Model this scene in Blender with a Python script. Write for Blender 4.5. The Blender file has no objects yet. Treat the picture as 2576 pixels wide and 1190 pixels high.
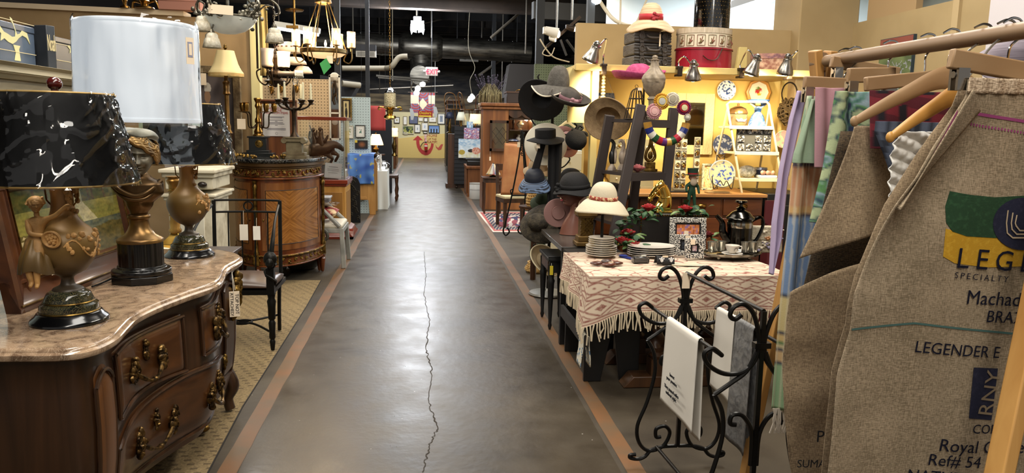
import bpy,math,random
from mathutils import Vector as V,Matrix,Euler,noise
R=math.radians;PI=math.pi;sin=math.sin;cos=math.cos
random.seed(7)
SC=bpy.context.scene;COL=SC.collection
# ---------------- camera, world, exposure, big lights ----------------
IW,IH,FPX,CAMZ=2576,1190,1900.0,1.55
_t,_p,_r=R(6.815),R(8.335),.02
CF=V((sin(_t)*cos(_p),cos(_t)*cos(_p),-sin(_p)))
_a=V((cos(_t),-sin(_t),0));_b=V((sin(_t)*sin(_p),cos(_t)*sin(_p),cos(_p)))
CR=_a*cos(_r)+_b*sin(_r);CU=_b*cos(_r)-_a*sin(_r)
cam=bpy.data.objects.new('camera',bpy.data.cameras.new('camera'));COL.objects.link(cam)
M_=Matrix.Identity(4)
for i in range(3):
 M_[i][0]=CR[i];M_[i][1]=CU[i];M_[i][2]=-CF[i]
M_[2][3]=CAMZ
cam.matrix_world=M_
cam.data.sensor_width=36;cam.data.lens=36*FPX/IW;cam.data.clip_start=.05;cam.data.clip_end=200
SC.camera=cam
SC.view_settings.view_transform='Standard';SC.view_settings.look='None'
SC.view_settings.exposure=-0.02;SC.view_settings.gamma=1;SC.view_settings.use_curve_mapping=False
SC.cycles.max_bounces=8;SC.cycles.transparent_max_bounces=16;SC.cycles.use_denoising=True
SC.cycles.sample_clamp_indirect=4.0;SC.cycles.caustics_reflective=False;SC.cycles.caustics_refractive=False
w=bpy.data.worlds.new('world');SC.world=w;w.use_nodes=True
w.node_tree.nodes['Background'].inputs[0].default_value=(1,.96,.92,1)
w.node_tree.nodes['Background'].inputs[1].default_value=0.28
def P(px,py,Y=None,z=None,x=None):
 ""
 d=CF+CR*((px-IW/2)/FPX)-CU*((py-IH/2)/FPX)
 t=Y/d.y if Y is not None else(z-CAMZ)/d.z if z is not None else x/d.x
 return V((d.x*t,d.y*t,CAMZ+d.z*t))
def W(a,b,py,Y):return P(b,py,Y).x-P(a,py,Y).x
def Hh(px,y0,y1,Y):return abs(P(px,y0,Y).z-P(px,y1,Y).z)
def area(loc,sx,sy,e,col=(1,1,1),rot=(0,0,0)):
 l=bpy.data.lights.new('area_light','AREA');l.shape='RECTANGLE';l.size=sx;l.size_y=sy;l.energy=e;l.color=col
 o=bpy.data.objects.new('area_light',l);COL.objects.link(o);o.location=loc;o.rotation_euler=rot;return o
def point(loc,e,col=(1,.8,.55),r=.03):
 l=bpy.data.lights.new('lamp_light','POINT');l.energy=e;l.color=col;l.shadow_soft_size=r
 o=bpy.data.objects.new('lamp_light',l);COL.objects.link(o);o.location=loc;return o
def spot(loc,tgt,e,col=(1,.82,.6),ang=70,r=.04,blend=.6):
 l=bpy.data.lights.new('spot_light','SPOT');l.energy=e;l.color=col;l.spot_size=R(ang);l.spot_blend=blend;l.shadow_soft_size=r
 o=bpy.data.objects.new('spot_light',l);COL.objects.link(o);o.location=loc
 o.rotation_euler=(V(tgt)-V(loc)).to_track_quat('-Z','Y').to_euler();return o
CEIL=4.6
WARM=(1,.86,.66);COOL=(.86,.94,1)
area((0.2,1.0,4.2),1.2,4.0,170,(1,.95,.87))
area((-1.6,3.6,4.2),.5,2.6,125,(1,.92,.8))
area((2.3,4.6,4.2),.5,2.6,150,(1,.93,.82))
area((-.6,7.5,4.4),2.4,4,150,(1,.92,.8))
area((-2.5,11,4.3),.4,4,130,(1,.96,.9))
area((2.6,11,4.3),.4,4,130,(1,.9,.76))
area((.1,-2.6,4.2),.7,3,150,(1,.92,.8))  # unseen light added behind the camera for streaks on the plastic-wrapped shades
for y in(14.6,24.5,29,34):
 area((0,y,4.2),3.2,3.2,170 if y<25 else 340,(.95,.97,1))
area((5.6,10.5,4.0),.3,3,520,(.85,.95,1))
# ---------------- mesh builder ----------------
class B:
 def __init__(s):s.v=[];s.f=[];s.mi=[];s.k=0
 def _f(s,*fs):
  for f in fs:s.f.append(f);s.mi.append(s.k)
 def mat(s,k):s.k=k;return s
 def raw(s,vs,fs,M=None):
  n=len(s.v)
  s.v+=[tuple(M@V(p))if M else tuple(p)for p in vs]
  s._f(*[tuple(n+i for i in f)for f in fs]);return s
 def box(s,c,d,rz=0,M=None):
  x,y,z=(a/2 for a in d)
  T=Matrix.Translation(c)@Matrix.Rotation(rz,4,'Z')
  if M:T=M@T
  return s.raw([(i*x,j*y,k*z)for i in(-1,1)for j in(-1,1)for k in(-1,1)],[(0,1,3,2),(4,6,7,5),(0,4,5,1),(2,3,7,6),(0,2,6,4),(1,5,7,3)],T)
 def bar(s,p,q,a,b=None,up=(0,0,1)):
  ""
  p,q=V(p),V(q);d=q-p;L=d.length;d.normalize();b=b or a
  u=V(up)
  if abs(d.dot(u))>.98:u=V((0,1,0))
  x=d.cross(u).normalized();y=x.cross(d)
  Mx=Matrix((x,d,y)).transposed().to_4x4();Mx.translation=(p+q)/2
  return s.box((0,0,0),(a,L,b),0,Mx)
 def tube(s,pts,r,n=8,cyc=False,M=None):
  pts=[V(p)for p in pts];N=len(pts);vs=[];t0=None;nr=None
  for i,p in enumerate(pts):
   t=(pts[(i+1)%N]-pts[i-1])if cyc or 0<i<N-1 else(pts[1]-p if i==0 else p-pts[i-1])
   if t.length<1e-9:t=V((0,0,1))
   t.normalize()
   if nr is None:
    nr=t.orthogonal().normalized()
   else:
    nr=(nr-t*nr.dot(t))
    nr=nr.normalized()if nr.length>1e-6 else t.orthogonal().normalized()
   b=t.cross(nr);rr=r[i]if isinstance(r,(list,tuple))else r
   for k in range(n):
    a=2*PI*k/n;vs.append(p+nr*(cos(a)*rr)+b*(sin(a)*rr))
  fs=[]
  for i in range(N if cyc else N-1):
   j=(i+1)%N
   for k in range(n):
    l=(k+1)%n;fs.append((i*n+k,i*n+l,j*n+l,j*n+k))
  if not cyc:fs+=[tuple(range(n-1,-1,-1)),tuple((N-1)*n+k for k in range(n))]
  return s.raw(vs,fs,M)
 def cyl(s,p,q,r,r2=None,n=14):return s.tube([p,q],[r,r if r2 is None else r2],n)
 def lathe(s,pr,c=(0,0,0),n=24,M=None,mod=None,caps=True):
  ""
  vs=[];fs=[];N=len(pr)
  for i,(r,z)in enumerate(pr):
   for k in range(n):
    a=2*PI*k/n;q=r*(mod(a,i)if mod else 1)
    vs.append((q*cos(a),q*sin(a),z))
  for i in range(N-1):
   for k in range(n):
    l=(k+1)%n;fs.append((i*n+k,i*n+l,(i+1)*n+l,(i+1)*n+k))
  if caps:
   if pr[0][0]>1e-5:fs.append(tuple(range(n-1,-1,-1)))
   if pr[-1][0]>1e-5:fs.append(tuple((N-1)*n+k for k in range(n)))
  T=Matrix.Translation(c)
  return s.raw(vs,fs,M@T if M else T)
 def ball(s,c,r,n=12,m=8,M=None):
  if not isinstance(r,(tuple,list)):r=(r,r,r)
  pr=[(max(sin(PI*i/m),1e-4),-cos(PI*i/m))for i in range(m+1)]
  T=Matrix.Translation(c)@Matrix.Diagonal((*r,1))
  return s.lathe(pr,n=n,M=M@T if M else T,caps=False)
 def prism(s,poly,a,b,pl='XZ',M=None):
  f={'XZ':lambda p,t:(p[0],t,p[1]),'XY':lambda p,t:(p[0],p[1],t),'YZ':lambda p,t:(t,p[0],p[1])}[pl]
  n=len(poly)
  vs=[f(p,a)for p in poly]+[f(p,b)for p in poly]
  fs=[tuple(range(n)),tuple(range(2*n-1,n-1,-1))]+[(i,i+n,(i+1)%n+n,(i+1)%n)for i in range(n)]
  return s.raw(vs,fs,M)
 def surf(s,fn,nu,nv,cu=False,cv=False,M=None):
  vs=[fn(i/nu,j/nv)for i in range(nu+(0 if cu else 1))for j in range(nv+(0 if cv else 1))]
  mv=nv+(0 if cv else 1);mu=nu+(0 if cu else 1)
  fs=[((i%mu)*mv+j%mv,((i+1)%mu)*mv+j%mv,((i+1)%mu)*mv+(j+1)%mv,(i%mu)*mv+(j+1)%mv)for i in range(nu)for j in range(nv)]
  return s.raw(vs,fs,M)
 def quad(s,a,b,c,d):return s.raw([a,b,c,d],[(0,1,2,3)])
 def add(s,o,M=None):
  k=s.k;n=len(s.v);s.v+=[tuple(M@V(p))if M else p for p in o.v]
  s.f+=[tuple(n+i for i in f)for f in o.f];s.mi+=o.mi;return s
def TR(loc=(0,0,0),rx=0,ry=0,rz=0,s=1):
 return Matrix.Translation(loc)@Euler((rx,ry,rz)).to_matrix().to_4x4()@Matrix.Scale(s,4)
WM={}
def prop(o,label=None,cat=None,group=None,kind=None):
 if label:o['label']=label
 if cat:o['category']=cat
 if group:o['group']=group
 if kind:o['kind']=kind
 return o
def mk(name,b,mats,parent=None,bev=0,sub=0,world=False,thick=0,ang=38,cols=None,flat=False):
 me=bpy.data.meshes.new(name)
 vs=b.v
 if world and parent is not None:
  I=WM[parent.name].inverted();vs=[tuple(I@V(p))for p in vs]
 me.from_pydata(vs,[],b.f)
 if not isinstance(mats,(list,tuple)):mats=[mats]
 for m in mats:me.materials.append(m)
 if len(mats)>1:me.polygons.foreach_set('material_index',b.mi)
 if cols:
  a=me.color_attributes.new('Col','FLOAT_COLOR','POINT')
  for i,c in enumerate(cols):a.data[i].color=(*c,1)
 me.validate();me.update()
 import bmesh as _bm
 if not flat:
  t=_bm.new();t.from_mesh(me);_bm.ops.recalc_face_normals(t,faces=t.faces);t.to_mesh(me);t.free()
  me.polygons.foreach_set('use_smooth',[True]*len(me.polygons));me.set_sharp_from_angle(angle=R(ang))
 o=bpy.data.objects.new(name,me);COL.objects.link(o)
 if parent is not None:
  o.parent=parent;WM[o.name]=WM[parent.name]
 if thick:
  m=o.modifiers.new('thick','SOLIDIFY');m.thickness=thick;m.offset=0
 if bev:
  m=o.modifiers.new('bev','BEVEL');m.width=bev;m.segments=2;m.limit_method='ANGLE';m.angle_limit=R(40)
 if sub:
  m=o.modifiers.new('sub','SUBSURF');m.levels=sub;m.render_levels=sub
 return o
def T(name,label,cat,loc=(0,0,0),rz=0,group=None):
 o=bpy.data.objects.new(name,None);COL.objects.link(o);o.empty_display_size=.1
 o.location=loc;o.rotation_euler=(0,0,rz);WM[o.name]=Matrix.Translation(loc)@Matrix.Rotation(rz,4,'Z')
 return prop(o,label,cat,group)
def one(name,label,cat,b,mats,loc=(0,0,0),rz=0,group=None,**k):
 o=mk(name,b,mats,**k);o.location=loc;o.rotation_euler=(0,0,rz)
 WM[o.name]=Matrix.Translation(loc)@Matrix.Rotation(rz,4,'Z');return prop(o,label,cat,group)
def struct(name,b,m,**k):return prop(mk(name,b,m,**k),kind='structure')
def dup(root,loc,rz=0,label=None,group=None,sc=None):
 r=root.copy();COL.objects.link(r);r.location=loc;r.rotation_euler=(0,0,rz)
 if sc:r.scale=(sc,sc,sc)
 if label:r['label']=label
 if group:r['group']=group
 for ch in list(root.children):
  c=ch.copy();COL.objects.link(c);c.parent=r
  for g in list(ch.children):
   d=g.copy();COL.objects.link(d);d.parent=c
 return r
def text(s,size,M,ext=.0006,al='CENTER',sp=1,bold=0):
 c=bpy.data.curves.new('txt','FONT');c.body=s;c.size=size;c.align_x=al;c.extrude=ext;c.resolution_u=3;c.space_character=sp;c.offset=bold
 o=bpy.data.objects.new('txt',c);COL.objects.link(o);bpy.context.view_layer.update()
 e=o.evaluated_get(bpy.context.evaluated_depsgraph_get());me=e.to_mesh()
 b=B();b.raw([tuple(v.co)for v in me.vertices],[tuple(p.vertices)for p in me.polygons],M)
 e.to_mesh_clear();COL.objects.unlink(o);bpy.data.objects.remove(o);bpy.data.curves.remove(c);return b
FACE=Matrix.Rotation(PI/2,4,'X')
# ---------------- materials ----------------
def h(s):
 s=s.lstrip('#');return tuple(((int(s[i:i+2],16)/255+.055)/1.055)**2.4 if int(s[i:i+2],16)>10 else int(s[i:i+2],16)/255/12.92 for i in(0,2,4))
_MC={}
def mat(c,r=.5,m=0,c2=None,sc=6,st=(1,1,1),det=4,lo=.35,hi=.65,bump=0,bsc=None,em=0,ecol=None,tr=0,al=1,coat=0,sub=0,dist=0,attr=False,name='m'):
 key=(c,r,m,c2,sc,st,det,lo,hi,bump,bsc,em,ecol,tr,al,coat,sub,dist,attr)
 if key in _MC:return _MC[key]
 M=bpy.data.materials.new(name);M.use_nodes=True;t=M.node_tree;N=t.nodes;L=t.links
 p=N['Principled BSDF'];C=h(c)if isinstance(c,str)else c
 p.inputs['Base Color'].default_value=(*C,1);p.inputs['Roughness'].default_value=r;p.inputs['Metallic'].default_value=m
 if tr:p.inputs['Transmission Weight'].default_value=tr
 if al<1:p.inputs['Alpha'].default_value=al
 if coat:p.inputs['Coat Weight'].default_value=coat;p.inputs['Coat Roughness'].default_value=.08
 if em:
  p.inputs['Emission Color'].default_value=(*(h(ecol)if ecol else C),1);p.inputs['Emission Strength'].default_value=em
 if attr:
  a=N.new('ShaderNodeAttribute');a.attribute_name='Col';L.new(a.outputs['Color'],p.inputs['Base Color'])
 if c2 or bump:
  tc=N.new('ShaderNodeTexCoord');mp=N.new('ShaderNodeMapping');mp.inputs['Scale'].default_value=st
  L.new(tc.outputs['Object'],mp.inputs[0])
 if c2:
  n=N.new('ShaderNodeTexNoise');n.inputs['Scale'].default_value=sc;n.inputs['Detail'].default_value=det;n.inputs['Distortion'].default_value=dist
  L.new(mp.outputs[0],n.inputs['Vector'])
  cr=N.new('ShaderNodeValToRGB');cr.color_ramp.elements[0].position=lo;cr.color_ramp.elements[1].position=hi
  cr.color_ramp.elements[0].color=(*C,1);cr.color_ramp.elements[1].color=(*h(c2),1)
  L.new(n.outputs['Fac'],cr.inputs[0]);L.new(cr.outputs[0],p.inputs['Base Color'])
 if bump:
  n2=N.new('ShaderNodeTexNoise');n2.inputs['Scale'].default_value=bsc or sc*3;n2.inputs['Detail'].default_value=3
  L.new(mp.outputs[0],n2.inputs['Vector']);bp=N.new('ShaderNodeBump');bp.inputs['Strength'].default_value=bump;bp.inputs['Distance'].default_value=.01
  L.new(n2.outputs['Fac'],bp.inputs['Height']);L.new(bp.outputs[0],p.inputs['Normal'])
 _MC[key]=M;return M
def nodes(name):
 M=bpy.data.materials.new(name);M.use_nodes=True;t=M.node_tree
 return M,t,t.nodes,t.links,t.nodes['Principled BSDF']
def math_(N,L,op,a,b=None):
 m=N.new('ShaderNodeMath');m.operation=op
 for i,q in enumerate((a,b)):
  if q is None:continue
  if isinstance(q,(int,float)):m.inputs[i].default_value=q
  else:L.new(q,m.inputs[i])
 return m.outputs[0]
def wood(c,c2,axis='Z',sc=9,r=.42,coat=.0):
 st={'X':(.12,1.6,1.6),'Y':(1.6,.12,1.6),'Z':(1.6,1.6,.12)}[axis]
 return mat(c,r,0,c2,sc,st,6,.3,.7,coat=coat,dist=1.2,name='wood')
def pegboard(c,c2,pitch=.04,axes=(0,2)):
 M,t,N,L,p=nodes('pegboard');tc=N.new('ShaderNodeTexCoord');sp=N.new('ShaderNodeSeparateXYZ');L.new(tc.outputs['Object'],sp.inputs[0])
 q=[]
 for a in axes:
  f=math_(N,L,'FRACT',math_(N,L,'DIVIDE',sp.outputs[a],pitch));q.append(math_(N,L,'POWER',math_(N,L,'SUBTRACT',f,.5),2))
 d=math_(N,L,'LESS_THAN',math_(N,L,'ADD',q[0],q[1]),.035)
 mx=N.new('ShaderNodeMix');mx.data_type='RGBA';L.new(d,mx.inputs[0]);mx.inputs[6].default_value=(*h(c),1);mx.inputs[7].default_value=(*h(c2),1)
 L.new(mx.outputs[2],p.inputs['Base Color']);p.inputs['Roughness'].default_value=.7;return M
def stripes(cols,axis=2,off=0,r=.9,bump=.2):
 ""
 M,t,N,L,p=nodes('stripes');tc=N.new('ShaderNodeTexCoord');sp=N.new('ShaderNodeSeparateXYZ');L.new(tc.outputs['Object'],sp.inputs[0])
 tot=sum(a for a,_ in cols);f=math_(N,L,'FRACT',math_(N,L,'DIVIDE',math_(N,L,'ADD',sp.outputs[axis],off),tot))
 cr=N.new('ShaderNodeValToRGB');cr.color_ramp.interpolation='CONSTANT';e=cr.color_ramp.elements;x=0
 while len(e)<len(cols):e.new(.5)
 for i,(a,c)in enumerate(cols):e[i].position=x/tot;e[i].color=(*h(c),1);x+=a
 L.new(f,cr.inputs[0]);L.new(cr.outputs[0],p.inputs['Base Color']);p.inputs['Roughness'].default_value=r;return M
def weave(c,c2,sc=260,bump=.5,r=.95,c3=None):
 ""
 M,t,N,L,p=nodes('weave');tc=N.new('ShaderNodeTexCoord');sp=N.new('ShaderNodeSeparateXYZ');L.new(tc.outputs['Object'],sp.inputs[0])
 nz=N.new('ShaderNodeTexNoise');nz.inputs['Scale'].default_value=9;L.new(tc.outputs['Object'],nz.inputs['Vector'])
 wv=[]
 for a in(0,2):
  n1=N.new('ShaderNodeTexNoise');mp=N.new('ShaderNodeMapping');k=[90,90,90];k[a]=sc;mp.inputs['Scale'].default_value=k
  L.new(tc.outputs['Object'],mp.inputs[0]);L.new(mp.outputs[0],n1.inputs['Vector']);n1.inputs['Scale'].default_value=1;n1.inputs['Detail'].default_value=1;wv.append(n1.outputs['Fac'])
 s_=math_(N,L,'ADD',wv[0],wv[1]);s_=math_(N,L,'ADD',s_,math_(N,L,'MULTIPLY',nz.outputs['Fac'],.5))
 cr=N.new('ShaderNodeValToRGB');cr.color_ramp.elements[0].position=.95;cr.color_ramp.elements[1].position=1.5
 cr.color_ramp.elements[0].color=(*h(c),1);cr.color_ramp.elements[1].color=(*h(c2),1)
 s2=math_(N,L,'DIVIDE',s_,1.0);cr.color_ramp.elements[0].position=.42;cr.color_ramp.elements[1].position=.62
 s2=math_(N,L,'DIVIDE',s_,2.4)
 L.new(s2,cr.inputs[0]);L.new(cr.outputs[0],p.inputs['Base Color']);p.inputs['Roughness'].default_value=r
 bp=N.new('ShaderNodeBump');bp.inputs['Strength'].default_value=bump;bp.inputs['Distance'].default_value=.003;L.new(s_,bp.inputs['Height']);L.new(bp.outputs[0],p.inputs['Normal'])
 return M
def zgrad(c0,z0,c1,z1,c2,r=.45,m=.25):
 M,t,N,L,p=nodes('patina_lamp_glow');tc=N.new('ShaderNodeTexCoord');sp=N.new('ShaderNodeSeparateXYZ');L.new(tc.outputs['Object'],sp.inputs[0])
 cr=N.new('ShaderNodeValToRGB');e=cr.color_ramp.elements;e[0].position=0;e[1].position=1;e.new(.5);e[0].color=(*h(c0),1);e[1].color=(*h(c1),1);e[2].color=(*h(c2),1)
 for i,c in enumerate((c0,c1,c2)):e[i].color=(*h(c),1)
 L.new(math_(N,L,'DIVIDE',math_(N,L,'SUBTRACT',sp.outputs[2],z0),z1-z0),cr.inputs[0]);L.new(cr.outputs[0],p.inputs['Base Color']);p.inputs['Roughness'].default_value=r;p.inputs['Metallic'].default_value=m;return M
def glassy(c='#ffffff',amt=.12,rough=.05,bump=0,bsc=30,tint='#ffffff'):
 ""
 M=bpy.data.materials.new('glass');M.use_nodes=True;t=M.node_tree;N=t.nodes;L=t.links;N.remove(N['Principled BSDF'])
 g=N.new('ShaderNodeBsdfGlossy');g.inputs['Roughness'].default_value=rough;g.inputs['Color'].default_value=(*h(c),1)
 tr=N.new('ShaderNodeBsdfTransparent');tr.inputs['Color'].default_value=(*h(tint),1);mx=N.new('ShaderNodeMixShader')
 fr=N.new('ShaderNodeFresnel');fr.inputs['IOR'].default_value=1.45
 L.new(math_(N,L,'MINIMUM',math_(N,L,'ADD',fr.outputs[0],amt),1.0),mx.inputs[0]);L.new(tr.outputs[0],mx.inputs[1]);L.new(g.outputs[0],mx.inputs[2]);L.new(mx.outputs[0],N['Material Output'].inputs[0])
 if bump:
  tc=N.new('ShaderNodeTexCoord');n=N.new('ShaderNodeTexNoise');n.inputs['Scale'].default_value=bsc;n.inputs['Detail'].default_value=2;mp=N.new('ShaderNodeMapping');mp.inputs['Scale'].default_value=(1,1,.35)
  L.new(tc.outputs['Object'],mp.inputs[0]);L.new(mp.outputs[0],n.inputs['Vector'])
  b=N.new('ShaderNodeBump');b.inputs['Strength'].default_value=bump;b.inputs['Distance'].default_value=.05;L.new(n.outputs['Fac'],b.inputs['Height'])
  L.new(b.outputs[0],g.inputs['Normal']);L.new(b.outputs[0],fr.inputs['Normal'])
 return M
def marble(c,c2,c3,sc=7,r=.12,lo=.35,hi=.6):
 M,t,N,L,p=nodes('marble');tc=N.new('ShaderNodeTexCoord')
 n=N.new('ShaderNodeTexNoise');n.inputs['Scale'].default_value=sc;n.inputs['Detail'].default_value=9;n.inputs['Distortion'].default_value=2;L.new(tc.outputs['Object'],n.inputs['Vector'])
 v=N.new('ShaderNodeTexVoronoi');v.feature='DISTANCE_TO_EDGE';v.inputs['Scale'].default_value=sc*5;L.new(n.outputs['Color'],v.inputs['Vector'])
 mp=N.new('ShaderNodeMix');mp.data_type='VECTOR';mp.inputs[0].default_value=.25;L.new(tc.outputs['Object'],mp.inputs[4]);L.new(n.outputs['Color'],mp.inputs[5]);L.new(mp.outputs[1],v.inputs['Vector'])
 cr=N.new('ShaderNodeValToRGB');cr.color_ramp.elements[0].position=lo;cr.color_ramp.elements[1].position=hi
 cr.color_ramp.elements[0].color=(*h(c),1);cr.color_ramp.elements[1].color=(*h(c2),1);L.new(n.outputs['Fac'],cr.inputs[0])
 ve=N.new('ShaderNodeValToRGB');ve.color_ramp.elements[0].position=.0;ve.color_ramp.elements[1].position=.05
 ve.color_ramp.elements[0].color=(1,1,1,1);ve.color_ramp.elements[1].color=(0,0,0,1);L.new(v.outputs['Distance'],ve.inputs[0])
 mx=N.new('ShaderNodeMix');mx.data_type='RGBA';L.new(math_(N,L,'MULTIPLY',ve.outputs[0],.7),mx.inputs[0]);L.new(cr.outputs[0],mx.inputs[6]);mx.inputs[7].default_value=(*h(c3),1)
 L.new(mx.outputs[2],p.inputs['Base Color']);p.inputs['Roughness'].default_value=r;return M
ART=mat('#888888',.6,attr=True);GLOSSART=mat('#888888',.25,attr=True)
def art(fn,wd,ht,nu,nv,M=None,th=.004):
 ""
 b=B();cols=[]
 for j in range(nv):
  for i in range(nu):
   x0=-wd/2+wd*i/nu;x1=x0+wd/nu;z0=ht*j/nv;z1=z0+ht/nv
   b.raw([(x0,0,z0),(x1,0,z0),(x1,0,z1),(x0,0,z1)],[(0,1,2,3)],M)
   c=fn((i+.5)/nu,(j+.5)/nv);c=h(c)if isinstance(c,str)else c;cols+=[c]*4
 return b,cols
def nz(x,y,s=1,o=0):return noise.noise(V((x*s+o,y*s-o*.7,o*1.3)))
def mixc(a,b,t):
 a=h(a)if isinstance(a,str)else a;b=h(b)if isinstance(b,str)else b;t=min(1,max(0,t));return tuple(a[i]*(1-t)+b[i]*t for i in range(3))
BRASS=mat('#b08a4a',.28,1,'#7d5a2a',14);GOLD=mat('#d8b25a',.22,1,'#a87c30',20);OLDGOLD=mat('#8f7238',.38,.9,'#4a3618',30)
IRON=mat('#15130f',.42,.6);BLACK=mat('#0b0b0c',.5);BLACKG=mat('#09090a',.18,coat=.5);DKMET=mat('#3a2f26',.45,.7)
CHROME=mat('#d8d8d8',.12,1);STEEL=mat('#a9a49c',.27,1);WHITE=mat('#e8e4da',.5);PAPER=mat('#efe6d2',.8);TAGM=mat('#ecd9bd',.8);CREAM=mat('#e3d2a4',.6)
INK=mat('#15151a',.8);GLASS=glassy(amt=.06);WRAP=glassy(amt=.02,rough=.05);STONE=mat('#8d8069',.8,0,'#6f634f',9,bump=.3)
REDM=mat('#a01c22',.5);GREEN=mat('#1d3d22',.6,0,'#2f5a30',8);LEAFM=mat('#3c5c2e',.55,0,'#88a060',20)
def tagbits(parent,p,drop=.06,wd=.035,ht=.06,lab=None,rz=0,m=None,nm='price_tag'):
 ""
 p=V(p);t=B().tube([p,p+V((0,-.004,-drop))],.0012,4)
 tg=B().box(p+V((0,-.004,-drop-ht/2)),(wd,.002,ht),rz)
 a=mk(nm,tg,m or TAGM,parent,world=True);mk('string',t,PAPER,a,world=True)
 if lab:a['label']=lab
 return a
def handle_tag(*a,**k):return tagbits(*a,**k)
# ================= setting =================
def concrete():
 M,t,N,L,p=nodes('polished_concrete');tc=N.new('ShaderNodeTexCoord')
 def noi(s,d,dist=0):
  n=N.new('ShaderNodeTexNoise');n.inputs['Scale'].default_value=s;n.inputs['Detail'].default_value=d;n.inputs['Distortion'].default_value=dist;L.new(tc.outputs['Object'],n.inputs['Vector']);return n.outputs['Fac']
 a=noi(.7,8,.6);c=noi(5,6)
 cr=N.new('ShaderNodeValToRGB');e=cr.color_ramp.elements;e[0].position=.32;e[1].position=.7;e[0].color=(*h('#29221a'),1);e[1].color=(*h('#51483a'),1)
 L.new(math_(N,L,'ADD',math_(N,L,'MULTIPLY',a,.65),math_(N,L,'MULTIPLY',c,.35)),cr.inputs[0])
 sp=N.new('ShaderNodeTexVoronoi');sp.inputs['Scale'].default_value=9;L.new(tc.outputs['Object'],sp.inputs['Vector'])
 dot=math_(N,L,'LESS_THAN',sp.outputs['Distance'],.035)
 mx=N.new('ShaderNodeMix');mx.data_type='RGBA';L.new(math_(N,L,'MULTIPLY',dot,.5),mx.inputs[0]);L.new(cr.outputs[0],mx.inputs[6]);mx.inputs[7].default_value=(.55,.52,.47,1)
 L.new(mx.outputs[2],p.inputs['Base Color'])
 sx=N.new('ShaderNodeSeparateXYZ');L.new(tc.outputs['Object'],sx.inputs[0])
 aisle=math_(N,L,'LESS_THAN',math_(N,L,'ABSOLUTE',sx.outputs[0]),.9)
 rr=math_(N,L,'ADD',math_(N,L,'MULTIPLY',math_(N,L,'SUBTRACT',1.0,aisle),.22),math_(N,L,'MULTIPLY',c,.28))
 L.new(math_(N,L,'ADD',rr,.2),p.inputs['Roughness']);p.inputs['Specular IOR Level'].default_value=.3
 bp=N.new('ShaderNodeBump');bp.inputs['Strength'].default_value=.12;bp.inputs['Distance'].default_value=.01;L.new(noi(22,5),bp.inputs['Height']);L.new(bp.outputs[0],p.inputs['Normal'])
 return M
struct('floor',B().box((0,18,-.05),(26,46,.1)),concrete(),flat=True)
ORG=mat('#6f4a28',.5,0,'#5d4a33',5,lo=.35,hi=.7)
for i,x in enumerate((-.86,.97)):
 b=B()
 ys=[-.5+k*.12 for k in range(290)];vs=[]
 for y in ys:vs+=[(x-.043+.006*nz(y*2,i)+.003*nz(y*11,3),y,.0015),(x+.043+.006*nz(y*2,i+5)+.003*nz(y*11,7),y,.0015)]
 b.raw(vs,[(2*k,2*k+1,2*k+3,2*k+2)for k in range(len(ys)-1)])
 struct('trim_%d'%(i+1),b,ORG)
b=B();x=.06;pts=[];rr_=random.Random(3)
crackpx=[(1065,1188),(1080,1120),(1100,1080),(1078,1010),(1085,930),(1072,880),(1080,800),(1066,740),(1072,690),(1066,630)]
cp=[P(a,c_,z=.0)for a,c_ in crackpx];line=[]
for i in range(len(cp)-1):
 for k in range(14):
  q=cp[i].lerp(cp[i+1],k/14);line.append((q.x+rr_.uniform(-.008,.008),q.y))
vs=[]
for i,(x,y)in enumerate(line):wd=.002+.004*abs(nz(i*.17,3));vs+=[(x-wd,y,.0018),(x+wd,y,.0018)]
b.raw(vs,[(2*i,2*i+1,2*i+3,2*i+2)for i in range(len(line)-1)])
struct('floor_crack',b,mat('#2e2822',.9))
CE=mat('#1f2024',.9,0,'#6a6560',2.2,(1,2.5,1),8,.5,.75,name='ceiling_deck')
struct('ceiling',B().box((0,20,CEIL+.05),(26,50,.1)),CE,flat=True)
struct('wall_back',B().box((0,38.2,2.3),(26,.2,4.6)),mat('#222327',.9,0,'#45423e',1.2,(1,1,5),6),flat=True)
struct('wall_left',B().box((-7,20,2.3),(.1,42,4.6)),mat('#2a2522',.9),flat=True)
struct('wall_right',B().box((9,20,2.3),(.1,42,4.6)),mat('#b9b4a5',.9),flat=True)
TAN=mat('#a58a62',.85,0,'#93784f',2.5,name='tan_paint')
b=B();zb0=P(1060,290,Y=37.9).z;zb1=P(1060,238,Y=37.9).z
b.box((1.0,38.05,(zb0+zb1)/2),(9,.05,zb1-zb0))
struct('wall_back_boards',b,mat('#8a7a5e',.85,0,'#4b4238',.8,(1,1,7),3,.35,.6))
q0=P(-260,0,Y=8.3);q1=P(634,50,Y=8.7)
ztan=2.62
struct('wall_partition_left',B().prism([(-5.6,8.2),(q1.x,8.62),(q1.x,8.74),(-5.6,8.32)],0,ztan,'XY'),mat('#a08763',.85,0,'#8c744f',2),flat=True)
struct('trim_3',B().box((q1.x+.04,8.66,ztan/2+.02),(.09,.14,ztan+.04)),mat('#d6cf9a',.6))
struct('trim_4',B().prism([(-5.6,8.17),(q1.x-.65,8.5),(q1.x-.65,8.76),(-5.6,8.4)],ztan,ztan+.05,'XY'),mat('#c9b79a',.7))
BY=7.15
YEL=mat('#d9bd72',.8,0,'#d2b263',3,name='yellow_paint')
xa=P(1478,120,Y=BY).x;xb=P(2008,120,Y=BY).x;zt=P(1600,62,Y=BY).z;zs=P(1700,170,Y=6.3).z
struct('wall_booth_back',B().box(((xa+xb)/2+.05,BY+.05,zs/2),(xb-xa+.1,.1,zs)),YEL,flat=True)
struct('wall_booth_top',B().box(((xa+xb)/2,BY+.06,(zs+zt)/2),(xb-xa+.2,.1,zt-zs)),mat('#ab9369',.85,0,'#9d855b',2),flat=True)
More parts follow.
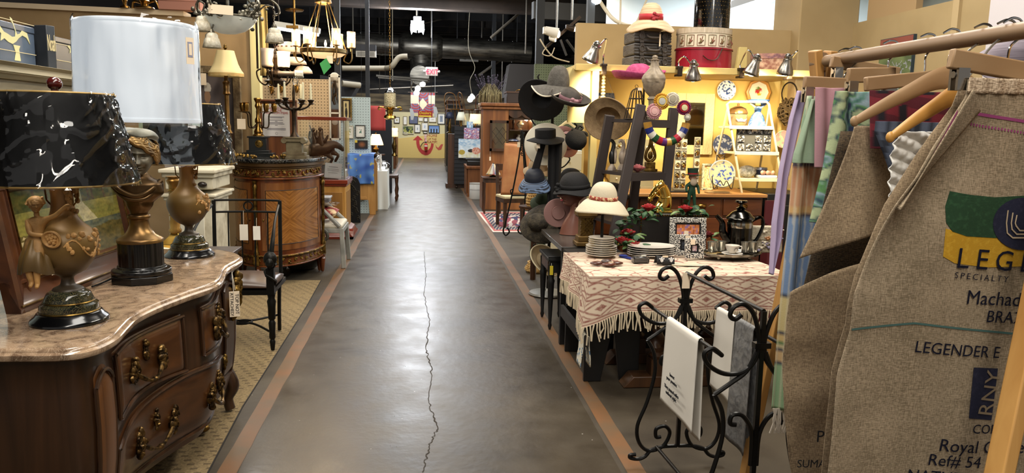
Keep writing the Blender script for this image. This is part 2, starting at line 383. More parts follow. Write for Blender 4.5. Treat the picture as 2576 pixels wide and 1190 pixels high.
SHY=6.25;xl=P(1450,165,Y=SHY).x;xr=P(2065,175,Y=SHY).x
CRP=mat('#d8c07c',.7,0,'#c7ad68',4)
struct('trim_5',B().box(((xl+xr)/2,(SHY+BY)/2,zs-.02),(xr-xl,BY-SHY,.04)).box(((xl+xr)/2,SHY-.01,zs-.025),(xr-xl+.02,.03,.055)),CRP,bev=.004)
b=B().box((xl+.17,SHY+.05,zs/2-.02),(.055,.07,zs-.04)).box((xl+.06,SHY+.12,zs-.25),(.2,.03,.45))
struct('trim_6',b,mat('#d9c98a',.6))
c0=P(2012,60,Y=7.0);c1=P(2160,60,Y=7.0)
struct('pillar',B().box(((c0.x+c1.x)/2,7.0+.28,2.3),(c1.x-c0.x,.56,4.6)),mat('#ae9870',.8,0,'#a08a62',1.5),bev=.01)
wx=c1.x-.05
struct('wall_booth_side',B().box((wx+.05,3.6,1.29),(.1,6.8,2.58)),mat('#ae9970',.85,0,'#a08b63',1.7),flat=True)
struct('trim_7',B().box((wx-.012,5.55,1.29),(.03,.07,2.58)),mat('#b8a279',.8))
struct('ceiling_white',B().box((6.2,11.2,4.1),(6.5,8,.08)),mat('#cdd3d8',.8),flat=True)
struct('wall_white',B().box((6.4,13.2,2.3),(6.5,.1,3.6)),mat('#e6eef0',.8),flat=True)
g0=P(1346,160,Y=8.8);g1=P(1465,160,Y=8.8)
struct('wall_green_pegboard',B().box(((g0.x+g1.x)/2+.1,8.85,g0.z/2),(g1.x-g0.x+.2,.05,g0.z)),pegboard('#64705a','#2c3428',.028),flat=True)
p0=P(650,195,Y=10.9);p1=P(832,197,Y=10.9)
struct('wall_tan_pegboard',B().box(((p0.x+p1.x)/2,10.95,p0.z/2),(p1.x-p0.x,.05,p0.z)),pegboard('#c9ad85','#6d5a40',.042),flat=True)
p0=P(855,243,Y=13.2);p1=P(931,245,Y=13.2)
struct('wall_blue_pegboard',B().box(((p0.x+p1.x)/2-.3,13.25,p0.z/2),(p1.x-p0.x+.6,.05,p0.z)),pegboard('#b9c7c6','#7d8a8a',.045),flat=True)
k0=P(932,275,Y=14.6);k1=P(985,300,Y=17.6)
k0=P(930,420,Y=17.2);k1=P(986,420,Y=17.2)
struct('wall_black_partition',B().prism([(k0.x,0),(k1.x,0),(k1.x,P(986,303,Y=17.2).z),(k0.x,P(930,272,Y=17.2).z)],17.2,17.26,'XZ'),mat('#1b1b1f',.8),flat=True)
for i,(a,y0,y1,Y,wd,m)in enumerate([(925,140,246,14.0,.07,'#16181c'),(1481,-40,165,7.3,.07,'#3c4248'),(1356,-40,160,10,.1,'#15171b'),(1240,40,250,20,.1,'#1b1c20'),(850,-30,210,12,.09,'#14161a'),(634,-40,60,9.2,.08,'#4a555e')]):
 t_=P(a,y0,Y=Y);q_=P(a,y1,Y=Y)
 struct('post_%d'%(i+1),B().box((q_.x,Y,(q_.z+CEIL)/2-.3),(wd,wd,CEIL-q_.z+.6)),mat(m,.6))
def jute():
 M,t,N,L,p=nodes('jute');tc=N.new('ShaderNodeTexCoord');sp=N.new('ShaderNodeSeparateXYZ');L.new(tc.outputs['Object'],sp.inputs[0])
 y=math_(N,L,'MULTIPLY',sp.outputs[1],22);fy=math_(N,L,'FRACT',y);row=math_(N,L,'MULTIPLY',math_(N,L,'FLOOR',y),.37)
 fx=math_(N,L,'FRACT',math_(N,L,'ADD',math_(N,L,'MULTIPLY',sp.outputs[0],14),row))
 n=N.new('ShaderNodeTexNoise');n.inputs['Scale'].default_value=90;n.inputs['Detail'].default_value=4;L.new(tc.outputs['Object'],n.inputs['Vector'])
 n2=N.new('ShaderNodeTexNoise');n2.inputs['Scale'].default_value=3;L.new(tc.outputs['Object'],n2.inputs['Vector'])
 d=math_(N,L,'MULTIPLY',math_(N,L,'LESS_THAN',fx,.45),math_(N,L,'LESS_THAN',fy,.38));d=math_(N,L,'MULTIPLY',d,math_(N,L,'GREATER_THAN',n2.outputs['Fac'],.45))
 cr=N.new('ShaderNodeValToRGB');cr.color_ramp.elements[0].position=.3;cr.color_ramp.elements[1].position=.7;cr.color_ramp.elements[0].color=(*h('#6b5a3d'),1);cr.color_ramp.elements[1].color=(*h('#927d57'),1);L.new(n.outputs['Fac'],cr.inputs[0])
 mx=N.new('ShaderNodeMix');mx.data_type='RGBA';L.new(math_(N,L,'MULTIPLY',d,.75),mx.inputs[0]);L.new(cr.outputs[0],mx.inputs[6]);mx.inputs[7].default_value=(*h('#4a3b25'),1)
 L.new(mx.outputs[2],p.inputs['Base Color']);p.inputs['Roughness'].default_value=.95
 bp=N.new('ShaderNodeBump');bp.inputs['Strength'].default_value=.6;bp.inputs['Distance'].default_value=.006;L.new(n.outputs['Fac'],bp.inputs['Height']);L.new(bp.outputs[0],p.inputs['Normal']);return M
t=T('jute_rug','tan woven jute rug with a dark bound edge under the commode and iron chair','rug',(-2.2,4.6,0))
e0=[P(400,1330,z=.01),P(520,1190,z=.01),P(610,1020,z=.01),P(700,880,z=.01),P(770,770,z=.01),P(808,703,z=.01)]
poly=[(p.x+2.2,p.y-4.6)for p in e0]+[(-1.2,7.55-4.6),(-1.6,-2.2)]
mk('pile',B().prism(poly,.0005,.003,'XY'),jute(),t,flat=True)
mk('binding',B().tube([(p.x+2.2,p.y-4.6,.002)for p in e0],.004,6),mat('#1f1a16',.9),t)
# ================= commode and what stands on it =================
def cat1(pts,n=6,cyc=False):
 ""
 pts=[V(p)for p in pts];N=len(pts);out=[]
 for i in range(N if cyc else N-1):
  a,b_,c_,d_=(pts[(i+k)%N]if cyc else pts[min(max(i+k,0),N-1)]for k in(-1,0,1,2))
  for j in range(n):
   t_=j/n;out.append(.5*((2*b_)+(c_-a)*t_+(2*a-5*b_+4*c_-d_)*t_*t_+(3*b_-a-3*c_+d_)*t_**3))
 if not cyc:out.append(pts[-1])
 return out
HB=mat('#7d6238',.34,.9,'#2c2012',45,lo=.38,hi=.6)
WD=wood('#22140a','#452b18','Z',7,.33,.25);WDR=wood('#2f1a0c','#593519','Y',6,.3,.3);WDL=wood('#4a2a12','#6f4520','Z',7,.35,.2)
fr=[(-1.22,2.338),(-1.105,2.335),(-1.04,2.35),(-1.003,2.39),(-.986,2.45),(-.984,2.53),(-1.0,2.65),(-1.012,2.78),(-.992,2.93),(-.94,3.12),(-.893,3.25),(-.877,3.36),(-.892,3.49),(-.915,3.61),(-.922,3.7),(-.915,3.8),(-.912,3.88),(-.918,3.96),(-.945,4.05),(-1.0,4.13),(-1.1,4.21),(-1.25,4.235)]
fs_=[(p.x,p.y)for p in cat1([(x,y,0)for x,y in fr],5)]
OUT=[(-1.6,2.34)]+fs_+[(-1.6,4.24)]
def inset(poly,d):
 n=len(poly);r_=[]
 for i in range(n):
  a,b_,c_=V(poly[i-1]),V(poly[i]),V(poly[(i+1)%n])
  t_=(c_-a).normalized()if 0<i<n-1 else None
  if t_ is None:r_.append((b_.x+.2*d,b_.y+(d if i==0 else-d)))
  else:r_.append((b_.x-t_.y*d,b_.y+t_.x*d))
 return r_
def rings(lv,poly=OUT):
 b=B();n=len(poly)
 for d,z in lv:b.v+=[(x,y,z)for x,y in inset(poly,d)]
 for k in range(len(lv)-1):
  for i in range(n):b._f((k*n+i,k*n+(i+1)%n,(k+1)*n+(i+1)%n,(k+1)*n+i))
 b._f(tuple(range(n-1,-1,-1)),tuple((len(lv)-1)*n+i for i in range(n)));return b
com=T('commode','dark carved wood commode with serpentine brown marble top and gilt bail handles','commode',(-1.3,3.3,0))
mk('marble_top',rings([(.04,.797),(.016,.799),(.003,.806),(0,.814),(.001,.823),(.008,.828),(.012,.829),(.014,.834),(.02,.839),(.03,.84)]),marble('#604a39','#a0866c','#c4b198',10,.13),com,world=True)
BINS=[(.10,.15),(.085,.2),(.06,.3),(.046,.42),(.042,.55),(.046,.68),(.052,.76),(.045,.775),(.045,.797)]
mk('body',rings(BINS),WD,com,world=True)
def ins(z):
 for(a,za),(b_,zb)in zip(BINS,BINS[1:]):
  if za<=z<=zb:return a+(b_-a)*(z-za)/(zb-za)
 return .05
def fpt(y,z,off=0):
 ""
 for(xa_,ya),(xb_,yb)in zip(fs_[8:],fs_[9:]):
  if ya<=y<=yb or ya>=y>=yb:
   t_=(y-ya)/(yb-ya)if yb!=ya else 0;x=xa_+(xb_-xa_)*t_
   d=V((xb_-xa_,yb-ya)).normalized();q=ins(z)-off
   return V((x-d.y*q,y+d.x*q,z))
 return V((-1,y,z))
def panel(y0,y1,z0,z1,name,m,par,off=.014,arch=None,rim=True):
 nu,nv=22,10
 def z_lo(t_):return z0 if not arch or arch[0]!='lo' else z0+arch[1]*sin(PI*t_)
 def z_hi(t_):return z1 if not arch or arch[0]!='hi' else z1+arch[1]*sin(PI*t_)**.7
 def pt(u,v,o):
  return fpt(y0+(y1-y0)*u,z_lo(u)+(z_hi(u)-z_lo(u))*v,o)
 b=B().surf(lambda u,v:pt(u,v,off if .001<u<.999 and .001<v<.999 else 0),nu,nv)
 b.surf(lambda u,v:pt(u,v,-.015),nu,nv)
 o=mk(name,b,m,par,world=True,ang=60)
 if rim:
  per=[pt(u/20,.03,off)for u in range(21)]+[pt(1,v/8*.94+.03,off*.7)for v in range(9)]+[pt(1-u/20,.97,off)for u in range(21)]+[pt(0,.97-v/8*.94,off*.7)for v in range(9)]
  mk('moulding',B().tube(per,.007,6,True),WD,o,world=True)
 return o,pt
def leafy(c,n,s,rn,ax=V((0,1,0)),up=V((0,0,1)),out=V((1,0,0))):
 ""
 b=B()
 for i in range(n):
  a=rn.uniform(0,2*PI);r_=s*rn.uniform(.2,1);p=c+ax*(cos(a)*r_*.5)+up*(sin(a)*r_)+out*rn.uniform(0,.006)
  b.ball(p,(s*.3*rn.uniform(.6,1.2),s*.28*rn.uniform(.6,1.2),s*.36*rn.uniform(.6,1.3)),7,5)
 for i in range(3):
  a0=rn.uniform(0,6.28);b.tube([c+ax*(cos(a0+k*.6)*s*(.25+.11*k)*.6)+up*(sin(a0+k*.6)*s*(.25+.11*k))+out*.006 for k in range(7)],[s*.13*(1-k*.11)for k in range(7)],6)
 return b
rn=random.Random(11)
def bail(y0,z,half,par):
 pts=[fpt(y0-half+2*half*i/12,z-.055*sin(PI*i/12)-.005,.028+.02*sin(PI*i/12))for i in range(13)]
 mk('handle',B().add(leafy(fpt(y0-half,z,.02),24,.05,rn)).add(leafy(fpt(y0+half,z,.02),24,.05,rn)).tube(pts,[.006+.004*abs(sin(PI*3*i/12))for i in range(13)],8).ball(pts[6],.012),HB,par,world=True)
 b=leafy(fpt(y0,z+.045,.018),14,.034,rn);q=fpt(y0,z+.045,.02);b.ball(q,(.006,.018,.03));b.ball(q+V((0,0,.042)),.009)
 mk('keyhole_plate',b,HB,par,world=True)
d1,_=panel(2.62,3.13,.50,.745,'drawer',WDR,com,arch=('lo',.02));bail(2.87,.625,.1,d1)
d2,_=panel(3.24,3.63,.53,.745,'drawer',WDR,com);bail(3.44,.63,.085,d2)
d3,_=panel(2.59,3.63,.19,.42,'drawer',WDR,com,arch=('hi',.075));bail(2.93,.33,.11,d3);bail(3.4,.33,.1,d3)
panel(2.425,2.555,.19,.7,'corner_panel',WDL,com,.012,arch=('hi',.045));panel(3.72,3.86,.25,.72,'corner_panel',WD,com,.012,arch=('hi',.03))
mk('gilt_mount',leafy(fpt(3.9,.70,.02),26,.075,rn).add(leafy(fpt(3.8,.6,.02),16,.05,rn)),OLDGOLD,com,world=True)
mk('keyhole_plate',leafy(fpt(3.66,.38,.02),12,.035,rn),OLDGOLD,com,world=True)
for(x,y,ty)in((-1.09,3.72,1),(-1.03,4.03,0),(-1.1,2.46,1),(-1.5,4.12,0),(-1.5,2.46,0)):
 b=B().tube(cat1([(x-.06,y,.26),(x-.015,y,.2),(x+.02,y,.13),(x-.005,y,.06),(x+.005,y,.0)],4),[.055-.028*min(1,i/12)for i in range(17)],10)
 l=mk('leg',b,WD,com,world=True)
 if ty:mk('gilt_foot_mount',leafy(V((x+.03,y,.1)),24,.06,rn).ball((x+.012,y,.02),(.03,.028,.02)),OLDGOLD,l,world=True)
for dy in(0,):
 p=P(583,755,x=-.88)
 b=B().tube([p+V((.01,-.02,.12)),p+V((.012,-.01,.02))],.0015,5).tube([p+V((.01,-.02,.12)),p+V((.014,.01,.03))],.0015,5)
 a=mk('note_tag',B().box(p+V((.012,0,-.035)),(.045,.003,.12),.35),TAGM,com,world=True);a['label']='cream paper note hanging from the corner mount'
 mk('string',b,PAPER,a,world=True)
 Mx=Matrix.Translation(p+V((.012,0,-.035)))@Matrix.Rotation(.35,4,'Z')@FACE@Matrix.Translation((0,0,.002))@Matrix.Rotation(-PI/2,4,'Z')
 mk('lettering',text('TOP NOT',.022,Mx@Matrix.Translation((0,.004,0))).add(text('ATTACHED!',.02,Mx@Matrix.Translation((0,-.018,0)))),INK,a,world=True)
com.location.z=.016
# ---- heads and bodies ----
def headb(s=1.0,nu=56,nv=48,amp=1,child=0):
 ""
 def g(x,z,cx,cz,sx,sz):return math.exp(-((x-cx)/sx)**2-((z-cz)/sz)**2)
 def f(u,v):
  a=2*PI*u;t_=PI*v;z=.5-.5*cos(t_);rr=sin(t_)**.8
  wx_=.36 if z>.45 else .36-(.45-z)*.32*(1-.45*child)
  x=wx_*rr*sin(a);yy=-.44*rr*cos(a)
  if cos(a)<0:yy*=1.03
  if z<.35 and cos(a)<0:yy*=max(.25,z/.35)
  fr_=max(0,cos(a))
  if fr_>0 and rr>.1:
   d=0
   d+=.13*g(x,z,0,.37,.055,.05)+.07*g(x,z,0,.46,.042,.09)
   d+=.035*g(x,z,-.045,.35,.03,.03)+.035*g(x,z,.045,.35,.03,.03)
   for sx_ in(-1,1):
    d-=.075*g(x,z,sx_*.135,.515,.085,.05)
    d+=.052*g(x,z,sx_*.135,.508,.05,.03)
    d+=.03*g(x,z,sx_*.135,.585,.1,.022)
    d+=.03*g(x,z,sx_*.19,.36,.09,.09)*(1+child)
    d-=.018*g(x,z,sx_*.13,.235,.03,.03)
   d+=.05*g(x,z,0,.262,.085,.018)+.055*g(x,z,0,.215,.07,.02)
   d-=.03*g(x,z,0,.238,.1,.009)
   for sx_ in(-1,1):d+=.022*g(x,z,sx_*.135,.535,.07,.009)-.02*g(x,z,sx_*.135,.512,.055,.007)+.012*g(x,z,sx_*.135,.485,.06,.01)
   d-=.02*g(x,z,0,.165,.08,.02);d+=.06*g(x,z,0,.09,.09,.06)
   yy-=amp*d*min(1,fr_*1.6)
  return(x*s,yy*s,z*s)
 b=B().surf(f,nu,nv,cu=True)
 for sx_ in(-1,1):
  b.ball((sx_*.345*s,.03*s,.46*s),(.035*s,.07*s,.1*s),10,8);b.tube([(sx_*(.35+.02*sin(k*.6))*s,(.03+.07*cos(2.2+k*.55))*s,(.46+.1*sin(2.2+k*.55))*s)for k in range(8)],.018*s,6)
 return b
# ---- pair of urn lamps with black shades ----
GREENM=marble('#0d100d','#22281f','#9a8a5c',12,.12)
URN=zgrad('#382e21',.14,'#80622f',.46,'#c8965a',.45,.12);URN2=mat('#8f6a3c',.55,.1,'#cf9f60',12,bump=.2,bsc=80)  # gold-to-dark glaze, its top also lightened in colour for warm lamp light
def shade(par,z0,z1,r0,r1,m,wrapm=None,n=48,liner='#d8c8a0',dz=.0):
 b=B().lathe([(r0,z0),(r0+.001,z0+.006),(r1+.001,z1-.006),(r1,z1)],n=n,caps=False)
 s_=mk('lamp_shade',b,m,par,thick=.004)
 mk('trim_ring',B().tube([(r0*cos(2*PI*k/n),r0*sin(2*PI*k/n),z0)for k in range(n)],.004,6,True).tube([(r1*cos(2*PI*k/n),r1*sin(2*PI*k/n),z1)for k in range(n)],.004,6,True),mat('#b8985a',.5,.4),s_)
 if wrapm:
  rr_=random.Random(int(z0*999)+n);ph=[rr_.uniform(0,6.28)for _ in range(6)]
  def fw(u,v):
   a=2*PI*u;z=z0-.008+(z1-z0+.016)*v;r_=r0+(r1-r0)*v+.007
   q=.6*(1-abs(nz(a*3.5+z*5,z*6,1,ph[1])))**9+.5*(1-abs(nz(a*2-z*9,z*9,1,ph[0])))**12
   q2=nz(a*7,z*22,1,ph[2]);r_+=.011*q+.0016*q2+.003*nz(a*7,z*2.5,1,ph[3])
   return(r_*cos(a),r_*sin(a),z+(.006*nz(a*3,1,1,4)if v in(0,1)else 0))
  o=mk('plastic_wrap',B().surf(fw,150,44,cu=True),wrapm,s_,ang=24)
 mk('harp',B().tube([(0,-.0,z0-.12),(.05,0,z0-.06),(.06,0,z0+.08),(.03,0,z1-.02),(0,0,z1)],.003,6).tube([(0,0,z0-.12),(-.05,0,z0-.06),(-.06,0,z0+.08),(-.03,0,z1-.02),(0,0,z1)],.003,6).tube([(-r1,0,z1),(0,0,z1-.002),(r1,0,z1)],.002,5).tube([(0,-r1,z1),(0,0,z1-.002),(0,r1,z1)],.002,5).cyl((0,0,z0-.14),(0,0,z0-.02),.012),BRASS,par)
 return s_
SHBLK=mat('#08090c',.7)
BASEP=[(.122,0),(.122,.006),(.118,.012),(.106,.022),(.1,.032),(.092,.036)]
def urn_lamp(name,label,loc,rz,fig):
 t=T(name,label,'lamp',(loc[0],loc[1],.858),rz)
 mk('base',B().lathe(BASEP,n=40),BLACKG,t)
 mk('marble_plinth',B().lathe([(.09,.036),(.092,.04),(.09,.06),(.083,.064),(.076,.068),(.077,.075),(.068,.095),(.064,.1),(.05,.108)],n=40),GREENM,t)
 mk('gilt_band',B().lathe([(.093,.034),(.095,.037),(.093,.04)],n=40).lathe([(.079,.066),(.081,.069),(.079,.072)],n=40),OLDGOLD,t)
 pr=[(.05,.105),(.045,.115),(.03,.122),(.022,.13),(.02,.15),(.03,.16),(.052,.172),(.078,.2),(.095,.235),(.101,.265),(.098,.29),(.084,.315),(.06,.337),(.044,.36),(.036,.39),(.034,.43),(.038,.462),(.05,.478),(.05,.486),(.03,.488)]
 u=mk('urn',B().lathe([(p.x,p.z)for p in cat1([(a,0,c_)for a,c_ in pr],3)],n=40),URN,t,ang=60)
 rr_=random.Random(5 if fig else 6);b=B()
 for i in range(40):
  a=rr_.uniform(-.2,1.4)-.9;z=.31-abs(rr_.gauss(0,.035))if rr_.random()<.65 else rr_.uniform(.36,.47)
  r_=.1*(1-((z-.265)/.1)**2*.45)if z<.33 else .045
  b.ball((r_*cos(a),r_*sin(a),z),(rr_.uniform(.005,.011),rr_.uniform(.005,.011),rr_.uniform(.006,.012)),6,4)
 b.tube([(.1*cos(a_),.1*sin(a_),.26+.03*sin(a_*5))for a_ in[(-1.2+.12*k)for k in range(18)]],.003,5)
 for k in range(14):a=k/14*2*PI;b.ball((.047*cos(a),.047*sin(a),.478),(.01,.01,.009),7,5)
 mk('vine_relief',b,URN2,u)
 if fig:
  vs=[(-.075,-.05,.33),(-.072,-.055,.375),(-.07,-.058,.41),(-.068,-.06,.425),(-.066,-.062,.445),(-.04,-.062,.415),(-.005,-.07,.43),(.03,-.072,.462),(.042,-.072,.466),(-.092,-.07,.408),(-.075,-.095,.372),(-.035,-.095,.368),(-.02,-.092,.365),(-.055,-.088,.315),(-.06,-.1,.25),(-.062,-.098,.205),(-.06,-.112,.197),(-.09,-.08,.315),(-.085,-.1,.25),(-.08,-.096,.21),(-.08,-.11,.2)]
  ed=[(0,1),(1,2),(2,3),(3,4),(2,5),(5,6),(6,7),(7,8),(2,9),(9,10),(10,11),(11,12),(0,13),(13,14),(14,15),(15,16),(0,17),(17,18),(18,19),(19,20)]
  ra=[.026,.02,.022,.009,.008,.011,.0085,.0065,.005,.011,.009,.0065,.005,.02,.012,.008,.006,.02,.012,.008,.006]
  FD=V((.018,-.012,-.058));fo=skin('figure',[V(v)+FD for v in vs],ed,ra,URN2,t);fo['label']='cast figure of a seated woman reaching round the urn neck'
  hb=headb(.05);mk('head',B().add(hb,TR(V((-.066,-.066,.437))+FD,rx=-.1,rz=.5)),URN2,fo)
  hp=B().ball((-.07,-.056,.472),(.026,.026,.022)).ball((-.084,-.045,.462),(.014,.014,.012))
  for k in range(9):hp.tube([(-.07+.02*cos(k*.7),-.056+.022*sin(k*.7),.49-.002*k),(-.072+.027*cos(k*.7+.5),-.056+.026*sin(k*.7+.5),.468),(-.082,-.046,.458)],.0045,5)
  hp.v=[tuple(V(q)+FD)for q in hp.v];mk('hair',hp,URN2,fo)
  def skirt(u_,v_):
   a=2*PI*u_;q=.03+.022*v_+.004*sin(a*7+v_*3);return(-.057+q*1.05*cos(a)+.004*v_,-.074-.012*sin(PI*v_)+q*.8*sin(a)-.014*v_,.287-.1*v_+.008*sin(3*a))
  mk('skirt',B().surf(skirt,40,10,cu=True),URN,fo,ang=70)
  def blouse(u_,v_):
   a=2*PI*u_;q=.025-.005*sin(PI*v_)+.002*sin(a*6);return(-.055+q*cos(a)+.004*v_,-.068+q*.85*sin(a),.287+.068*v_)
  mk('blouse',B().surf(blouse,28,6,cu=True),URN2,fo,ang=70)
  bk=B().lathe([(.001,0),(.026,0),(.03,.012),(.026,.014),(.02,.008),(.001,.008)],n=20,M=TR((.01,-.104,.3),rx=PI/2+.2))
  for k in range(12):bk.ball((.01+.017*cos(k*2.4)*(k/12)**.5,-.114,.3+.017*sin(k*2.4)*(k/12)**.5),.006,6,4)
  mk('fruit_basket',bk,URN2,t)
 shade(t,.475,.768,.233,.163,SHBLK,WRAP)
 fin=B().ball((0,0,.8),(.024,.024,.022)).cyl((0,0,.765),(0,0,.785),.012)
 mk('finial',fin,mat('#4a1512',.2,coat=.6),t);return t
def skin(name,vs,ed,ra,m,parent=None,sub=2):
 me=bpy.data.meshes.new(name);me.from_pydata([tuple(v)for v in vs],ed,[]);me.materials.append(m)
 o=bpy.data.objects.new(name,me);COL.objects.link(o)
 md=o.modifiers.new('skin','SKIN');md.use_smooth_shade=True
 if not me.skin_vertices:me.skin_vertices.new()
 sv=me.skin_vertices[0].data
 for i,r_ in enumerate(ra):sv[i].radius=(r_,r_)if not isinstance(r_,tuple)else r_;sv[i].use_root=(i==0)
 sb=o.modifiers.new('sub','SUBSURF');sb.levels=sb.render_levels=sub
 if parent is not None:o.parent=parent;WM[o.name]=WM[parent.name]
 return o
urn_lamp('urn_lamp','urn lamp with a seated woman figure and plastic-wrapped black shade beside the painting',(-1.205,2.69,.84),0,True)
urn_lamp('urn_lamp','slimmer urn lamp with plastic-wrapped black shade at the far end of the marble top',(-1.19,4.0,.84),.3,False)
# ---- bust lamp with white drum shade ----
BR=mat('#3f3526',.38,.75,'#7a6444',7,lo=.3,hi=.75);BRS=mat('#8a8372',.45,.55,'#4d4738',9,lo=.35,hi=.7);HAIR=mat('#b08a52',.42,.7,'#5e4424',14)
t=T('bust_lamp','bronze bust of a smiling youth on a fluted black pedestal under a white drum shade','lamp',(-1.205,3.37,.858),.0)
mk('base',B().lathe([(.128,0),(.128,.03)],n=8).lathe([(.118,.03),(.121,.04),(.118,.052),(.1,.058),(.095,.068)],n=36),BLACK if 0 else mat('#0d0c0b',.25,.2,coat=.3),t,bev=.002)
mk('fluted_drum',B().lathe([(.09,.065),(.09,.17)],n=96,mod=lambda a,i:1-.05*max(0,sin(a*18))),mat('#0d0c0b',.28,.2,coat=.3),t,ang=60)
soc=[(.092,.168),(.093,.18),(.085,.186),(.062,.2),(.048,.22),(.04,.24),(.037,.262),(.04,.268),(.046,.272),(.046,.28),(.04,.288)]
mk('socle',B().lathe(soc,n=36),mat('#6d5130',.33,.8,'#94733f',5),t,ang=60)
def torso(u,v):
 a=2*PI*u;z=.285+.2*v
 pr=[(0,.034,.03),(.25,.055,.045),(.5,.1,.062),(.68,.098,.06),(.82,.05,.045),(.9,.038,.038),(1,.04,.042)]
 for(v0,x0,y0),(v1,x1,y1)in zip(pr,pr[1:]):
  if v0<=v<=v1:
   k=(v-v0)/(v1-v0);k=k*k*(3-2*k);ax=x0+(x1-x0)*k;ay=y0+(y1-y0)*k;break
 sh=.03*sin(PI*v)*(-1 if v<.7 else-.6)
 q=1+.03*sin(5*a+8*v)*sin(PI*v)
 return(ax*cos(a)*q+.012*sin(PI*v),ay*sin(a)*q+sh*.5+.012*sin(PI*v)*(1 if sin(a)<0 else 0),z)
mk('torso',B().surf(torso,48,30,cu=True).tube(cat1([(-.095,-.03,.43),(-.04,-.066,.39),(.02,-.07,.37),(.07,-.05,.395),(.095,0,.43)],6),.012,8).tube(cat1([(-.085,-.035,.405),(-.02,-.072,.36),(.05,-.064,.36),(.085,-.02,.4)],6),.009,8),mat('#7a5c38',.34,.8,'#3c2d1b',6,lo=.3,hi=.7),t,ang=70)
hd=mk('head',B().add(headb(.18,200,150,1.25,child=.6),TR((.008,-.012,.452),rx=.1,ry=.06,rz=.3)),BRS,t,ang=80)
hb=B();rr_=random.Random(4)
for i in range(46):
 a=rr_.uniform(-PI*.05,PI*1.05)+PI*0;el=rr_.uniform(-.15,.95);ca=-a if i%2 else a
 th_=rr_.uniform(0,2*PI)if el>.35 else rr_.choice([rr_.uniform(-.5,1.1),rr_.uniform(2.1,3.7),rr_.uniform(.5,2.6)])
 c_=V((.004,-.008,.585));rd=.078
 p=c_+V((rd*cos(el)*cos(th_)*.97,rd*1.18*cos(el)*sin(th_),rd*1.05*sin(el)+.006))
 n_=(p-c_).normalized();tt=n_.orthogonal().normalized();bb=n_.cross(tt);w_=rr_.uniform(.9,2)
 hb.tube([p+n_*.004+(tt*cos(k*.8*w_)+bb*sin(k*.8*w_))*(.018-.0016*k)for k in range(8)],[.0075-.0006*k for k in range(8)],7)
for s_ in(-1,1):
 for k in range(9):
  e_=.012*k;pts=cat1([(.004+s_*.004,-.1+e_*.5,.638+e_*.25),(.004+s_*.036,-.1+e_*.55,.622+e_*.35),(.004+s_*.064,-.075+e_*.55,.598+e_*.3),(.004+s_*.078,-.03+e_*.5,.572+e_*.2),(.004+s_*.074,.0+e_*.4,.54+e_*.2)],6)
  hb.tube([p+V((0,-.003*sin(i*1.1+k*2),.004*sin(i*.9+k*1.7)))for i,p in enumerate(pts)],[.0095-.00015*i for i in range(25)],10)
hb.v=[(x+.004,y,z-.038)for x,y,z in hb.v];mk('hair',hb,HAIR,hd,ang=85)
def cap(u,v):
 a=2*PI*u;r_=.078*sin(PI/2*min(1,v*1.1))**.8*(1.18 if v<.9 else 1.1);return(.0+r_*cos(a)-.004,.012+r_*1.12*sin(a),.652-.04*v*v+.006*sin(a*5+v*4)*v-.012*cos(a)*v)
mk('cap',B().surf(cap,40,12,cu=True),mat('#98917e',.5,.45,'#5d5747',8),hd,ang=80)
mk('pole',B().cyl((.0,.075,.05),(0,.075,.69),.008).lathe([(.014,.68),(.02,.7),(.014,.71),(.018,.74),(.01,.76)],(0,.075,0),14),mat('#8c8f6f',.3,.5),t)
SHW=mat('#e9eef2',.6,em=.62,ecol='#e4ecf2',bump=.12,bsc=5)
sh=mk('lamp_shade',B().lathe([(.236,.675),(.237,.69),(.229,1.07),(.228,1.085)],(0,.075,0),56,caps=False).lathe([(.238,.676),(.239,.692)],(0,.075,0),56,caps=False).lathe([(.229,1.07),(.229,1.088)],(0,.075,0),56,caps=False),SHW,t,thick=.003)
sh['label']='white fabric drum shade in clear plastic wrap'
def fw(u,v):
 a=2*PI*u;z=.662+.44*v;r_=.238-.008*v+.008+.012*abs(nz(a*2.2,z*1.5,1,3))+.003*nz(a*9,z*4,1,1)
 if v>.97:r_-=.01*(v-.97)/.03
 return(r_*cos(a),.075+r_*sin(a),z+.004*sin(a*9))
mk('plastic_wrap',B().surf(fw,130,22,cu=True),glassy(amt=.03,rough=.08,bump=.5,bsc=7),sh,ang=30)
p=P(478,128,Y=3.26);Mx=Matrix.Translation(p)@Matrix.Rotation(.9,4,'Z')
a=mk('price_tag',B().box((0,0,0),(.035,.002,.105),0,Mx),TAGM,sh,world=True)
mk('tag_print',B().box((0,-.0018,.005),(.022,.001,.06),0,Mx),mat('#8b90a8',.8),a,world=True);mk('tag_window',B().box((0,-.0028,.005),(.013,.001,.045),0,Mx),TAGM,a,world=True)
mk('cord',B().tube(cat1([(-.1,.03,.02),(-.13,-.08,.006),(-.14,-.16,.006)],6),.004,6),BLACK,t)
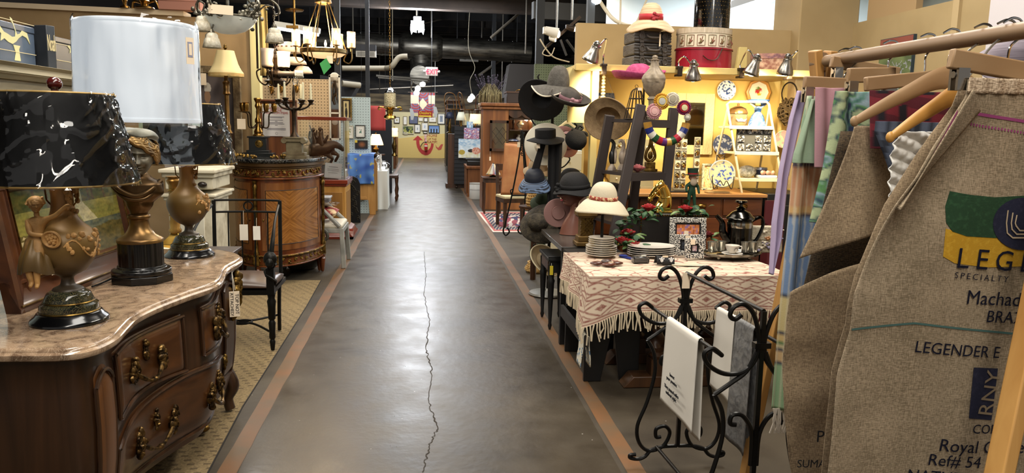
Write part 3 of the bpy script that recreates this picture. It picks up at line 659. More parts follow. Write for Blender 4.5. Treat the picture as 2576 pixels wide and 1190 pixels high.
# ---- landscape painting leaning behind ----
def landscape(u,v):
 g=.5+.5*nz(u*7,v*6,1,2);g2=.5+.5*nz(u*30,v*26,1,5)
 if v>.72:
  c_=mixc('#20301a','#3f5526',g);
  if .5<u<.62:c_=mixc(c_,'#b9b58a',.5+.3*g2)
  for tx in(.2,.3,.7,.74,.86):
   if abs(u-tx-.02*nz(v*4,tx*9))<.012:c_=h('#2b2418')
 elif v>.45:
  c_=mixc('#5d6a34','#a39a4a',g*.8+.2*g2)
  if abs(u-.58-(.7-v)*.35)<.05+.1*(.7-v):c_=mixc(c_,'#cfc49a',.75)
 else:
  c_=mixc('#2f3a24','#6e6638',g*.7+.3*g2)
  if u>.38 and .28+.15*g<v<.46:c_=mixc('#3d4f4c','#5f6f5c',g2)
  if u<.45 and g2>.62:c_=mixc('#d2a52e','#e0d5a8',g)
 c_=mixc(c_,'#c9a04a',.2*g2);k=.68+.5*(.5+.5*nz(u*75,v*40,1,8))+.35*nz(u*16,v*24,1,6)
 return tuple(max(0,min(1,q*k))for q in c_)
tp=T('landscape_painting','woodland landscape oil painting in a broad walnut frame leaning behind the figure lamp','painting',(-1.46,2.79,.842))
e0=V((-1.49,2.79,.871));e1=V((-1.42,3.87,.871));dx=(e1-e0);PW=dx.length;ang_=math.atan2(dx.y,dx.x)
PM=TR((PW/2,0,0));
tp.rotation_euler=(R(-9),0,ang_)
PHT=.56
b,cols=art(landscape,PW-.26,PHT-.24,220,90,TR((PW/2,-.018,.12)));pa=mk('canvas',b,GLOSSART,tp,cols=cols,flat=True)
fb=B();FW=.125
for(x0,x1,z0,z1)in((0,PW,0,FW),(0,PW,PHT-FW,PHT),(0,FW,0,PHT),(PW-FW,PW,0,PHT)):
 hor=x1-x0>z1-z0
 prf=[(0,-.02),(.0,-.05),(.02,-.055),(.03,-.048),(.085,-.03),(.1,-.03),(.105,-.036),(.115,-.036),(.125,-.02),(.125,0),(0,0)]
 inner=(z0>.2)if hor else(x0>.2)
 pf=[((FW-a)if inner else a,c_)for a,c_ in prf]
 if hor:fb.prism([(c_,z0+a)for a,c_ in pf],x0,x1,'YZ')
 else:fb.prism([(x0+a,c_)for a,c_ in pf],z0,z1,'XY')
fo=mk('frame',fb,wood('#3d2010','#6a3d1d','X',6,.3,.3),tp)
mk('gilt_bead',B().tube([(FW-.012,-.037,FW-.012),(PW-FW+.012,-.037,FW-.012),(PW-FW+.012,-.037,PHT-FW+.012),(FW-.012,-.037,PHT-FW+.012)],.005,6,True).tube([(.01,-.055,.03),(PW-.01,-.055,.03)],.004,6),OLDGOLD,fo)
WM[tp.name]=Matrix.Translation(e0)@tp.rotation_euler.to_matrix().to_4x4()
a=mk('price_tag',B().box((.26,-.062,.17),(.11,.002,.085),0,TR((0,0,0),ry=.12)),TAGM,tp);a['label']='cream price tag with handwriting on the frame'
mk('string',B().tube(cat1([(.27,-.06,.1),(.285,-.062,.05),(.27,-.063,0.02),(.262,-.062,.0),(.275,-.062,.0),(.278,-.062,.05)],5),.002,5),PAPER,a)
for k,(s_,z_)in enumerate((('OIL PAINTING',.2),('LANDSCAPE 155.00',.182),('WOOD FRAME',.158),('LANDSCAPE STYLE',.142))):mk('lettering',text(s_,.012,TR((.0,0,0),ry=.12)@Matrix.Translation((.26,-.0635,z_-.015))@FACE,.0002),INK,a)
# ---- dark side table, book, gilt column candlestick, white pedestal cabinet behind ----
tz=.79
t=T('dark_side_table','dark wood side table with a stepped edge between the commode and white cabinet','table',(-1.49,4.5,.004))
mk('tabletop',B().box((0,0,tz-.01),(.8,.38,.02)).box((0,0,tz-.035),(.76,.34,.03)),wood('#1f120a','#3a2413','X',8,.3),t,bev=.004)
mk('pedestal',B().lathe([(.2,0),(.2,.03),(.06,.06),(.04,.3),(.07,.5),(.045,.7),(.12,tz-.05)],(-.1,0,0),20),wood('#1f120a','#3a2413','Z',8,.3),t)
p=P(500,612,z=tz+.005)
t=T('open_book','thin red-edged book lying open on the dark side table','book',(p.x-.05,4.5,tz+.006))
mk('cover',B().box((0,0,.004),(.3,.2,.006)),mat('#8d1f1c',.5),t)
def pg(u,v):return(-.145+.29*u,-.095+.19*v,.01+.018*abs(sin(PI*(u*2)))**.8*(1-.3*v))
mk('pages',B().surf(pg,24,3),mat('#e8dcc4',.8),t,thick=.004)
p=P(412,625,z=tz)
t=T('column_candlestick','gilt column candlestick with a spiral vine and square foot behind the bust lamp','candlestick',(-1.43,4.55,tz+.024))
b=B().box((0,0,.012),(.15,.15,.024));b.lathe([(.1,.024),(.06,.05),(.035,.07),(.03,.085)],n=4,M=Matrix.Rotation(PI/4,4,'Z'))
for k in(-1,1):
 for j in(-1,1):b.ball((.06*k,.06*j,.0),.02,8,6)
mk('foot',b,GOLD,t,bev=.002)
mk('column',B().lathe([(.034,.085),(.036,.1),(.028,.11),(.03,.15),(.026,.16),(.026,.36),(.032,.37),(.038,.385),(.03,.395),(.04,.41)],n=40,mod=lambda a,i:1-.05*max(0,sin(a*10))if 3<i<7 else 1),mat('#b38a48',.35,.8,'#8a6530',12),t,ang=60)
mk('vine',B().tube([(.03*cos(k*.45),.03*sin(k*.45),.16+.2*k/60)for k in range(60)],.003,5),GOLD,t)
DIST=mat('#cfc6ae',.7,0,'#9c9077',9,lo=.45,hi=.75,bump=.15)
t=T('pedestal_cabinet','distressed white column-shaped cabinet with dark oval knobs and marble plinth','cabinet',(P(492,600,Y=6.1).x,6.25,.004))
x0=P(440,440,Y=5.95).x;x1=P(546,440,Y=5.95).x;wd=x1-x0+.1;ztop=P(490,428,Y=5.95).z
mk('body',B().box((0,0,ztop*.42),(wd*.8,.5,ztop*.84)),DIST,t,bev=.01)
mk('cornice',B().box((0,0,ztop-.015),(wd*1.02,.62,.03)).box((0,0,ztop-.045),(wd*.95,.56,.04)).box((0,0,ztop-.11),(wd*.86,.52,.09)).box((0,0,ztop-.2),(wd*.98,.6,.025)).box((0,0,ztop-.225),(wd*.92,.56,.03)),DIST,t,bev=.008)
mk('panel',B().box((0,-.252,ztop*.42),(wd*.5,.01,ztop*.58)),mat('#c3bca8',.35,0,'#d8d2c0',4),t,bev=.006)
for sx in(-1,1):mk('knob',B().ball((sx*wd*.25,-.275,ztop-.115),(.035,.02,.022)),mat('#241a14',.3),t)
# ---- cream armoire with painted boxes at far left ----
ax=-2.1
t=T('cream_armoire','cream limed armoire with a moulded crown behind the painting','armoire',(-2.45,4.4,.004))
az=P(100,172,x=ax).z
LIME=mat('#b5a98a',.6,0,'#8f8468',6,(1,.3,3),6)
mk('crown',B().prism([(.42,az-.05),(.40,az-.02),(.43,az),(-.2,az),(-.2,az-.05)],-1.3,1.05,'XZ',M=Matrix.Identity(4)).prism([(.36,az-.08),(.38,az-.05),(-.2,az-.05),(-.2,az-.08)],-1.3,1.02,'XZ'),LIME,t,bev=.004)
mk('frieze',B().box((.07,-.14,az-.17),(.52,2.3,.18)),LIME,t,bev=.004)
mk('body',B().box((.05,-.14,(az-.26)/2),(.5,2.26,az-.26)),mat('#9fb0b0',.5,0,'#b9c4bf',5),t)
mk('door',B().box((.31,-.7,(az-.3)/2),(.02,1.05,az-.5)),mat('#a9b9b8',.5),t,bev=.004);mk('door',B().box((.31,.42,(az-.3)/2),(.02,1.05,az-.5)),mat('#a9b9b8',.5),t,bev=.004)
SLATE=mat('#1d2026',.35,0,'#33383f',4)
def swan(b,s,M):
 ""
 body=[(-.5,.1),(-.35,.16),(-.2,.05),(-.05,.02),(.1,-.02),(.22,.0),(.24,.1),(.15,.25),(.08,.3),(.06,.37),(.14,.34),(.2,.22),(.3,.05),(.42,.08),(.5,.15),(.7,.12),(.8,-.1),(.66,.02),(.5,.05),(.35,-.02),(.24,-.1),(.1,-.16),(-.05,-.14),(-.2,-.08),(-.34,-.14),(-.3,.0)]
 b.prism([(x*s,z*s)for x,z in body],0,-.002,'XZ',M)
for(nm,lab,y0,y1,ze,rot,dp,ln)in(('painted_box','larger dark box with painted-in blue sheen and a cream bird, nearest on the armoire',3.5,4.6,102,0,1,1),('painted_box','smaller dark painted box with a cream bird beside the white drum shade',4.84,5.42,0,0,0,0)):
 zt_=(P(60,62,x=ax).z-az)if dp else .2
 t=T(nm,lab,'box',(-2.32,(y0+y1)/2,az+.006))
 L_=y1-y0
 mk('body',B().box((0,0,zt_*.42),(.34,L_,zt_*.84)),SLATE if not dp else mat('#3f4a5c',.25,0,'#56657a',3),t,bev=.004)  # nearest box: blue sheen of its glossy front is put into the colour
 mk('lid',B().box((0,0,zt_*.92),(.345,L_+.005,zt_*.155)),SLATE if not dp else mat('#3f4a5c',.25,0,'#4d5a6d',3),t,bev=.004)
 Mf=TR((.171,0,zt_*.5),rz=PI/2);b=B();swan(b,.26 if dp else .16,Mf@TR((L_*.26 if dp else-L_*.1,0,.04)))
 if dp:
  b.prism([(-.03,-.13),(.03,-.13),(.02,-.07),(.035,-.05),(-.035,-.05),(-.015,-.09)],0,-.002,'XZ',Mf@TR((L_*.32,0,.045)))
 mk('bird_painting',b,mat('#d3cf9a',.6),t)
 mk('lining',B().box((0,-.002,-zt_*.18),(L_,.002,.003),0,Mf).box((0,-.002,.12 if dp else .06),(L_,.002,.003),0,Mf),CREAM,t)
 if dp:
  Me=TR((0,L_/2+.002,zt_*.5),rz=PI)
t=T('dark_box','narrow dark box with cream brush lettering between the two bird boxes','box',(-2.25,4.72,az+.006))
mk('body',B().box((0,0,.12),(.34,.06,.24)),SLATE,t,bev=.003)
t.rotation_euler=(0,0,-.35);
mk('lettering',text('Noah',.13,TR((.172,0,.1))@Matrix.Rotation(PI/2,4,'Z')@FACE@Matrix.Diagonal((.2,1,1,1)),.001),CREAM,t)
# ================= left side, middle distance =================
def blotch(pal,s=5,seed=0,sx=1):
 pal=[h(c)for c in pal];n=len(pal)
 def f(u,v):
  k=(nz(u*s*sx,v*s,1,seed)*1.4+.5+.25*nz(u*s*3,v*s*3,1,seed+9))*(n-1);k=min(n-1.001,max(0,k));i=int(k);return mixc(pal[i],pal[i+1],(k-i)**1.5)
 return f
def picture(label,x0,y0,x1,y1,Y,fn,fc='#2a1a10',fw=.04,mat_=None,matw=0,res=26,cat='picture',name='framed_picture',group=None,rz=0,tag=False,d=.03):
 y0,y1=min(y0,y1),max(y0,y1);a=P(x0,y1,Y=Y);b_=P(x1,y0,Y=Y);wd=b_.x-a.x;ht=b_.z-a.z
 t=T(name,label,cat,((a.x+b_.x)/2,Y,a.z),rz,group)
 if fw:
  fb=B()
  for(u0,u1,w0,w1)in((-wd/2,wd/2,0,fw),(-wd/2,wd/2,ht-fw,ht),(-wd/2,-wd/2+fw,fw,ht-fw),(wd/2-fw,wd/2,fw,ht-fw)):
   fb.box(((u0+u1)/2,0,(w0+w1)/2),(u1-u0,d,w1-w0))
  mk('frame',fb,fc if not isinstance(fc,str)else mat(fc,.4),t,bev=min(.004,fw/5))
 else:mk('stretcher',B().box((0,.01,ht/2),(wd-.004,.018,ht-.004)),mat('#b8a88a',.8),t)
 if mat_:mk('mount',B().box((0,-.002,ht/2),(wd-2*fw,.006,ht-2*fw)),mat(mat_,.8),t)
 k=fw+matw;aw=wd-2*k;ah=ht-2*k
 bb,cols=art(fn,aw,ah,res,max(4,int(res*ah/aw)),TR((0,-.006,k)));mk('print',bb,ART,t,cols=cols,flat=True)
 return t
# ---- demilune cabinet ----
MAH=wood('#5d3216','#8f5a2c','Z',5,.28,.4);MAHD=wood('#4c220c','#7a3f18','Z',6,.3,.3)
GILT=mat('#a8853f',.4,.8,'#4a3312',40,lo=.35,hi=.6,bump=.6,bsc=90)
DX,DY,RX,RY=-1.455,7.98,.435,.76
dc=T('demilune_cabinet','bow-fronted inlaid walnut cabinet with gilt frieze and black marble top','cabinet',(DX,DY,.006))
def arc(rx,ry,n=40):return[(-rx,.06)]+[(rx*cos(PI+PI*k/n),ry*sin(PI+PI*k/n))for k in range(n+1)]+[(rx,.06)]
mk('marble_top',B().prism(arc(RX+.03,RY+.03),1.165,1.19,'XY').prism(arc(RX+.015,RY+.015),1.155,1.165,'XY'),marble('#0b0c0d','#191b1d','#aaa79f',5,.08),dc,bev=.004)
mk('cornice',B().prism(arc(RX+.005,RY+.005),1.12,1.155,'XY').prism(arc(RX-.012,RY-.012),1.1,1.12,'XY'),mat('#5c4326',.35,.3),dc,bev=.006)
mk('body',B().prism(arc(RX-.025,RY-.025),.25,1.1,'XY').prism(arc(RX,RY),1.0,1.016,'XY').prism(arc(RX,RY),.27,.29,'XY').prism(arc(RX,RY),.175,.19,'XY').prism(arc(RX-.02,RY-.02),.18,.27,'XY'),MAHD,dc,bev=.004)
def ap(a,z,o=0):return V(((RX-.025+o)*cos(a),(RY-.025+o)*sin(a),z))
def relief(a0,a1,z0,z1,n,seed):
 r_=random.Random(seed);b=B()
 for i in range(n):
  a=a0+(a1-a0)*(i+.5)/n;zc=(z0+z1)/2+(z1-z0)*.2*sin(i*2.1)
  b.tube([ap(a+.028*cos(k*.9)*(1-k*.1),zc+(z1-z0)*.42*sin(k*.9)*(1-k*.1),.008)for k in range(8)],[.007-.0006*k for k in range(8)],6)
  b.ball(ap(a,zc,.01),(.008,.008,.012),6,4)
  b.ball(ap(a+.02,zc+.015*sin(i*3),.008),(.013,.013,.008),6,4)
 b.tube([ap(a0+(a1-a0)*k/20,z0,.006)for k in range(21)],.004,5).tube([ap(a0+(a1-a0)*k/20,z1,.006)for k in range(21)],.004,5);return b
aC=math.acos((P(643,560,Y=7.25).x-DX)/RX);aC=2*PI-aC if True else aC
aL,aR=PI+.1,2*PI-.12
FRZ=[(PI+.08,aC-.11),(aC-.09,aC+.09),(aC+.11,2*PI-.1)]
for i,(a0,a1)in enumerate(FRZ):mk('gilt_frieze',relief(a0,a1,1.028,1.09,max(3,int((a1-a0)*9)),i),GILT,dc)
mk('gilt_apron',relief(PI+.1,2*PI-.1,.195,.26,22,7).tube([ap(PI+.05+(PI-.1)*k/40,.28,.028)for k in range(41)],.009,6),GILT,dc)
def chev():
 M,t,N,L,p=nodes('veneer');tc=N.new('ShaderNodeTexCoord');sp=N.new('ShaderNodeSeparateXYZ');L.new(tc.outputs['Generated'],sp.inputs[0])
 ax_=math_(N,L,'ABSOLUTE',math_(N,L,'SUBTRACT',sp.outputs[0],.5));az_=math_(N,L,'ABSOLUTE',math_(N,L,'SUBTRACT',sp.outputs[2],.46))
 q=math_(N,L,'ADD',math_(N,L,'MULTIPLY',ax_,5.),math_(N,L,'MULTIPLY',az_,-7.));cb=N.new('ShaderNodeCombineXYZ');L.new(q,cb.inputs[0]);L.new(math_(N,L,'MULTIPLY',ax_,.8),cb.inputs[1])
 n=N.new('ShaderNodeTexNoise');n.inputs['Scale'].default_value=4;n.inputs['Detail'].default_value=7;L.new(cb.outputs[0],n.inputs['Vector'])
 cr=N.new('ShaderNodeValToRGB');e=cr.color_ramp.elements;e[0].position=.3;e[1].position=.7;e[0].color=(*h('#6d4019'),1);e[1].color=(*h('#ae763a'),1);L.new(n.outputs['Fac'],cr.inputs[0]);L.new(cr.outputs[0],p.inputs['Base Color'])
 p.inputs['Roughness'].default_value=.25;p.inputs['Coat Weight'].default_value=.4;return M
CHEV=chev()
for(a0,a1)in((PI+.12,aC-.12),(aC+.13,2*PI-.2)):
 o=mk('door',B().surf(lambda u,v:ap(a0+(a1-a0)*u,.33+.64*v,.007),20,2),MAH,dc)
 i0,i1=a0+.1,a1-.1
 mk('veneer_panel',B().surf(lambda u,v:ap(i0+(i1-i0)*u,.39+.51*v,.0095),20,2),CHEV,o)
 mk('inlay_line',B().tube([ap(i0+(i1-i0)*k/12,.39,.01)for k in range(13)]+[ap(i1-(i1-i0)*k/12,.9,.01)for k in range(13)],.003,5,True),BLACK,o)
 q=ap(a0+.04 if a0>aC else a1-.04,.62,.012);mk('keyhole',B().ball(q,(.009,.006,.013),8,6),OLDGOLD,o)
for a in(PI+.02,aC,2*PI-.06):
 c_=ap(a,0,.02);r_=B().lathe([(.025,.29),(.028,.31),(.018,.33),(.02,.38),(.012,.44),(.016,.5),(.02,.56),(.014,.6),(.02,.72),(.018,.9),(.026,.94),(.016,.96),(.024,.99)],(c_.x,c_.y,0),14)
 mk('gilt_column',r_.box((c_.x,c_.y,.235),(.05,.05,.09)),GILT if 0 else OLDGOLD,dc)
 mk('leg',B().lathe([(.012,0),(.018,.02),(.03,.12),(.034,.14),(.026,.155),(.034,.18)],(c_.x*.97,c_.y*.97,0),14),MAHD,dc)
for sx in(-.38,.38):mk('leg',B().lathe([(.012,0),(.018,.02),(.03,.12),(.034,.18)],(sx,.0,0),12),MAHD,dc)
ZT=1.193
def arm_curve(a,r_,z0,z1,sag):return cat1([(0,0,z0),(r_*.35*cos(a),r_*.35*sin(a),z0-sag*.3),(r_*.7*cos(a),r_*.7*sin(a),z0-sag),(r_*cos(a),r_*sin(a),(z0+z1)/2-sag*.2),(r_*cos(a),r_*sin(a),z1)],4)
CY1=7.9;p=P(652,396,Y=CY1)
t=T('brass_candelabra','brass five-arm candelabra without candles on a black slate clock-shaped base','candelabra',(p.x,CY1,ZT));zz=lambda y:P(652,y,Y=CY1).z-ZT
mk('slate_base',B().box((0,0,.02),(.3,.17,.04)).box((0,0,.05),(.22,.14,.03)).box((0,0,.065+.06),(.17,.12,.13)).box((0,0,.195),(.2,.14,.016)),mat('#141516',.28),t,bev=.004)
mk('medallion',B().ball((.015,-.06,.13),(.034,.008,.036),20,10).tube([(.015+.036*cos(k*.4),-.064,.13+.036*sin(k*.4))for k in range(16)],.004,6,True),OLDGOLD,t)
za=zz(300);mk('column',B().lathe([(.055,.203),(.055,.215),(.04,.23),(.045,.25),(.03,.28),(.026,.3),(.022,za-.04),(.032,za-.03),(.03,za),(.018,za+.02),(.016,za+.1),(.03,za+.13),(.02,za+.16),(.038,za+.2),(.03,za+.21)],(0,0,0),18),BRASS,t)
for k in range(5):
 a=k*2*PI/5+.4;pts=[(0,0,za-.02),(.05*cos(a),.05*sin(a),za-.08),(.1*cos(a),.1*sin(a),za-.07),(.11*cos(a),.11*sin(a),za+.05),(.16*cos(a),.16*sin(a),za+.07)]
 ar=mk('arm',B().tube(cat1(pts,5),.007,7),mat('#3d2f1f',.4,.8),t);e_=V(pts[-1])
 mk('candle_cup',B().lathe([(.01,-.005),(.05,.006),(.02,.01),(.024,.03),(.03,.06),(.026,.08),(.036,.09)],e_,14),BRASS,ar)
tagbits(t,V((p.x-.13,CY1-.14,ZT+za+.02)),.02,.08,.1,'cream price tag')
t=T('tag_notice','typed notice about not removing tags pinned to a walnut board behind the candelabra','sign',(P(702,400,Y=8.35).x,8.35,ZT-.0))
SY=8.33;a=P(652,400,Y=SY);b_=P(746,252,Y=SY);t.location=((a.x+b_.x)/2,SY,1.0);WM[t.name]=Matrix.Translation(t.location);ht=b_.z-1.0;wd=b_.x-a.x
mk('board',B().box((0,.02,ht/2),(wd,.03,ht)).box((0,.0,ht-.01),(wd,.05,.02)),wood('#5a3016','#7d4a24','Z',6),t,bev=.003)
a2=P(662,342,Y=SY);b2=P(728,262,Y=SY);pw,ph_=b2.x-a2.x,b2.z-a2.z;pc=(a2.x+b2.x)/2-t.location.x;pz=a2.z-1.0
pp=mk('paper',B().box((pc,-.002,pz+ph_/2),(pw,.003,ph_)),mat('#dcd8d4',.8),t)
for k,s_ in enumerate(('PLEASE DO NOT','REMOVE','TAGS FROM ITEMS')):mk('lettering',text(s_,.03,Matrix.Translation((pc,-.006,pz+ph_*(.84-.075*k)))@FACE),mat('#b03030',.8),pp)
b=B()
for k,(o_,w_)in enumerate(((.6,.6),(.57,.45),(.5,.5),(.46,.1),(.42,.5),(.38,.6),(.34,.1),(.24,.7),(.2,.7))):b.box((pc,-.004,pz+ph_*o_),(pw*w_,.001,.006))
b.tube([(pc+.012*cos(k*.5),-.004,pz+ph_*.09+.012*sin(k*.5))for k in range(13)],.0015,4)
mk('small_print',b,mat('#77737a',.8),pp)
IY=7.6;p=P(742,398,Y=IY)
t=T('iron_candelabra','dark iron candelabra with cream tapers on a carved stone column plinth','candelabra',(p.x,IY,ZT));zz=lambda y:P(742,y,Y=IY).z-ZT
SBR=mat('#7d7155',.7,0,'#58492f',9,bump=.2)
zc=zz(345);mk('stone_column',B().box((0,0,.015),(.25,.2,.03)).box((0,0,.045),(.21,.17,.03)).box((0,0,.065+zc*.3),(.15,.12,zc*.66)).box((0,0,zc-.03),(.19,.15,.03)).box((0,0,zc-.006),(.2,.16,.016)).cyl((-.09,-.08,zc-.035),(-.09,.08,zc-.035),.028).cyl((.09,-.08,zc-.035),(.09,.08,zc-.035),.028),SBR,t,bev=.004)
z1_=zz(272);IRB=mat('#2a211a',.4,.7,'#4b3a28',20)
mk('stem',B().lathe([(.05,zc),(.035,zc+.02),(.02,zc+.05),(.02,z1_-.05),(.03,z1_-.02),(.03,z1_),(.012,z1_+.02),(.014,zz(235)),(.006,zz(215))],(0,0,0),14,mod=lambda a,i:1+.12*sin(a*7)),IRB,t)
CW=mat('#e3dcb8',.5,sub=.2)
for k in range(6):
 a=k*PI/3+.2;r_=.145 if k%2 else .16;zt_=zz(252)+.01*sin(k*2)
 pts=[(0,0,z1_-.01),(.06*cos(a),.06*sin(a),z1_-.01),(.12*cos(a),.12*sin(a),z1_+.01),(r_*cos(a),r_*sin(a),zt_-.03)]
 ar=mk('arm',B().tube(cat1(pts,4),[.014-.0006*i for i in range(13)],6),IRB,t);e_=V(pts[-1])
 mk('candle_cup',B().lathe([(.008,-.01),(.04,0),(.018,.008),(.024,.02),(.034,.035),(.014,.04)],e_,12),IRB,ar)
 ln=.15+.012*sin(k*4);cd=mk('candle',B().lathe([(.012,.035),(.013,.06),(.009,.035+ln),(.002,.04+ln)],e_,10,TR((0,0,0),ry=.02*sin(k*3))),CW,ar)
for i,(a,dy)in enumerate(((615,7.35),(640,7.3),(690,7.32),(712,7.5),(600,7.6))):
 p=P(a,400,Y=dy);r_=random.Random(i);b=B()
 for k in range(9):b.ball((r_.uniform(-.03,.03),r_.uniform(-.02,.02),.012+r_.uniform(0,.025)),r_.uniform(.008,.016),7,5)
 one('gilt_ornament',['small gilt leaf ornament leftmost on the black marble top','gilt cherub ornament in front of the slate base','gilt beaded ornament between the two candelabra','gilt scroll ornament beside the stone column','gilt shell ornament under the buffet lamp'][i],'ornament',b,GILT,(p.x,dy,ZT))
# ---- buffet lamp ----
LY=8.05;p=P(576,402,Y=LY);
t=T('buffet_lamp','tall brass buffet lamp with a fringed cream bell shade before the rider painting','lamp',(p.x,LY,ZT));zz=lambda y:P(576,y,Y=LY).z-ZT
mk('base',B().box((0,0,.012),(.17,.17,.024)).lathe([(.07,.024),(.06,.05),(.03,.08),(.045,.14),(.03,.2),(.02,.23)],n=16),OLDGOLD,t,bev=.003)
mk('stem',B().lathe([(.03,.22),(.05,zz(335)),(.03,zz(325)),(.034,zz(318)),(.022,zz(310)),(.022,zz(240)),(.04,zz(236)),(.03,zz(228)),(.034,zz(218)),(.03,zz(215)),(.04,zz(208)),(.02,zz(203)),(.02,zz(185))],(0,0,0),16),mat('#5b4426',.35,.8,'#8f6a36',10),t)
zb,zt_=zz(192),zz(128)
CSH=mat('#d9c592',.6,em=.12,ecol='#d8b870');SHP=[(.172,zb),(.17,zb+.035),(.15,zb+.06),(.12,zb+.12),(.1,zb+.19),(.085,zb+.25),(.075,zt_)]
s_=mk('lamp_shade',B().lathe(SHP,(0,0,0),48,mod=lambda a,i:1-.035*abs(sin(a*4)),caps=False),CSH,t,thick=.004)
mk('fringe',B().lathe([(.174,zb-.004),(.175,zb+.028)],(0,0,0),48,mod=lambda a,i:1-.035*abs(sin(a*4))+.006*sin(a*60),caps=False),mat('#c9a768',.6),s_)
mk('finial',B().lathe([(.006,zt_),(.01,zt_+.01),(.02,zt_+.03),(.012,zt_+.045),(.018,zt_+.05),(.004,zt_+.065)],(0,0,0),12),OLDGOLD,t)
# ---- rider painting ----
def rider(u,v):
 g=.5+.5*nz(u*6,v*6,1,3);c_=mixc('#3a3338','#5f5552',g)
 if(u-.25)**2*1.2+(v-.5)**2*2<.035+.01*g:c_=mixc('#c9ab2a','#8d7a2a',g)
 if(u-.12)**2+(v-.45)**2<.02:c_=h('#b9b59a')
 if(u-.33)**2+(v-.72)**2<.006:c_=h('#8c6b50')
 if(u-.34)**2+((v-.82)*1.3)**2<.008 and v>.78:c_=h('#b9b3a8')
 if v<.3:c_=mixc('#2f2826','#6a4a30',g)
 return c_
t=picture('dark painting of a rider in yellow in a worn carved gilt frame',478,410,604,168,8.36,rider,mat('#7d6b4c',.6,.3,'#4a3a24',9,bump=.5,bsc=30),.075,cat='painting',name='rider_painting',d=.06,res=90)
tagbits(t,P(508,172,Y=8.3),.05,.08,.12,'cream price tag')
# ---- iron chair ----
CHY=5.12
t=T('iron_armchair','black iron armchair with a brown leather seat and two white tags on its back','chair',(-1.26,5.36,.01))
mk('seat',B().surf(lambda u,v:((-.25+.5*u)*(1+.06*sin(PI*v)),-.24+.46*v,.43+.055*(sin(PI*u)*sin(PI*v))**.4),24,20).surf(lambda u,v:((-.25+.5*u)*(1+.06*sin(PI*v)),-.24+.46*v,.4),4,4),mat('#3a2a20',.35,0,'#4d392c',5),t,thick=.012)
mk('seat_frame',B().bar((-.25,-.24,.4),(.25,-.24,.4),.03).bar((-.25,.22,.4),(.25,.22,.4),.03).bar((-.25,-.24,.4),(-.25,.22,.4),.03).bar((.25,-.24,.4),(.25,.22,.4),.03),IRON,t)
TURN=[(.012,0),(.016,.03),(.02,.06),(.014,.075),(.022,.09),(.02,.13),(.024,.19),(.016,.21),(.024,.22),(.026,.3),(.03,.34),(.022,.36),(.03,.4)]
for sx in(-1,1):
 l=mk('leg',B().lathe(TURN,(sx*.25,-.24,0),14),IRON,t)
 mk('lion_mask',B().add(headb(.085,24,20),TR((sx*.25,-.255,.56))).box((sx*.25,-.245,.48),(.05,.05,.18)).ball((sx*.25,-.245,.63),(.045,.035,.05)).tube([(sx*.25+.035*cos(k),-.25+.02*sin(k),.6-.02*k)for k in range(9)],.012,6),IRON,l)
 mk('arm_rest',B().tube(cat1([(sx*.25,-.24,.62),(sx*.262,-.2,.76),(sx*.25,-.05,.86),(sx*.23,.2,.94)],8),[.02-.011*min(1,k/14)for k in range(25)],8),IRON,t)
 mk('leg',B().tube(cat1([(sx*.22,.22,.4),(sx*.21,.24,.2),(sx*.2,.28,0)],4),.014,8),IRON,t)
bk=B()
def bz(u,z):return(-.23*1+.46*u,.22+.05*(z-.4)+.04*(1-(2*u-1)**2),z)
for zq in(.97,.885):bk.tube([bz(k/12,zq+(.02*(1-(2*k/12-1)**2)if zq>1 else 0))for k in range(13)],.008,7)
for u in(0,1):bk.tube([bz(u,.4+.57*k/6)for k in range(7)],.014,8)
for u in(.2,.4,.6,.8):bk.tube([bz(u,.42+.465*k/6)for k in range(7)],.006,6)
cc=bz(.5,.925);bk.tube([(cc[0]+.032*cos(k*.4),cc[1],cc[2]+.032*sin(k*.4))for k in range(16)],.006,6,True)
mk('backrest',bk,IRON,t)
st_=B().tube(cat1([(-.25,-.24,.12),(-.1,-.05,.13),(0,.0,.13),(.1,-.05,.13),(.25,-.24,.12)],5),.008,7).tube(cat1([(-.2,.26,.12),(-.1,.1,.13),(0,.05,.13),(.1,.1,.13),(.2,.26,.12)],5),.008,7)
mk('stretcher',st_.tube([(.06*cos(k*.4),.02+.06*sin(k*.4),.13)for k in range(16)],.007,6,True),IRON,t)
tagbits(t,P(612,530,Y=5.6),.1,.058,.115,'white tag hanging on a long string',m=mat('#e6dccb',.8));tagbits(t,P(645,548,Y=5.55),.06,.05,.1,'white tag tied to a spindle',m=mat('#efe8da',.8))
# ---- glass display case ----
CX0,CX1,CY0,CYB=P(733,300,Y=10.3).x,-1.03,10.3,11.0
RED=wood('#5a1d10','#7d3018','X',6,.25,.3);OAK=wood('#a5742f','#c69650','Z',6,.4);OAKD=wood('#7d5522','#9c6f32','Z',6,.4)
t=T('display_case','oak floor display case with red mouldings and a glass top section','display case',(0,0,.002));cw=CX1-CX0;cx=(CX0+CX1)/2;cyc=(CY0+CYB)/2;cd=CYB-CY0
zd=P(880,452,Y=CY0).z;ztc=P(880,300,Y=CY0).z
mk('plinth',B().prism([(-.1,0),(-.1,.03),(-.07,.06),(-.055,.1),(0,.13),(0,0)],CX0,CX1+.1,'YZ',TR((0,CY0,0))).prism([(CX1+.1,0),(CX1+.1,.03),(CX1+.07,.06),(CX1+.055,.1),(CX1,.13),(CX1,0)],CY0-.1,CYB,'XZ'),RED,t)
mk('body',B().box((cx,cyc,zd/2),(cw,cd,zd-.06)),OAK,t,bev=.004)
for(u0,u1)in((.06,.48),(.52,.94)):mk('panel',B().box((CX0+cw*(u0+u1)/2,CY0-.001,zd*.47),(cw*(u1-u0),.008,zd*.62)),OAKD,t,bev=.003)
mk('panel',B().box((CX1+.001,cyc,zd*.47),(.008,cd*.76,zd*.62)),OAKD,t,bev=.003)
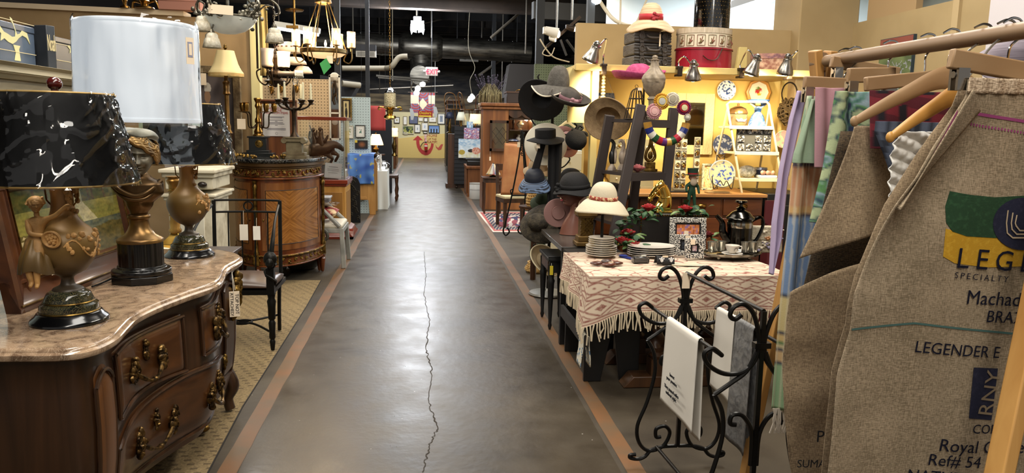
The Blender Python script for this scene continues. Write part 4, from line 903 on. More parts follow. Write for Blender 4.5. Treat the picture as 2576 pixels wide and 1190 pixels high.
mk('red_moulding',B().box((cx,cyc,zd-.035),(cw+.06,cd+.06,.06)).box((cx,cyc,zd-.08),(cw+.03,cd+.03,.03)),RED,t,bev=.006)
for(c_,d_)in(((cx,CY0+.01,(zd+ztc)/2),(cw-.01,.006,ztc-zd)),((CX1-.01,cyc,(zd+ztc)/2),(.006,cd-.02,ztc-zd)),((cx,CYB-.01,(zd+ztc)/2),(cw-.01,.006,ztc-zd))):mk('glass_pane',B().box(c_,d_),GLASS,t)
mk('corner_post',B().cyl((CX1-.01,CY0+.01,zd),(CX1-.01,CY0+.01,ztc),.008),CHROME,t)
mk('top_frame',B().box((cx,CY0+.01,ztc),(cw+.03,.05,.045)).box((CX1,cyc,ztc),(.05,cd,.04)).box((cx,CYB-.01,ztc),(cw,.04,.04)),RED,t,bev=.004)
BZ=mat('#2b2219',.42,.7,'#4c3c2a',8);hy=10.62;p=P(812,450,Y=hy);S_=hy/1900
t=T('bronze_horse','dark bronze galloping horse with riders on a rocky base inside the display case','sculpture',(p.x,hy,zd+.008))
mk('base',B().lathe([(.16,0),(.17,.03),(.15,.1),(.12,.15),(.07,.17)],(0,0,0),16,M=Matrix.Diagonal((1.25,.7,1,1)),mod=lambda a,i:1+.1*sin(a*3+i)),mat('#1d1a17',.5,0,'#39332b',9,bump=.5),t)
def hp(x,y):q=P(x-11,y,Y=hy);return(q.x-p.x,0,q.z-zd)
hv=[hp(812,378),hp(780,380),hp(835,372),hp(852,362),hp(868,372),hp(877,381),hp(775,395),hp(783,410),hp(778,425),hp(797,398),hp(805,412),hp(815,422),hp(838,392),hp(850,400),hp(842,412),hp(845,385),hp(862,392),hp(852,410),hp(765,372),hp(757,360)]
hv=[(x,(-.06 if i in(6,7,8,12,13,14)else .06 if i in(9,10,11,15,16,17)else 0),z)for i,(x,y,z)in enumerate(hv)]
he=[(0,1),(0,2),(2,3),(3,4),(4,5),(1,6),(6,7),(7,8),(1,9),(9,10),(10,11),(2,12),(12,13),(13,14),(2,15),(15,16),(16,17),(1,18),(18,19)]
skin('horse',hv,he,[.085,.09,.08,.055,.04,.025,.05,.026,.02,.05,.026,.02,.04,.024,.018,.04,.024,.018,.022,.014],BZ,t)
for k,(a,b_)in enumerate(((801,352),(820,350))):
 rv=[hp(a+4,b_+24),hp(a,b_+8),hp(a-2,b_-6),hp(a-3,b_-20),hp(a+12,b_+6),hp(a+18,b_-10),hp(a-14,b_-4),hp(a-12,b_-22)]
 rv=[(x,(-.03 if k else .03)+(-.04 if i in(4,5)else .04 if i>5 else 0),z)for i,(x,y,z)in enumerate(rv)]
 fo=skin('rider',rv,[(0,1),(1,2),(2,3),(1,4),(4,5),(1,6),(6,7)],[.05,.05,.03,.03,.022,.012,.022,.012],BZ,t)
 q=hp(a-3,b_-22);mk('head',B().add(headb(.07,20,16),TR((q[0],-.03 if k else .03,q[2]-.03))),BZ,fo)
q=hp(790,330);mk('spear',B().tube([hp(790,316),hp(800,350)],.008,6).tube([hp(816,322),hp(818,345)],.008,6).tube([hp(822,325),hp(824,350)],.008,6),BZ,t)
a=P(838,452,Y=10.45);t=T('description_card','white printed description card leaning inside the display case','card',(a.x,10.38,zd+.012))
t.rotation_euler=(R(-9),.08,0);cc=mk('card',B().box((0,0,.1),(.22,.003,.2)),mat('#d6d8da',.6),t);mk('print',B().box((0,-.003,.15),(.12,.001,.008)).box((0,-.003,.12),(.15,.001,.005)).box((0,-.003,.1),(.15,.001,.005)).box((0,-.003,.07),(.12,.001,.005)),mat('#7f8286',.8),cc)
for i,(a,b_,hh)in enumerate(((757,392,.2),(782,392,.22),(742,402,.16))):
 q=P(a,450,Y=10.95);one('glass_candle_holder',['clear glass candle holder furthest inside the display case','tall clear glass candle holder behind the bronze horse tail','short clear glass candle holder beside the column plinth'][i],'candle holder',B().lathe([(.05,0),(.05,.008),(.01,.02),(.008,hh*.6),(.03,hh*.75),(.04,hh),(.036,hh),(.026,hh*.78),(.004,hh*.68)],n=16),GLASS,(q.x,10.88,zd+.004))
q=P(800,450,Y=10.95);one('copper_canister','small copper coloured canister inside the case behind the horse','canister',B().lathe([(.07,0),(.075,.02),(.07,.2),(.05,.24),(.02,.26),(.02,.28)],n=20),mat('#8a4a35',.4,.4),(q.x,10.8,zd+.004))
# ---- grey armchair with boxes, urn on floor ----
GY=mat('#9d9c93',.45,0,'#7c7c76',7)
t=T('grey_armchair','grey painted open armchair with a cream seat beside the demilune cabinet','chair',(-1.15,8.4,.002),PI/2)
mk('seat',B().box((0,0,.45),(.54,.6,.05)),mat('#c9c2b0',.7),t,bev=.02);mk('seat_frame',B().box((0,0,.405),(.56,.62,.05)),GY,t,bev=.005)
for sx in(-1,1):
 for sy in(-1,1):mk('leg',B().bar((sx*.26,sy*.29,.43),(sx*.28,sy*.31,0),.045,.045),GY,t,bev=.006)
 mk('arm_rest',B().tube(cat1([(sx*.27,-.27,.45),(sx*.26,-.2,.52),(sx*.25,-.05,.66),(sx*.24,.1,.71),(sx*.24,.29,.72)],6),.022,8),GY,t)
mk('backrest',B().bar((-.24,.3,.43),(-.24,.36,.98),.04).bar((.24,.3,.43),(.24,.36,.98),.04).bar((-.26,.36,.97),(.26,.36,.97),.04,.06).bar((-.24,.32,.62),(.24,.32,.62),.03,.05),GY,t,bev=.006)
q=P(803,512,Y=7.95)
t=T('wrapped_red_cushion','red and gold patterned cushion in clear plastic lying on the grey armchair','cushion',(-1.13,8.4,.49));bl=blotch(['#8a1f22','#b0352e','#d7b98a','#7a1a1c'],4,3)
b=B().surf(lambda u,v:(-.2+.4*u,-.2+.4*v,.09+.07*(sin(PI*u)*sin(PI*v))**.4),20,20).surf(lambda u,v:(-.2+.4*u,-.2+.4*v,.09-.085*(sin(PI*u)*sin(PI*v))**.4),20,20)
mk('cushion',b,ART,t,cols=[h('#8a1f22')if nz(x*9,y*9+z*9,1,4)<.05 else h('#d0b48a')for x,y,z in b.v]);mk('plastic_wrap',B().surf(lambda u,v:(-.21+.42*u,-.21+.42*v,.175+.012*nz(u*9,v*9,1,2)),24,24),WRAP,t,ang=20)
t=T('glazed_tin_box','shallow silvery lidded box on the red cushion','box',(-1.13,8.36,.695));mk('body',B().box((0,0,.02),(.26,.2,.04)),mat('#8d8f92',.3,.6),t,bev=.006);mk('lid',B().box((0,0,.05),(.28,.22,.02)),mat('#c4c6c8',.25,.4),t,bev=.004)
p=P(768,692,z=0)
t=T('grey_floor_urn','grey-green pottery urn on the floor under the demilune cabinet','urn',(p.x-.08,p.y+.35,.002));mk('body',B().lathe([(.12,0),(.15,.02),(.22,.12),(.24,.2),(.2,.3),(.13,.35),(.15,.38)],n=28),mat('#5a574a',.35,0,'#3f3d33',5),t);mk('handle',B().tube(cat1([(.2,-.05,.3),(.27,-.05,.34),(.24,-.05,.42),(.14,-.05,.38)],5),.018,8),mat('#4a473c',.4),t)
# ---- wall pictures and mirror on pegboards ----
t=T('narrow_mirror','narrow white-framed mirror with a crested top at the pegboard edge','mirror',(P(844,350,Y=10.88).x,10.86,P(844,352,Y=10.88).z));q=P(844,190,Y=10.88).z-t.location.z
WFR=mat('#d8d0bc',.5);mk('frame',B().box((-.065,0,q/2),(.022,.03,q)).box((.065,0,q/2),(.022,.03,q)).box((0,0,.012),(.15,.03,.024)).box((0,0,q-.012),(.15,.03,.03)).box((0,0,q*.42),(.12,.03,.02)).ball((0,0,q+.01),(.05,.015,.03)).ball((-.04,0,q),(.025,.012,.015)).ball((.04,0,q),(.025,.012,.015)),WFR,t)
mk('mirror_glass',B().box((0,.005,q/2),(.11,.006,q-.03)),mat('#b7b9b2',.05,1),t)
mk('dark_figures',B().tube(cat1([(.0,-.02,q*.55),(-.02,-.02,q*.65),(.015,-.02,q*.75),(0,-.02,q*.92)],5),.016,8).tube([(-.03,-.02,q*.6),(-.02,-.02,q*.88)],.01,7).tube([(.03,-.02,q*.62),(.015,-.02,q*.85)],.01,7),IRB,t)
mk('round_dial',B().lathe([(.04,0),(.042,.006),(.03,.01),(.001,.01)],(0,0,0),24,TR((0,-.012,q*.28),rx=PI/2)),mat('#9a8d7c',.5),t)
GF=mat('#8f7436',.4,.6,'#5a4620',20)
def silhouette(u,v):return '#20180f' if((u-.5)**2*2+(v-.3)**2<.1 or((u-.45)**2+(v-.75)**2<.02))and .1<u<.9 else '#c9b27a'
def pale(seed,a='#e4e0d4',b_='#6d7d74',s=4):return lambda u,v:mixc(a,b_,1 if(abs(u-.5)<.22 and abs(v-.5)<.3 and nz(u*s*2,v*s*2,1,seed)>-.05)else 0)
picture('gilt-framed dark silhouette print overlapping the blue pegboard edge',857,303,885,247,13.19,silhouette,GF,.03,'#2a1c12',.02)
picture('small white-framed flower print beside the display case top on blue pegboard',871,348,889,316,13.2,pale(1,b_='#8a8f5a'),'#c8c0a8',.012,'#e4e0d4',.01)
picture('framed green and pink figure print, highest on the blue pegboard',894,346,919,315,13.2,pale(5,b_='#3f6b5a'),'#1c1814',.012,'#d8d6cc',.03)
picture('unframed brown lion portrait with a yellow sticker',893,374,925,353,13.2,lambda u,v:'#d8b93a' if u<.2 and v>.7 else mixc('#15100c','#8a4f24',2.2*(.55-((u-.55)**2*3+(v-.5)**2*2)**.5)),'#15100c',0)
# ================= hanging lights at left =================
def chain(b,p,z1,s=.03):
 z=p[2];i=0
 while z<z1:
  M=TR((p[0],p[1],z+s*.5),rz=(i%2)*PI/2);b.tube([M@V((.25*s*cos(k*PI/4),0,.62*s*sin(k*PI/4)))for k in range(8)],s*.09,4,True);z+=s*.95;i+=1
 return b
FROST=mat('#d9d3c2',.35,0,'#bfb59d',30,bump=.5,bsc=50);PEW=mat('#8f8a7c',.35,.8,'#3f3a30',25)
def glass_bell(par,c,s,m=None,name='glass_shade'):
 b=B().lathe([(.02,.0),(.03,-.005),(.05,-.02),(.052,-.05),(.06,-.055),(.075,-.13),(.072,-.13)],c,32,M=None,mod=lambda a,i:1+.05*cos(a*6),caps=True)if s==1 else None
 b=B();b.lathe([(r_*s,z*s)for r_,z in((.018,.0),(.04,-.008),(.05,-.02),(.053,-.05),(.06,-.056),(.078,-.135))],c,36,mod=lambda a,i:1+.06*cos(a*6)*min(1,i/3),caps=False)
 o=mk(name,b,m or FROST,par,thick=.004);mk('holder',B().lathe([(.016*s,.03*s),(.024*s,.012*s),(.03*s,0),(.028*s,-.01*s)],c,14),PEW,o);return o
Y_=6.0;p=P(573,45,Y=Y_)
t=T('deco_chandelier','frosted bowl chandelier with cast leaf sprays and hanging glass bells, above the cream shade','chandelier',p)
mk('glass_bowl',B().lathe([(.205,.0),(.2,-.012),(.17,-.055),(.12,-.09),(.06,-.11),(.001,-.115)],(0,0,0),48,caps=False),mat('#d8dad0',.3,0,'#b8bcb2',8,em=.15,ecol='#e6e6da'),t,thick=.006)
zg=B()
for k in range(8):
 a=k*PI/4
 for q in(0,1):zg.tube([((.2-.035*j)*1.01*cos(a+(.13 if j%2 else-.13)+q*.03),(.2-.035*j)*1.01*sin(a+(.13 if j%2 else-.13)+q*.03),-.012-.024*j-.008)for j in range(4)],.004,5)
mk('etched_zigzag',zg,mat('#eceade',.5),t)
mk('rim',B().tube([(.207*cos(k*PI/24),.207*sin(k*PI/24),.002)for k in range(48)],.008,6,True),PEW,t)
rr_=random.Random(8)
for k,a in enumerate((2.75,5.9,4.5,1.0)):
 c_=V((.21*cos(a),.21*sin(a),.02));b=B()
 for i in range(26):
  q=c_+V((rr_.gauss(0,.035),rr_.gauss(0,.03),rr_.gauss(.02,.03)));b.ball(q,(rr_.uniform(.008,.022),rr_.uniform(.006,.016),rr_.uniform(.006,.02)),7,5,None)
 for i in range(7):d=V((rr_.uniform(-1,1),rr_.uniform(-1,1),rr_.uniform(-.6,.8)));b.tube([c_+d*(.012*j)+V((0,0,.01*sin(j)))for j in range(7)],[.006-.0007*j for j in range(7)],5)
 mk('leaf_spray',b,PEW,t)
 mk('arm',B().tube(cat1([c_,c_+V((.06*cos(a),.06*sin(a),.08)),V((.16*cos(a),.16*sin(a),.2)),V((.02*cos(a),.02*sin(a),.34))],6),.009,7),PEW,t)
for(a,b_)in((508,40),(532,82)):
 q=P(a,b_,Y=Y_-.14)-p;ar=mk('hook_arm',B().tube(cat1([(-.2,-.05,.03),(q.x-.02,q.y,q.z+.1),(q.x+.02,q.y,q.z+.08),(q.x,q.y,q.z+.02)],6),.006,6),PEW,t);glass_bell(t,q,.8)
q=P(555,24,Y=5.75)-p;tg=mk('price_tag',B().box(q,(.17,.002,.065),0,TR((0,0,0),ry=.0)),TAGM,t);tg.rotation_euler=(0,.05,0)
mk('stem',chain(B().cyl((0,0,-.02),(0,0,.36),.012),(0,0,.36),CEIL-p.z-.0),PEW,t)
p=P(690,70,Y=6.9)
t=T('scroll_pendant','single frosted glass bell hanging from a grey scroll arm beside the yellow post','pendant light',p)
glass_bell(t,(0,0,0),.95);q=P(662,20,Y=6.9)-p;top=CEIL-p.z
mk('scroll_arm',B().tube(cat1([(q.x-.06,0,q.z+.02),(q.x-.02,0,q.z+.1),(.02,0,.2),(.045,0,.13),(.01,0,.11),(-.0,0,.14)],7),.009,7).tube(cat1([(q.x-.06,0,q.z-.05),(q.x+.02,0,q.z+.02),(.0,0,.17)],6),.007,6),PEW,t)
mk('chain',chain(B(),(0,0,.03),.12,.022),PEW,t);mk('rod',chain(B().tube([(q.x-.06,0,-.35),(q.x-.06,0,.4)],.01,6),(q.x-.06,0,.4),top),DKMET,t)
# ---- iron sconce chandelier with one lit cup ----
p=P(692,188,Y=7.7);OPAL=mat('#e9d9c2',.4,em=3.2,ecol='#ffc98a');OPALD=mat('#cdb9a6',.4)
t=T('iron_chandelier','dark iron scroll chandelier with one glowing opal cup in front of the tan pegboard','chandelier',p)
mk('hub',B().lathe([(.01,-.12),(.05,-.09),(.11,-.06),(.04,-.03),(.07,0),(.07,.03),(.03,.05),(.03,.14),(.045,.16),(.02,.2)],n=18),IRB,t)
for k in range(5):
 a=k*2*PI/5-.3;r_=.16 if k else .14
 b=B().tube(cat1([(.04*cos(a),.04*sin(a),-.03),(.09*cos(a),.09*sin(a),-.1),(.15*cos(a),.15*sin(a),-.06),(.17*cos(a),.17*sin(a),.02),(.13*cos(a),.13*sin(a),.05)],6),.008,6).tube(cat1([(.02*cos(a),.02*sin(a),.05),(.1*cos(a),.1*sin(a),.12),(.05*cos(a),.05*sin(a),.2),(.02*cos(a),.02*sin(a),.25)],6),.007,6)
 ar=mk('arm',b,IRB,t)
for i,(a,yb,yt)in enumerate(((714,169,130),(673,168,122))):
 q=P(a,yb,Y=7.62)-p;hh=Hh(a,yb,yt,7.62)
 ar=mk('candle_arm',B().tube(cat1([(0,0,.02),(q.x*.5,q.y*.5,-.03),(q.x,q.y,q.z-.04),(q.x,q.y,q.z)],6),.01,7).lathe([(.02,-.02),(.055,-.004),(.05,.004)],q,18),IRB,t)
 mk('glass_cup',B().lathe([(.05,0),(.056,.02),(.056,hh*.8),(.062,hh)],q,26,caps=False),OPAL if i==0 else OPALD,ar,thick=.004)
q=P(735,186,Y=7.55)-p
cf=mk('curly_bulb',B().tube([(q.x+.03+.07*k/40,q.y+.028*cos(k*.9),q.z+.028*sin(k*.9))for k in range(41)],.009,7),mat('#e3e0d2',.4),t);mk('lamp_socket',B().cyl(q+V((-.13,0,0)),q+V((.04,0,.0)),.024),mat('#584c40',.5),cf)
mk('chain',chain(B(),(0,0,.2),CEIL-p.z,.035),DKMET,t)
point(P(714,150,Y=7.5),6,(1,.75,.45),.05)
# ---- milk glass pendant on brass pole ----
p=P(742,128,Y=9.2);MILK=mat('#d9c3a8',.35,em=.2,ecol='#e0b890');PTD=mat('#7d4a30',.6)
t=T('milk_glass_pendant','brass pole pendant with painted milk-glass dome and scalloped glass plates','pendant light',p)
mk('pole',B().cyl((0,0,-.1),(0,0,CEIL-p.z),.014).lathe([(.02,0),(.1,.01),(.11,.025),(.02,.04)],(0,0,P(742,30,Y=9.2).z-p.z),20).box((-.02,0,P(742,68,Y=9.2).z-p.z),(.14,.04,.03)),BRASS,t)
dm=mk('dome',B().lathe([(.16,0),(.15,.04),(.11,.09),(.05,.12),(.02,.125)],(-.08,.05,-.02),32,caps=False),MILK,t,thick=.005)
b=B()
for k in range(16):a=k*PI/8;b.ball((-.08+.14*cos(a),.05+.14*sin(a),.045),(.014,.014,.006),6,4)
mk('painted_flowers',b,PTD,dm)
for i,(a,b_,s_)in enumerate(((740,155,.13),(762,178,.1))):
 q=P(a,b_,Y=9.1)-p;mk('scalloped_shade',B().lathe([(s_*.3,.05),(s_*.6,.045),(s_*.95,.0),(s_,-.03)],q,40,TR((0,0,0)),mod=lambda a,i:1+.07*sin(a*8)*(i/3),caps=False),MILK,t,thick=.005)
 mk('arm',B().tube(cat1([(0,0,-.08),(q.x*.5,q.y,q.z+.1),(q.x,q.y,q.z+.05)],5),.007,6),BRASS,t)
# ---- ring chandelier with glass cylinders ----
p=P(815,133,Y=8.1);AG=mat('#9a8052',.35,.9,'#5d4a2c',15);BULB=mat('#ffd9a0',.5,em=22,ecol='#ffcf90')
t=T('ring_chandelier','brass ring chandelier with six lit clear glass cylinders and a green diamond tag','chandelier',p)
ztp=P(815,10,Y=8.1).z-p.z
mk('ring',B().lathe([(.225,-.01),(.235,0),(.235,.03),(.222,.035)],n=48,caps=False),AG,t,thick=.006)
mk('bowl_plate',B().lathe([(.22,0),(.18,-.03),(.09,-.05),(.001,-.055)],n=40,caps=False),mat('#e6d3b0',.5,em=.9,ecol='#ffd29a'),t,thick=.004)
mk('hub',B().lathe([(.02,ztp+.06),(.08,ztp+.04),(.085,ztp+.01),(.03,ztp-.01)],n=20),AG,t)
rd=B()
for k in range(6):a=k*PI/3+.25;rd.cyl((.23*cos(a),.23*sin(a),.02),(.06*cos(a),.06*sin(a),ztp+.01),.006,n=6)
mk('suspension_rods',rd,AG,t)
mk('chain',chain(B(),(0,0,ztp+.06),CEIL-p.z,.04),AG,t)
CLG=mat('#ffe6c8',.2,al=.4,em=.7,ecol='#ffdcb0')
for k in range(6):
 a=k*PI/3+.05;e_=V((.275*cos(a),.275*sin(a),.05))
 ar=mk('lamp_arm',B().tube(cat1([(.23*cos(a),.23*sin(a),.0),(.2*cos(a),.2*sin(a),-.07),(.25*cos(a),.25*sin(a),-.1),(.28*cos(a),.28*sin(a),-.05),e_],5),.007,6).lathe([(.012,-.03),(.012,0),(.036,.005),(.036,.012),(.012,.014),(.012,.06)],e_,14),AG,t)
 mk('glass_cylinder',B().lathe([(.042,.012),(.043,.02),(.043,.17)],e_,24,caps=False),CLG,ar);mk('bulb',B().lathe([(.008,.06),(.02,.08),(.024,.1),(.012,.13),(.003,.15)],e_,12),BULB,ar)
for k in range(3):
 a=k*2.1+.8;e_=V((.1*cos(a),.1*sin(a),.0));mk('candle_bulb',B().cyl(e_+V((0,0,-.04)),e_+V((0,0,.06)),.009).lathe([(.008,.06),(.014,.08),(.003,.12)],e_,10),BULB,t)
b_=P(818,165,Y=7.85)-p;dm=mk('green_tag',B().prism([(0,.075),(.06,.0),(0,-.09),(-.055,.01)],b_.y,b_.y-.003,'XZ',TR((b_.x,0,b_.z),ry=.15)),mat('#2f8a4a',.7),t);mk('paper_tag',B().box((b_.x+.045,b_.y+.005,b_.z+.06),(.06,.002,.075),0,TR((0,0,0))).tube([(b_.x,b_.y+.003,b_.z+.07),(0,0,-.05)],.002,4),TAGM,t)
point(p+V((0,0,.19)),60,(1,.76,.48),.12)
p0,p1=P(690,70,Y=12.6),P(805,88,Y=12.6)
t=T('fluorescent_strip','lit fluorescent strip fixture glowing behind the ring chandelier','ceiling light',(p0+p1)/2)
d=(p1-p0)/2;mk('housing',B().bar(-d+V((0,0,.06)),d+V((0,0,.06)),.14,.08),mat('#b5b1a4',.5),t);mk('tube_lamp',B().cyl(-d*.95,d*.95,.025),mat('#f4f6ff',.5,em=7,ecol='#eaf2ff'),t)
mk('hanger',B().cyl(-d*.8+V((0,0,.09)),(-d.x*.8,0,CEIL-t.location.z),.006).cyl(d*.8+V((0,0,.09)),(d.x*.8,0,CEIL-t.location.z),.006),DKMET,t)
zt_=2.672
for i,(a,w_,nm,lab)in enumerate(((310,.05,'brass_finial','small brass finial lying on top of the tan partition'),(360,.1,'brass_candle_sconce','brass candle sconce with cup on top of the tan partition'))):
 q=P(a,20,Y=8.4);b=B().lathe([(w_,0),(w_*.9,.015),(w_*.35,.03),(w_*.4,.06),(w_*.55,.075),(w_*.3,.1)],n=16)
 if i:b.tube(cat1([(-.12,0,.0),(-.1,0,.07),(0,0,.05),(.1,0,.08),(.14,0,.01)],5),.012,7)
 one(nm,lab,'ornament',b,BRASS,(q.x,8.45,zt_))
q=P(470,18,Y=8.7);one('pink_box','long dusty pink box on top of the tan partition','box',B().box((0,0,.045),(.42,.16,.09)).box((0,0,.095),(.43,.17,.014)),mat('#a87565',.7),(q.x,8.52,2.672),bev=.004)
# ================= far left and far end =================
def simple(name,label,cat,b,m,loc,rz=0,group=None,**k):return one(name,label,cat,b,m,loc,rz,group,**k)
DW=wood('#2a170c','#4f2f1a','Z',6,.4);MW=wood('#5d3417','#8a5428','Z',6,.4);LW=wood('#96672f','#b98a4c','Z',6,.45)
p=P(893,560,z=0)
t=T('iron_fire_panel','black openwork iron panel with arched top standing before the blue quilted cloth','panel',(-1.06,11.95,.002))
zt_=P(893,442,Y=11.95).z
mk('frame',B().prism([(-.09,0),(.09,0),(.09,zt_*.82),(.06,zt_*.92),(0,zt_*.98),(-.09,zt_)],-.012,.012,'XZ'),mat('#111113',.5,.4),t)
rr_=random.Random(2);b=B()
for k in range(26):c_=V((rr_.uniform(-.06,.06),-.016,.06+k*.026));b.tube([c_+V((.025*cos(j*.9)*(1-j*.1),0,.03*sin(j*.9)*(1-j*.1)))for j in range(8)],.005,5)
mk('scroll_relief',b,mat('#3a352c',.4,.7),t)
t=T('quilt_bench','pine bench with rounded ends draped with a blue starry cloth','bench',(-.98,13.3,.002))
for sy in(-.28,.28):
 mk('end_panel',B().prism([(-.02+.2*cos(a),.8+.2*sin(a))if 1 else 0 for a in[PI*k/10 for k in range(11)]]+[(-.22,.0),(-.1,0),(-.08,.25),(.06,.25),(.08,0),(.18,0)],sy-.015,sy+.015,'XZ'),LW,t,bev=.004)
mk('rail',B().box((-.02,0,.28),(.1,.6,.05)).box((-.02,0,.95),(.05,.56,.04)),LW,t,bev=.003)
def star(x,y,z):g=nz(x*7+y*3,z*7,1,3);return mixc('#c9b84a','#2f6a3f',.3)if nz(x*14,z*13+y*5,1,8)>.42 else mixc('#234a9a','#5f8fd0',.5+g)
b=B().surf(lambda u,v:(-.02+(-.07-.1*max(0,v-.45)if v<.5 else .07+.1*max(0,.55-v)*0+.06*(v-.5)),-.34+.68*u,1.0-.0*u-(.5*abs(v-.5)*1.2)+.01*sin(u*20)),40,30)
b=B().surf(lambda u,v:(-.3+.46*u,-.335-.02*sin(PI*v)-.012*sin(u*16)*(1-v),.52+.5*v),40,26).surf(lambda u,v:(-.3+.46*u,-.335+.66*v,1.02+.008*sin(u*9)),40,20)
c_=mk('draped_cloth',b,ART,None,cols=[star(*q)for q in b.v],thick=.006);c_.location=(-.98,13.3,.006);prop(c_,'blue painted cloth with yellow and green splashes draped over the pine bench','cloth')
tz=P(920,424,Y=13.0).z
t=T('black_top_table','black topped display table behind the blue cloth','table',(-1.73,14.0,.002));mk('tabletop',B().box((0,0,tz-.03),(1.1,.6,.06)),BLACK,t,bev=.004)
for sx in(-.5,.5):
 for sy in(-.25,.25):mk('leg',B().cyl((sx,sy,tz-.06),(sx,sy,0),.025),BLACK,t)
t=T('white_clothed_table','table under a white cloth reaching the floor at the aisle edge','table',(-.88,14.25,.002));tw=P(960,432,Y=13.7).z
def drp(u,v):
 a=2*PI*u;r_=max(abs(cos(a)),abs(sin(a)));k=1+.03*(1-v)*(1+sin(a*14));return(.24*cos(a)/r_*k,.42*sin(a)/r_*k,tw*v)
mk('cloth',B().surf(drp,96,6,cu=True).box((0,0,tw-.004),(.48,.84,.01)),mat('#d9d9d2',.8),t,ang=60);mk('tabletop',B().box((0,0,tw-.025),(.44,.8,.02)),DW,t)
def vase(name,label,px_,pb,h_,r_,m,Y,zt,cat='vase',kind=0,group=None):
 q=P(px_,pb,Y=Y);pr=[[(.5,0),(.55,.03),(.3,.1),(.7,.4),(1,.62),(.8,.8),(.4,.9),(.55,1)],[(.8,0),(.9,.04),(.3,.1),(.2,.3),(.35,.5),(.2,.7),(.8,.9),(.9,1)],[(.6,0),(1,.3),(.9,.6),(.5,.8),(.6,1)],[(.4,0),(.5,.06),(.25,.15),(.35,.45),(.5,.6),(.28,.75),(.34,.88),(.1,1)]][kind]
 return one(name,label,cat,B().lathe([(a*r_,b_*h_)for a,b_ in pr],n=18),m,(q.x,Y,zt+.002),group=group)
CRY=glassy(amt=.25);DKB=mat('#14120f',.35)
vase('black_candlestick','squat black turned candlestick behind the glass case',893,420,.32,.09,DKB,14.0,tz,'candlestick',1)
vase('white_jug','white glazed jug given a faint glow among the dark figures',916,420,.28,.13,mat('#e6e0d0',.3,em=.2),14.1,tz,'jug',2)  # the jug is no lamp; faint emission brightens its glaze
vase('crystal_decanter','clear crystal decanter beside the white jug',930,422,.3,.08,CRY,13.95,tz,'decanter',3)
vase('black_figurine','slim black figurine in front of the white jug',898,422,.26,.06,DKB,13.85,tz,'figurine',3);vase('black_figurine','taller black figurine beside the brown lion portrait',892,420,.34,.05,DKB,14.15,tz,'figurine',3)
vase('crystal_vase','clear crystal vase on the white clothed table',952,428,.3,.07,CRY,14.15,tw+.003,'vase',0);vase('glass_obelisk','pale pointed glass ornament at the table corner',958,430,.3,.05,mat('#d3cfc9',.2),13.98,tw+.003,'ornament',3)
vase('crystal_bowl','crystal bowl at the back of the white clothed table',966,428,.16,.12,CRY,14.45,tw+.003,'bowl',2)
def bell_lamp(name,label,px_,yb,ysb,yst,Y,zb,rb,rt,em=2.2,base=None,col='#f0dcae',ecol='#ffd79a',lit=True):
 q=P(px_,yb,Y=Y);zs0=P(px_,ysb,Y=Y).z-zb;zs1=P(px_,yst,Y=Y).z-zb
 t=T(name,label,'lamp',(q.x,Y,zb+.002));h_=max(zs0,.05)
 mk('base',B().lathe([(.07,0),(.075,.015),(.03,.05*h_/.3),(.05,h_*.4),(.06,h_*.55),(.02,h_*.8),(.012,h_+.05)],n=16),base or OLDGOLD,t)
 mk('lamp_shade',B().lathe([(rb,zs0),(rb*.8+rt*.2,zs0+(zs1-zs0)*.25),(rb*.4+rt*.6,zs0+(zs1-zs0)*.65),(rt,zs1)],n=32,caps=False,mod=lambda a,i:1-.02*abs(sin(4*a))),mat(col,.6,em=em,ecol=ecol),t,thick=.004)
 mk('finial',B().ball((0,0,zs1+.02),.016).cyl((0,0,zs1-.02),(0,0,zs1+.01),.006),OLDGOLD,t);return t
bell_lamp('bell_shade_lamp','lit table lamp with a cream bell shade against the black partition',946,420,365,338,15.1,.95,.145,.075)
simple('lamp_stand','dark pedestal stand under the lit cream bell lamp','stand',B().lathe([(.2,0),(.2,.03),(.05,.06),(.04,.6),(.06,.9),(.18,.93),(.18,.95)],n=20),DW,(P(946,420,Y=15.1).x,15.1,.0))
q=P(970,420,Y=15.6)
t=T('carved_chair','dark turned-leg chair half hidden under a white lace throw','chair',(q.x+.0,15.7,.002),PI/2)
mk('seat',B().box((0,0,.48),(.5,.5,.06)),DW,t,bev=.01)
for sx in(-.22,.22):
 mk('leg',B().lathe([(.02,0),(.035,.05),(.02,.1),(.035,.2),(.02,.3),(.035,.45)],(sx,-.22,0),12),DW,t);mk('leg',B().bar((sx,.22,.45),(sx,.26,0),.04),DW,t);mk('back_post',B().lathe([(.022,.5),(.022,1.05),(.035,1.1),(.02,1.16),(.03,1.2),(.004,1.25)],(sx,.23,0),12),DW,t)
mk('back_rail',B().box((0,.23,1.05),(.44,.03,.12)).box((0,.23,.7),(.44,.03,.06)),DW,t)
b=B().surf(lambda u,v:(lambda k:(-.17+.34*u+.03*sin(k*9),(.19-.1*k*k-.015*sin(u*9)if v<.5 else .275+.02*sin(u*7)),1.14-.62*k))(abs(2*v-1)**1.2),24,40)
o=mk('lace_throw',b,mat('#e2e4e0',.85),None,thick=.006);o.location=(q.x,15.7,.002);o.rotation_euler=(0,0,PI/2);prop(o,'white lace garment thrown over the dark turned-leg chair','throw')
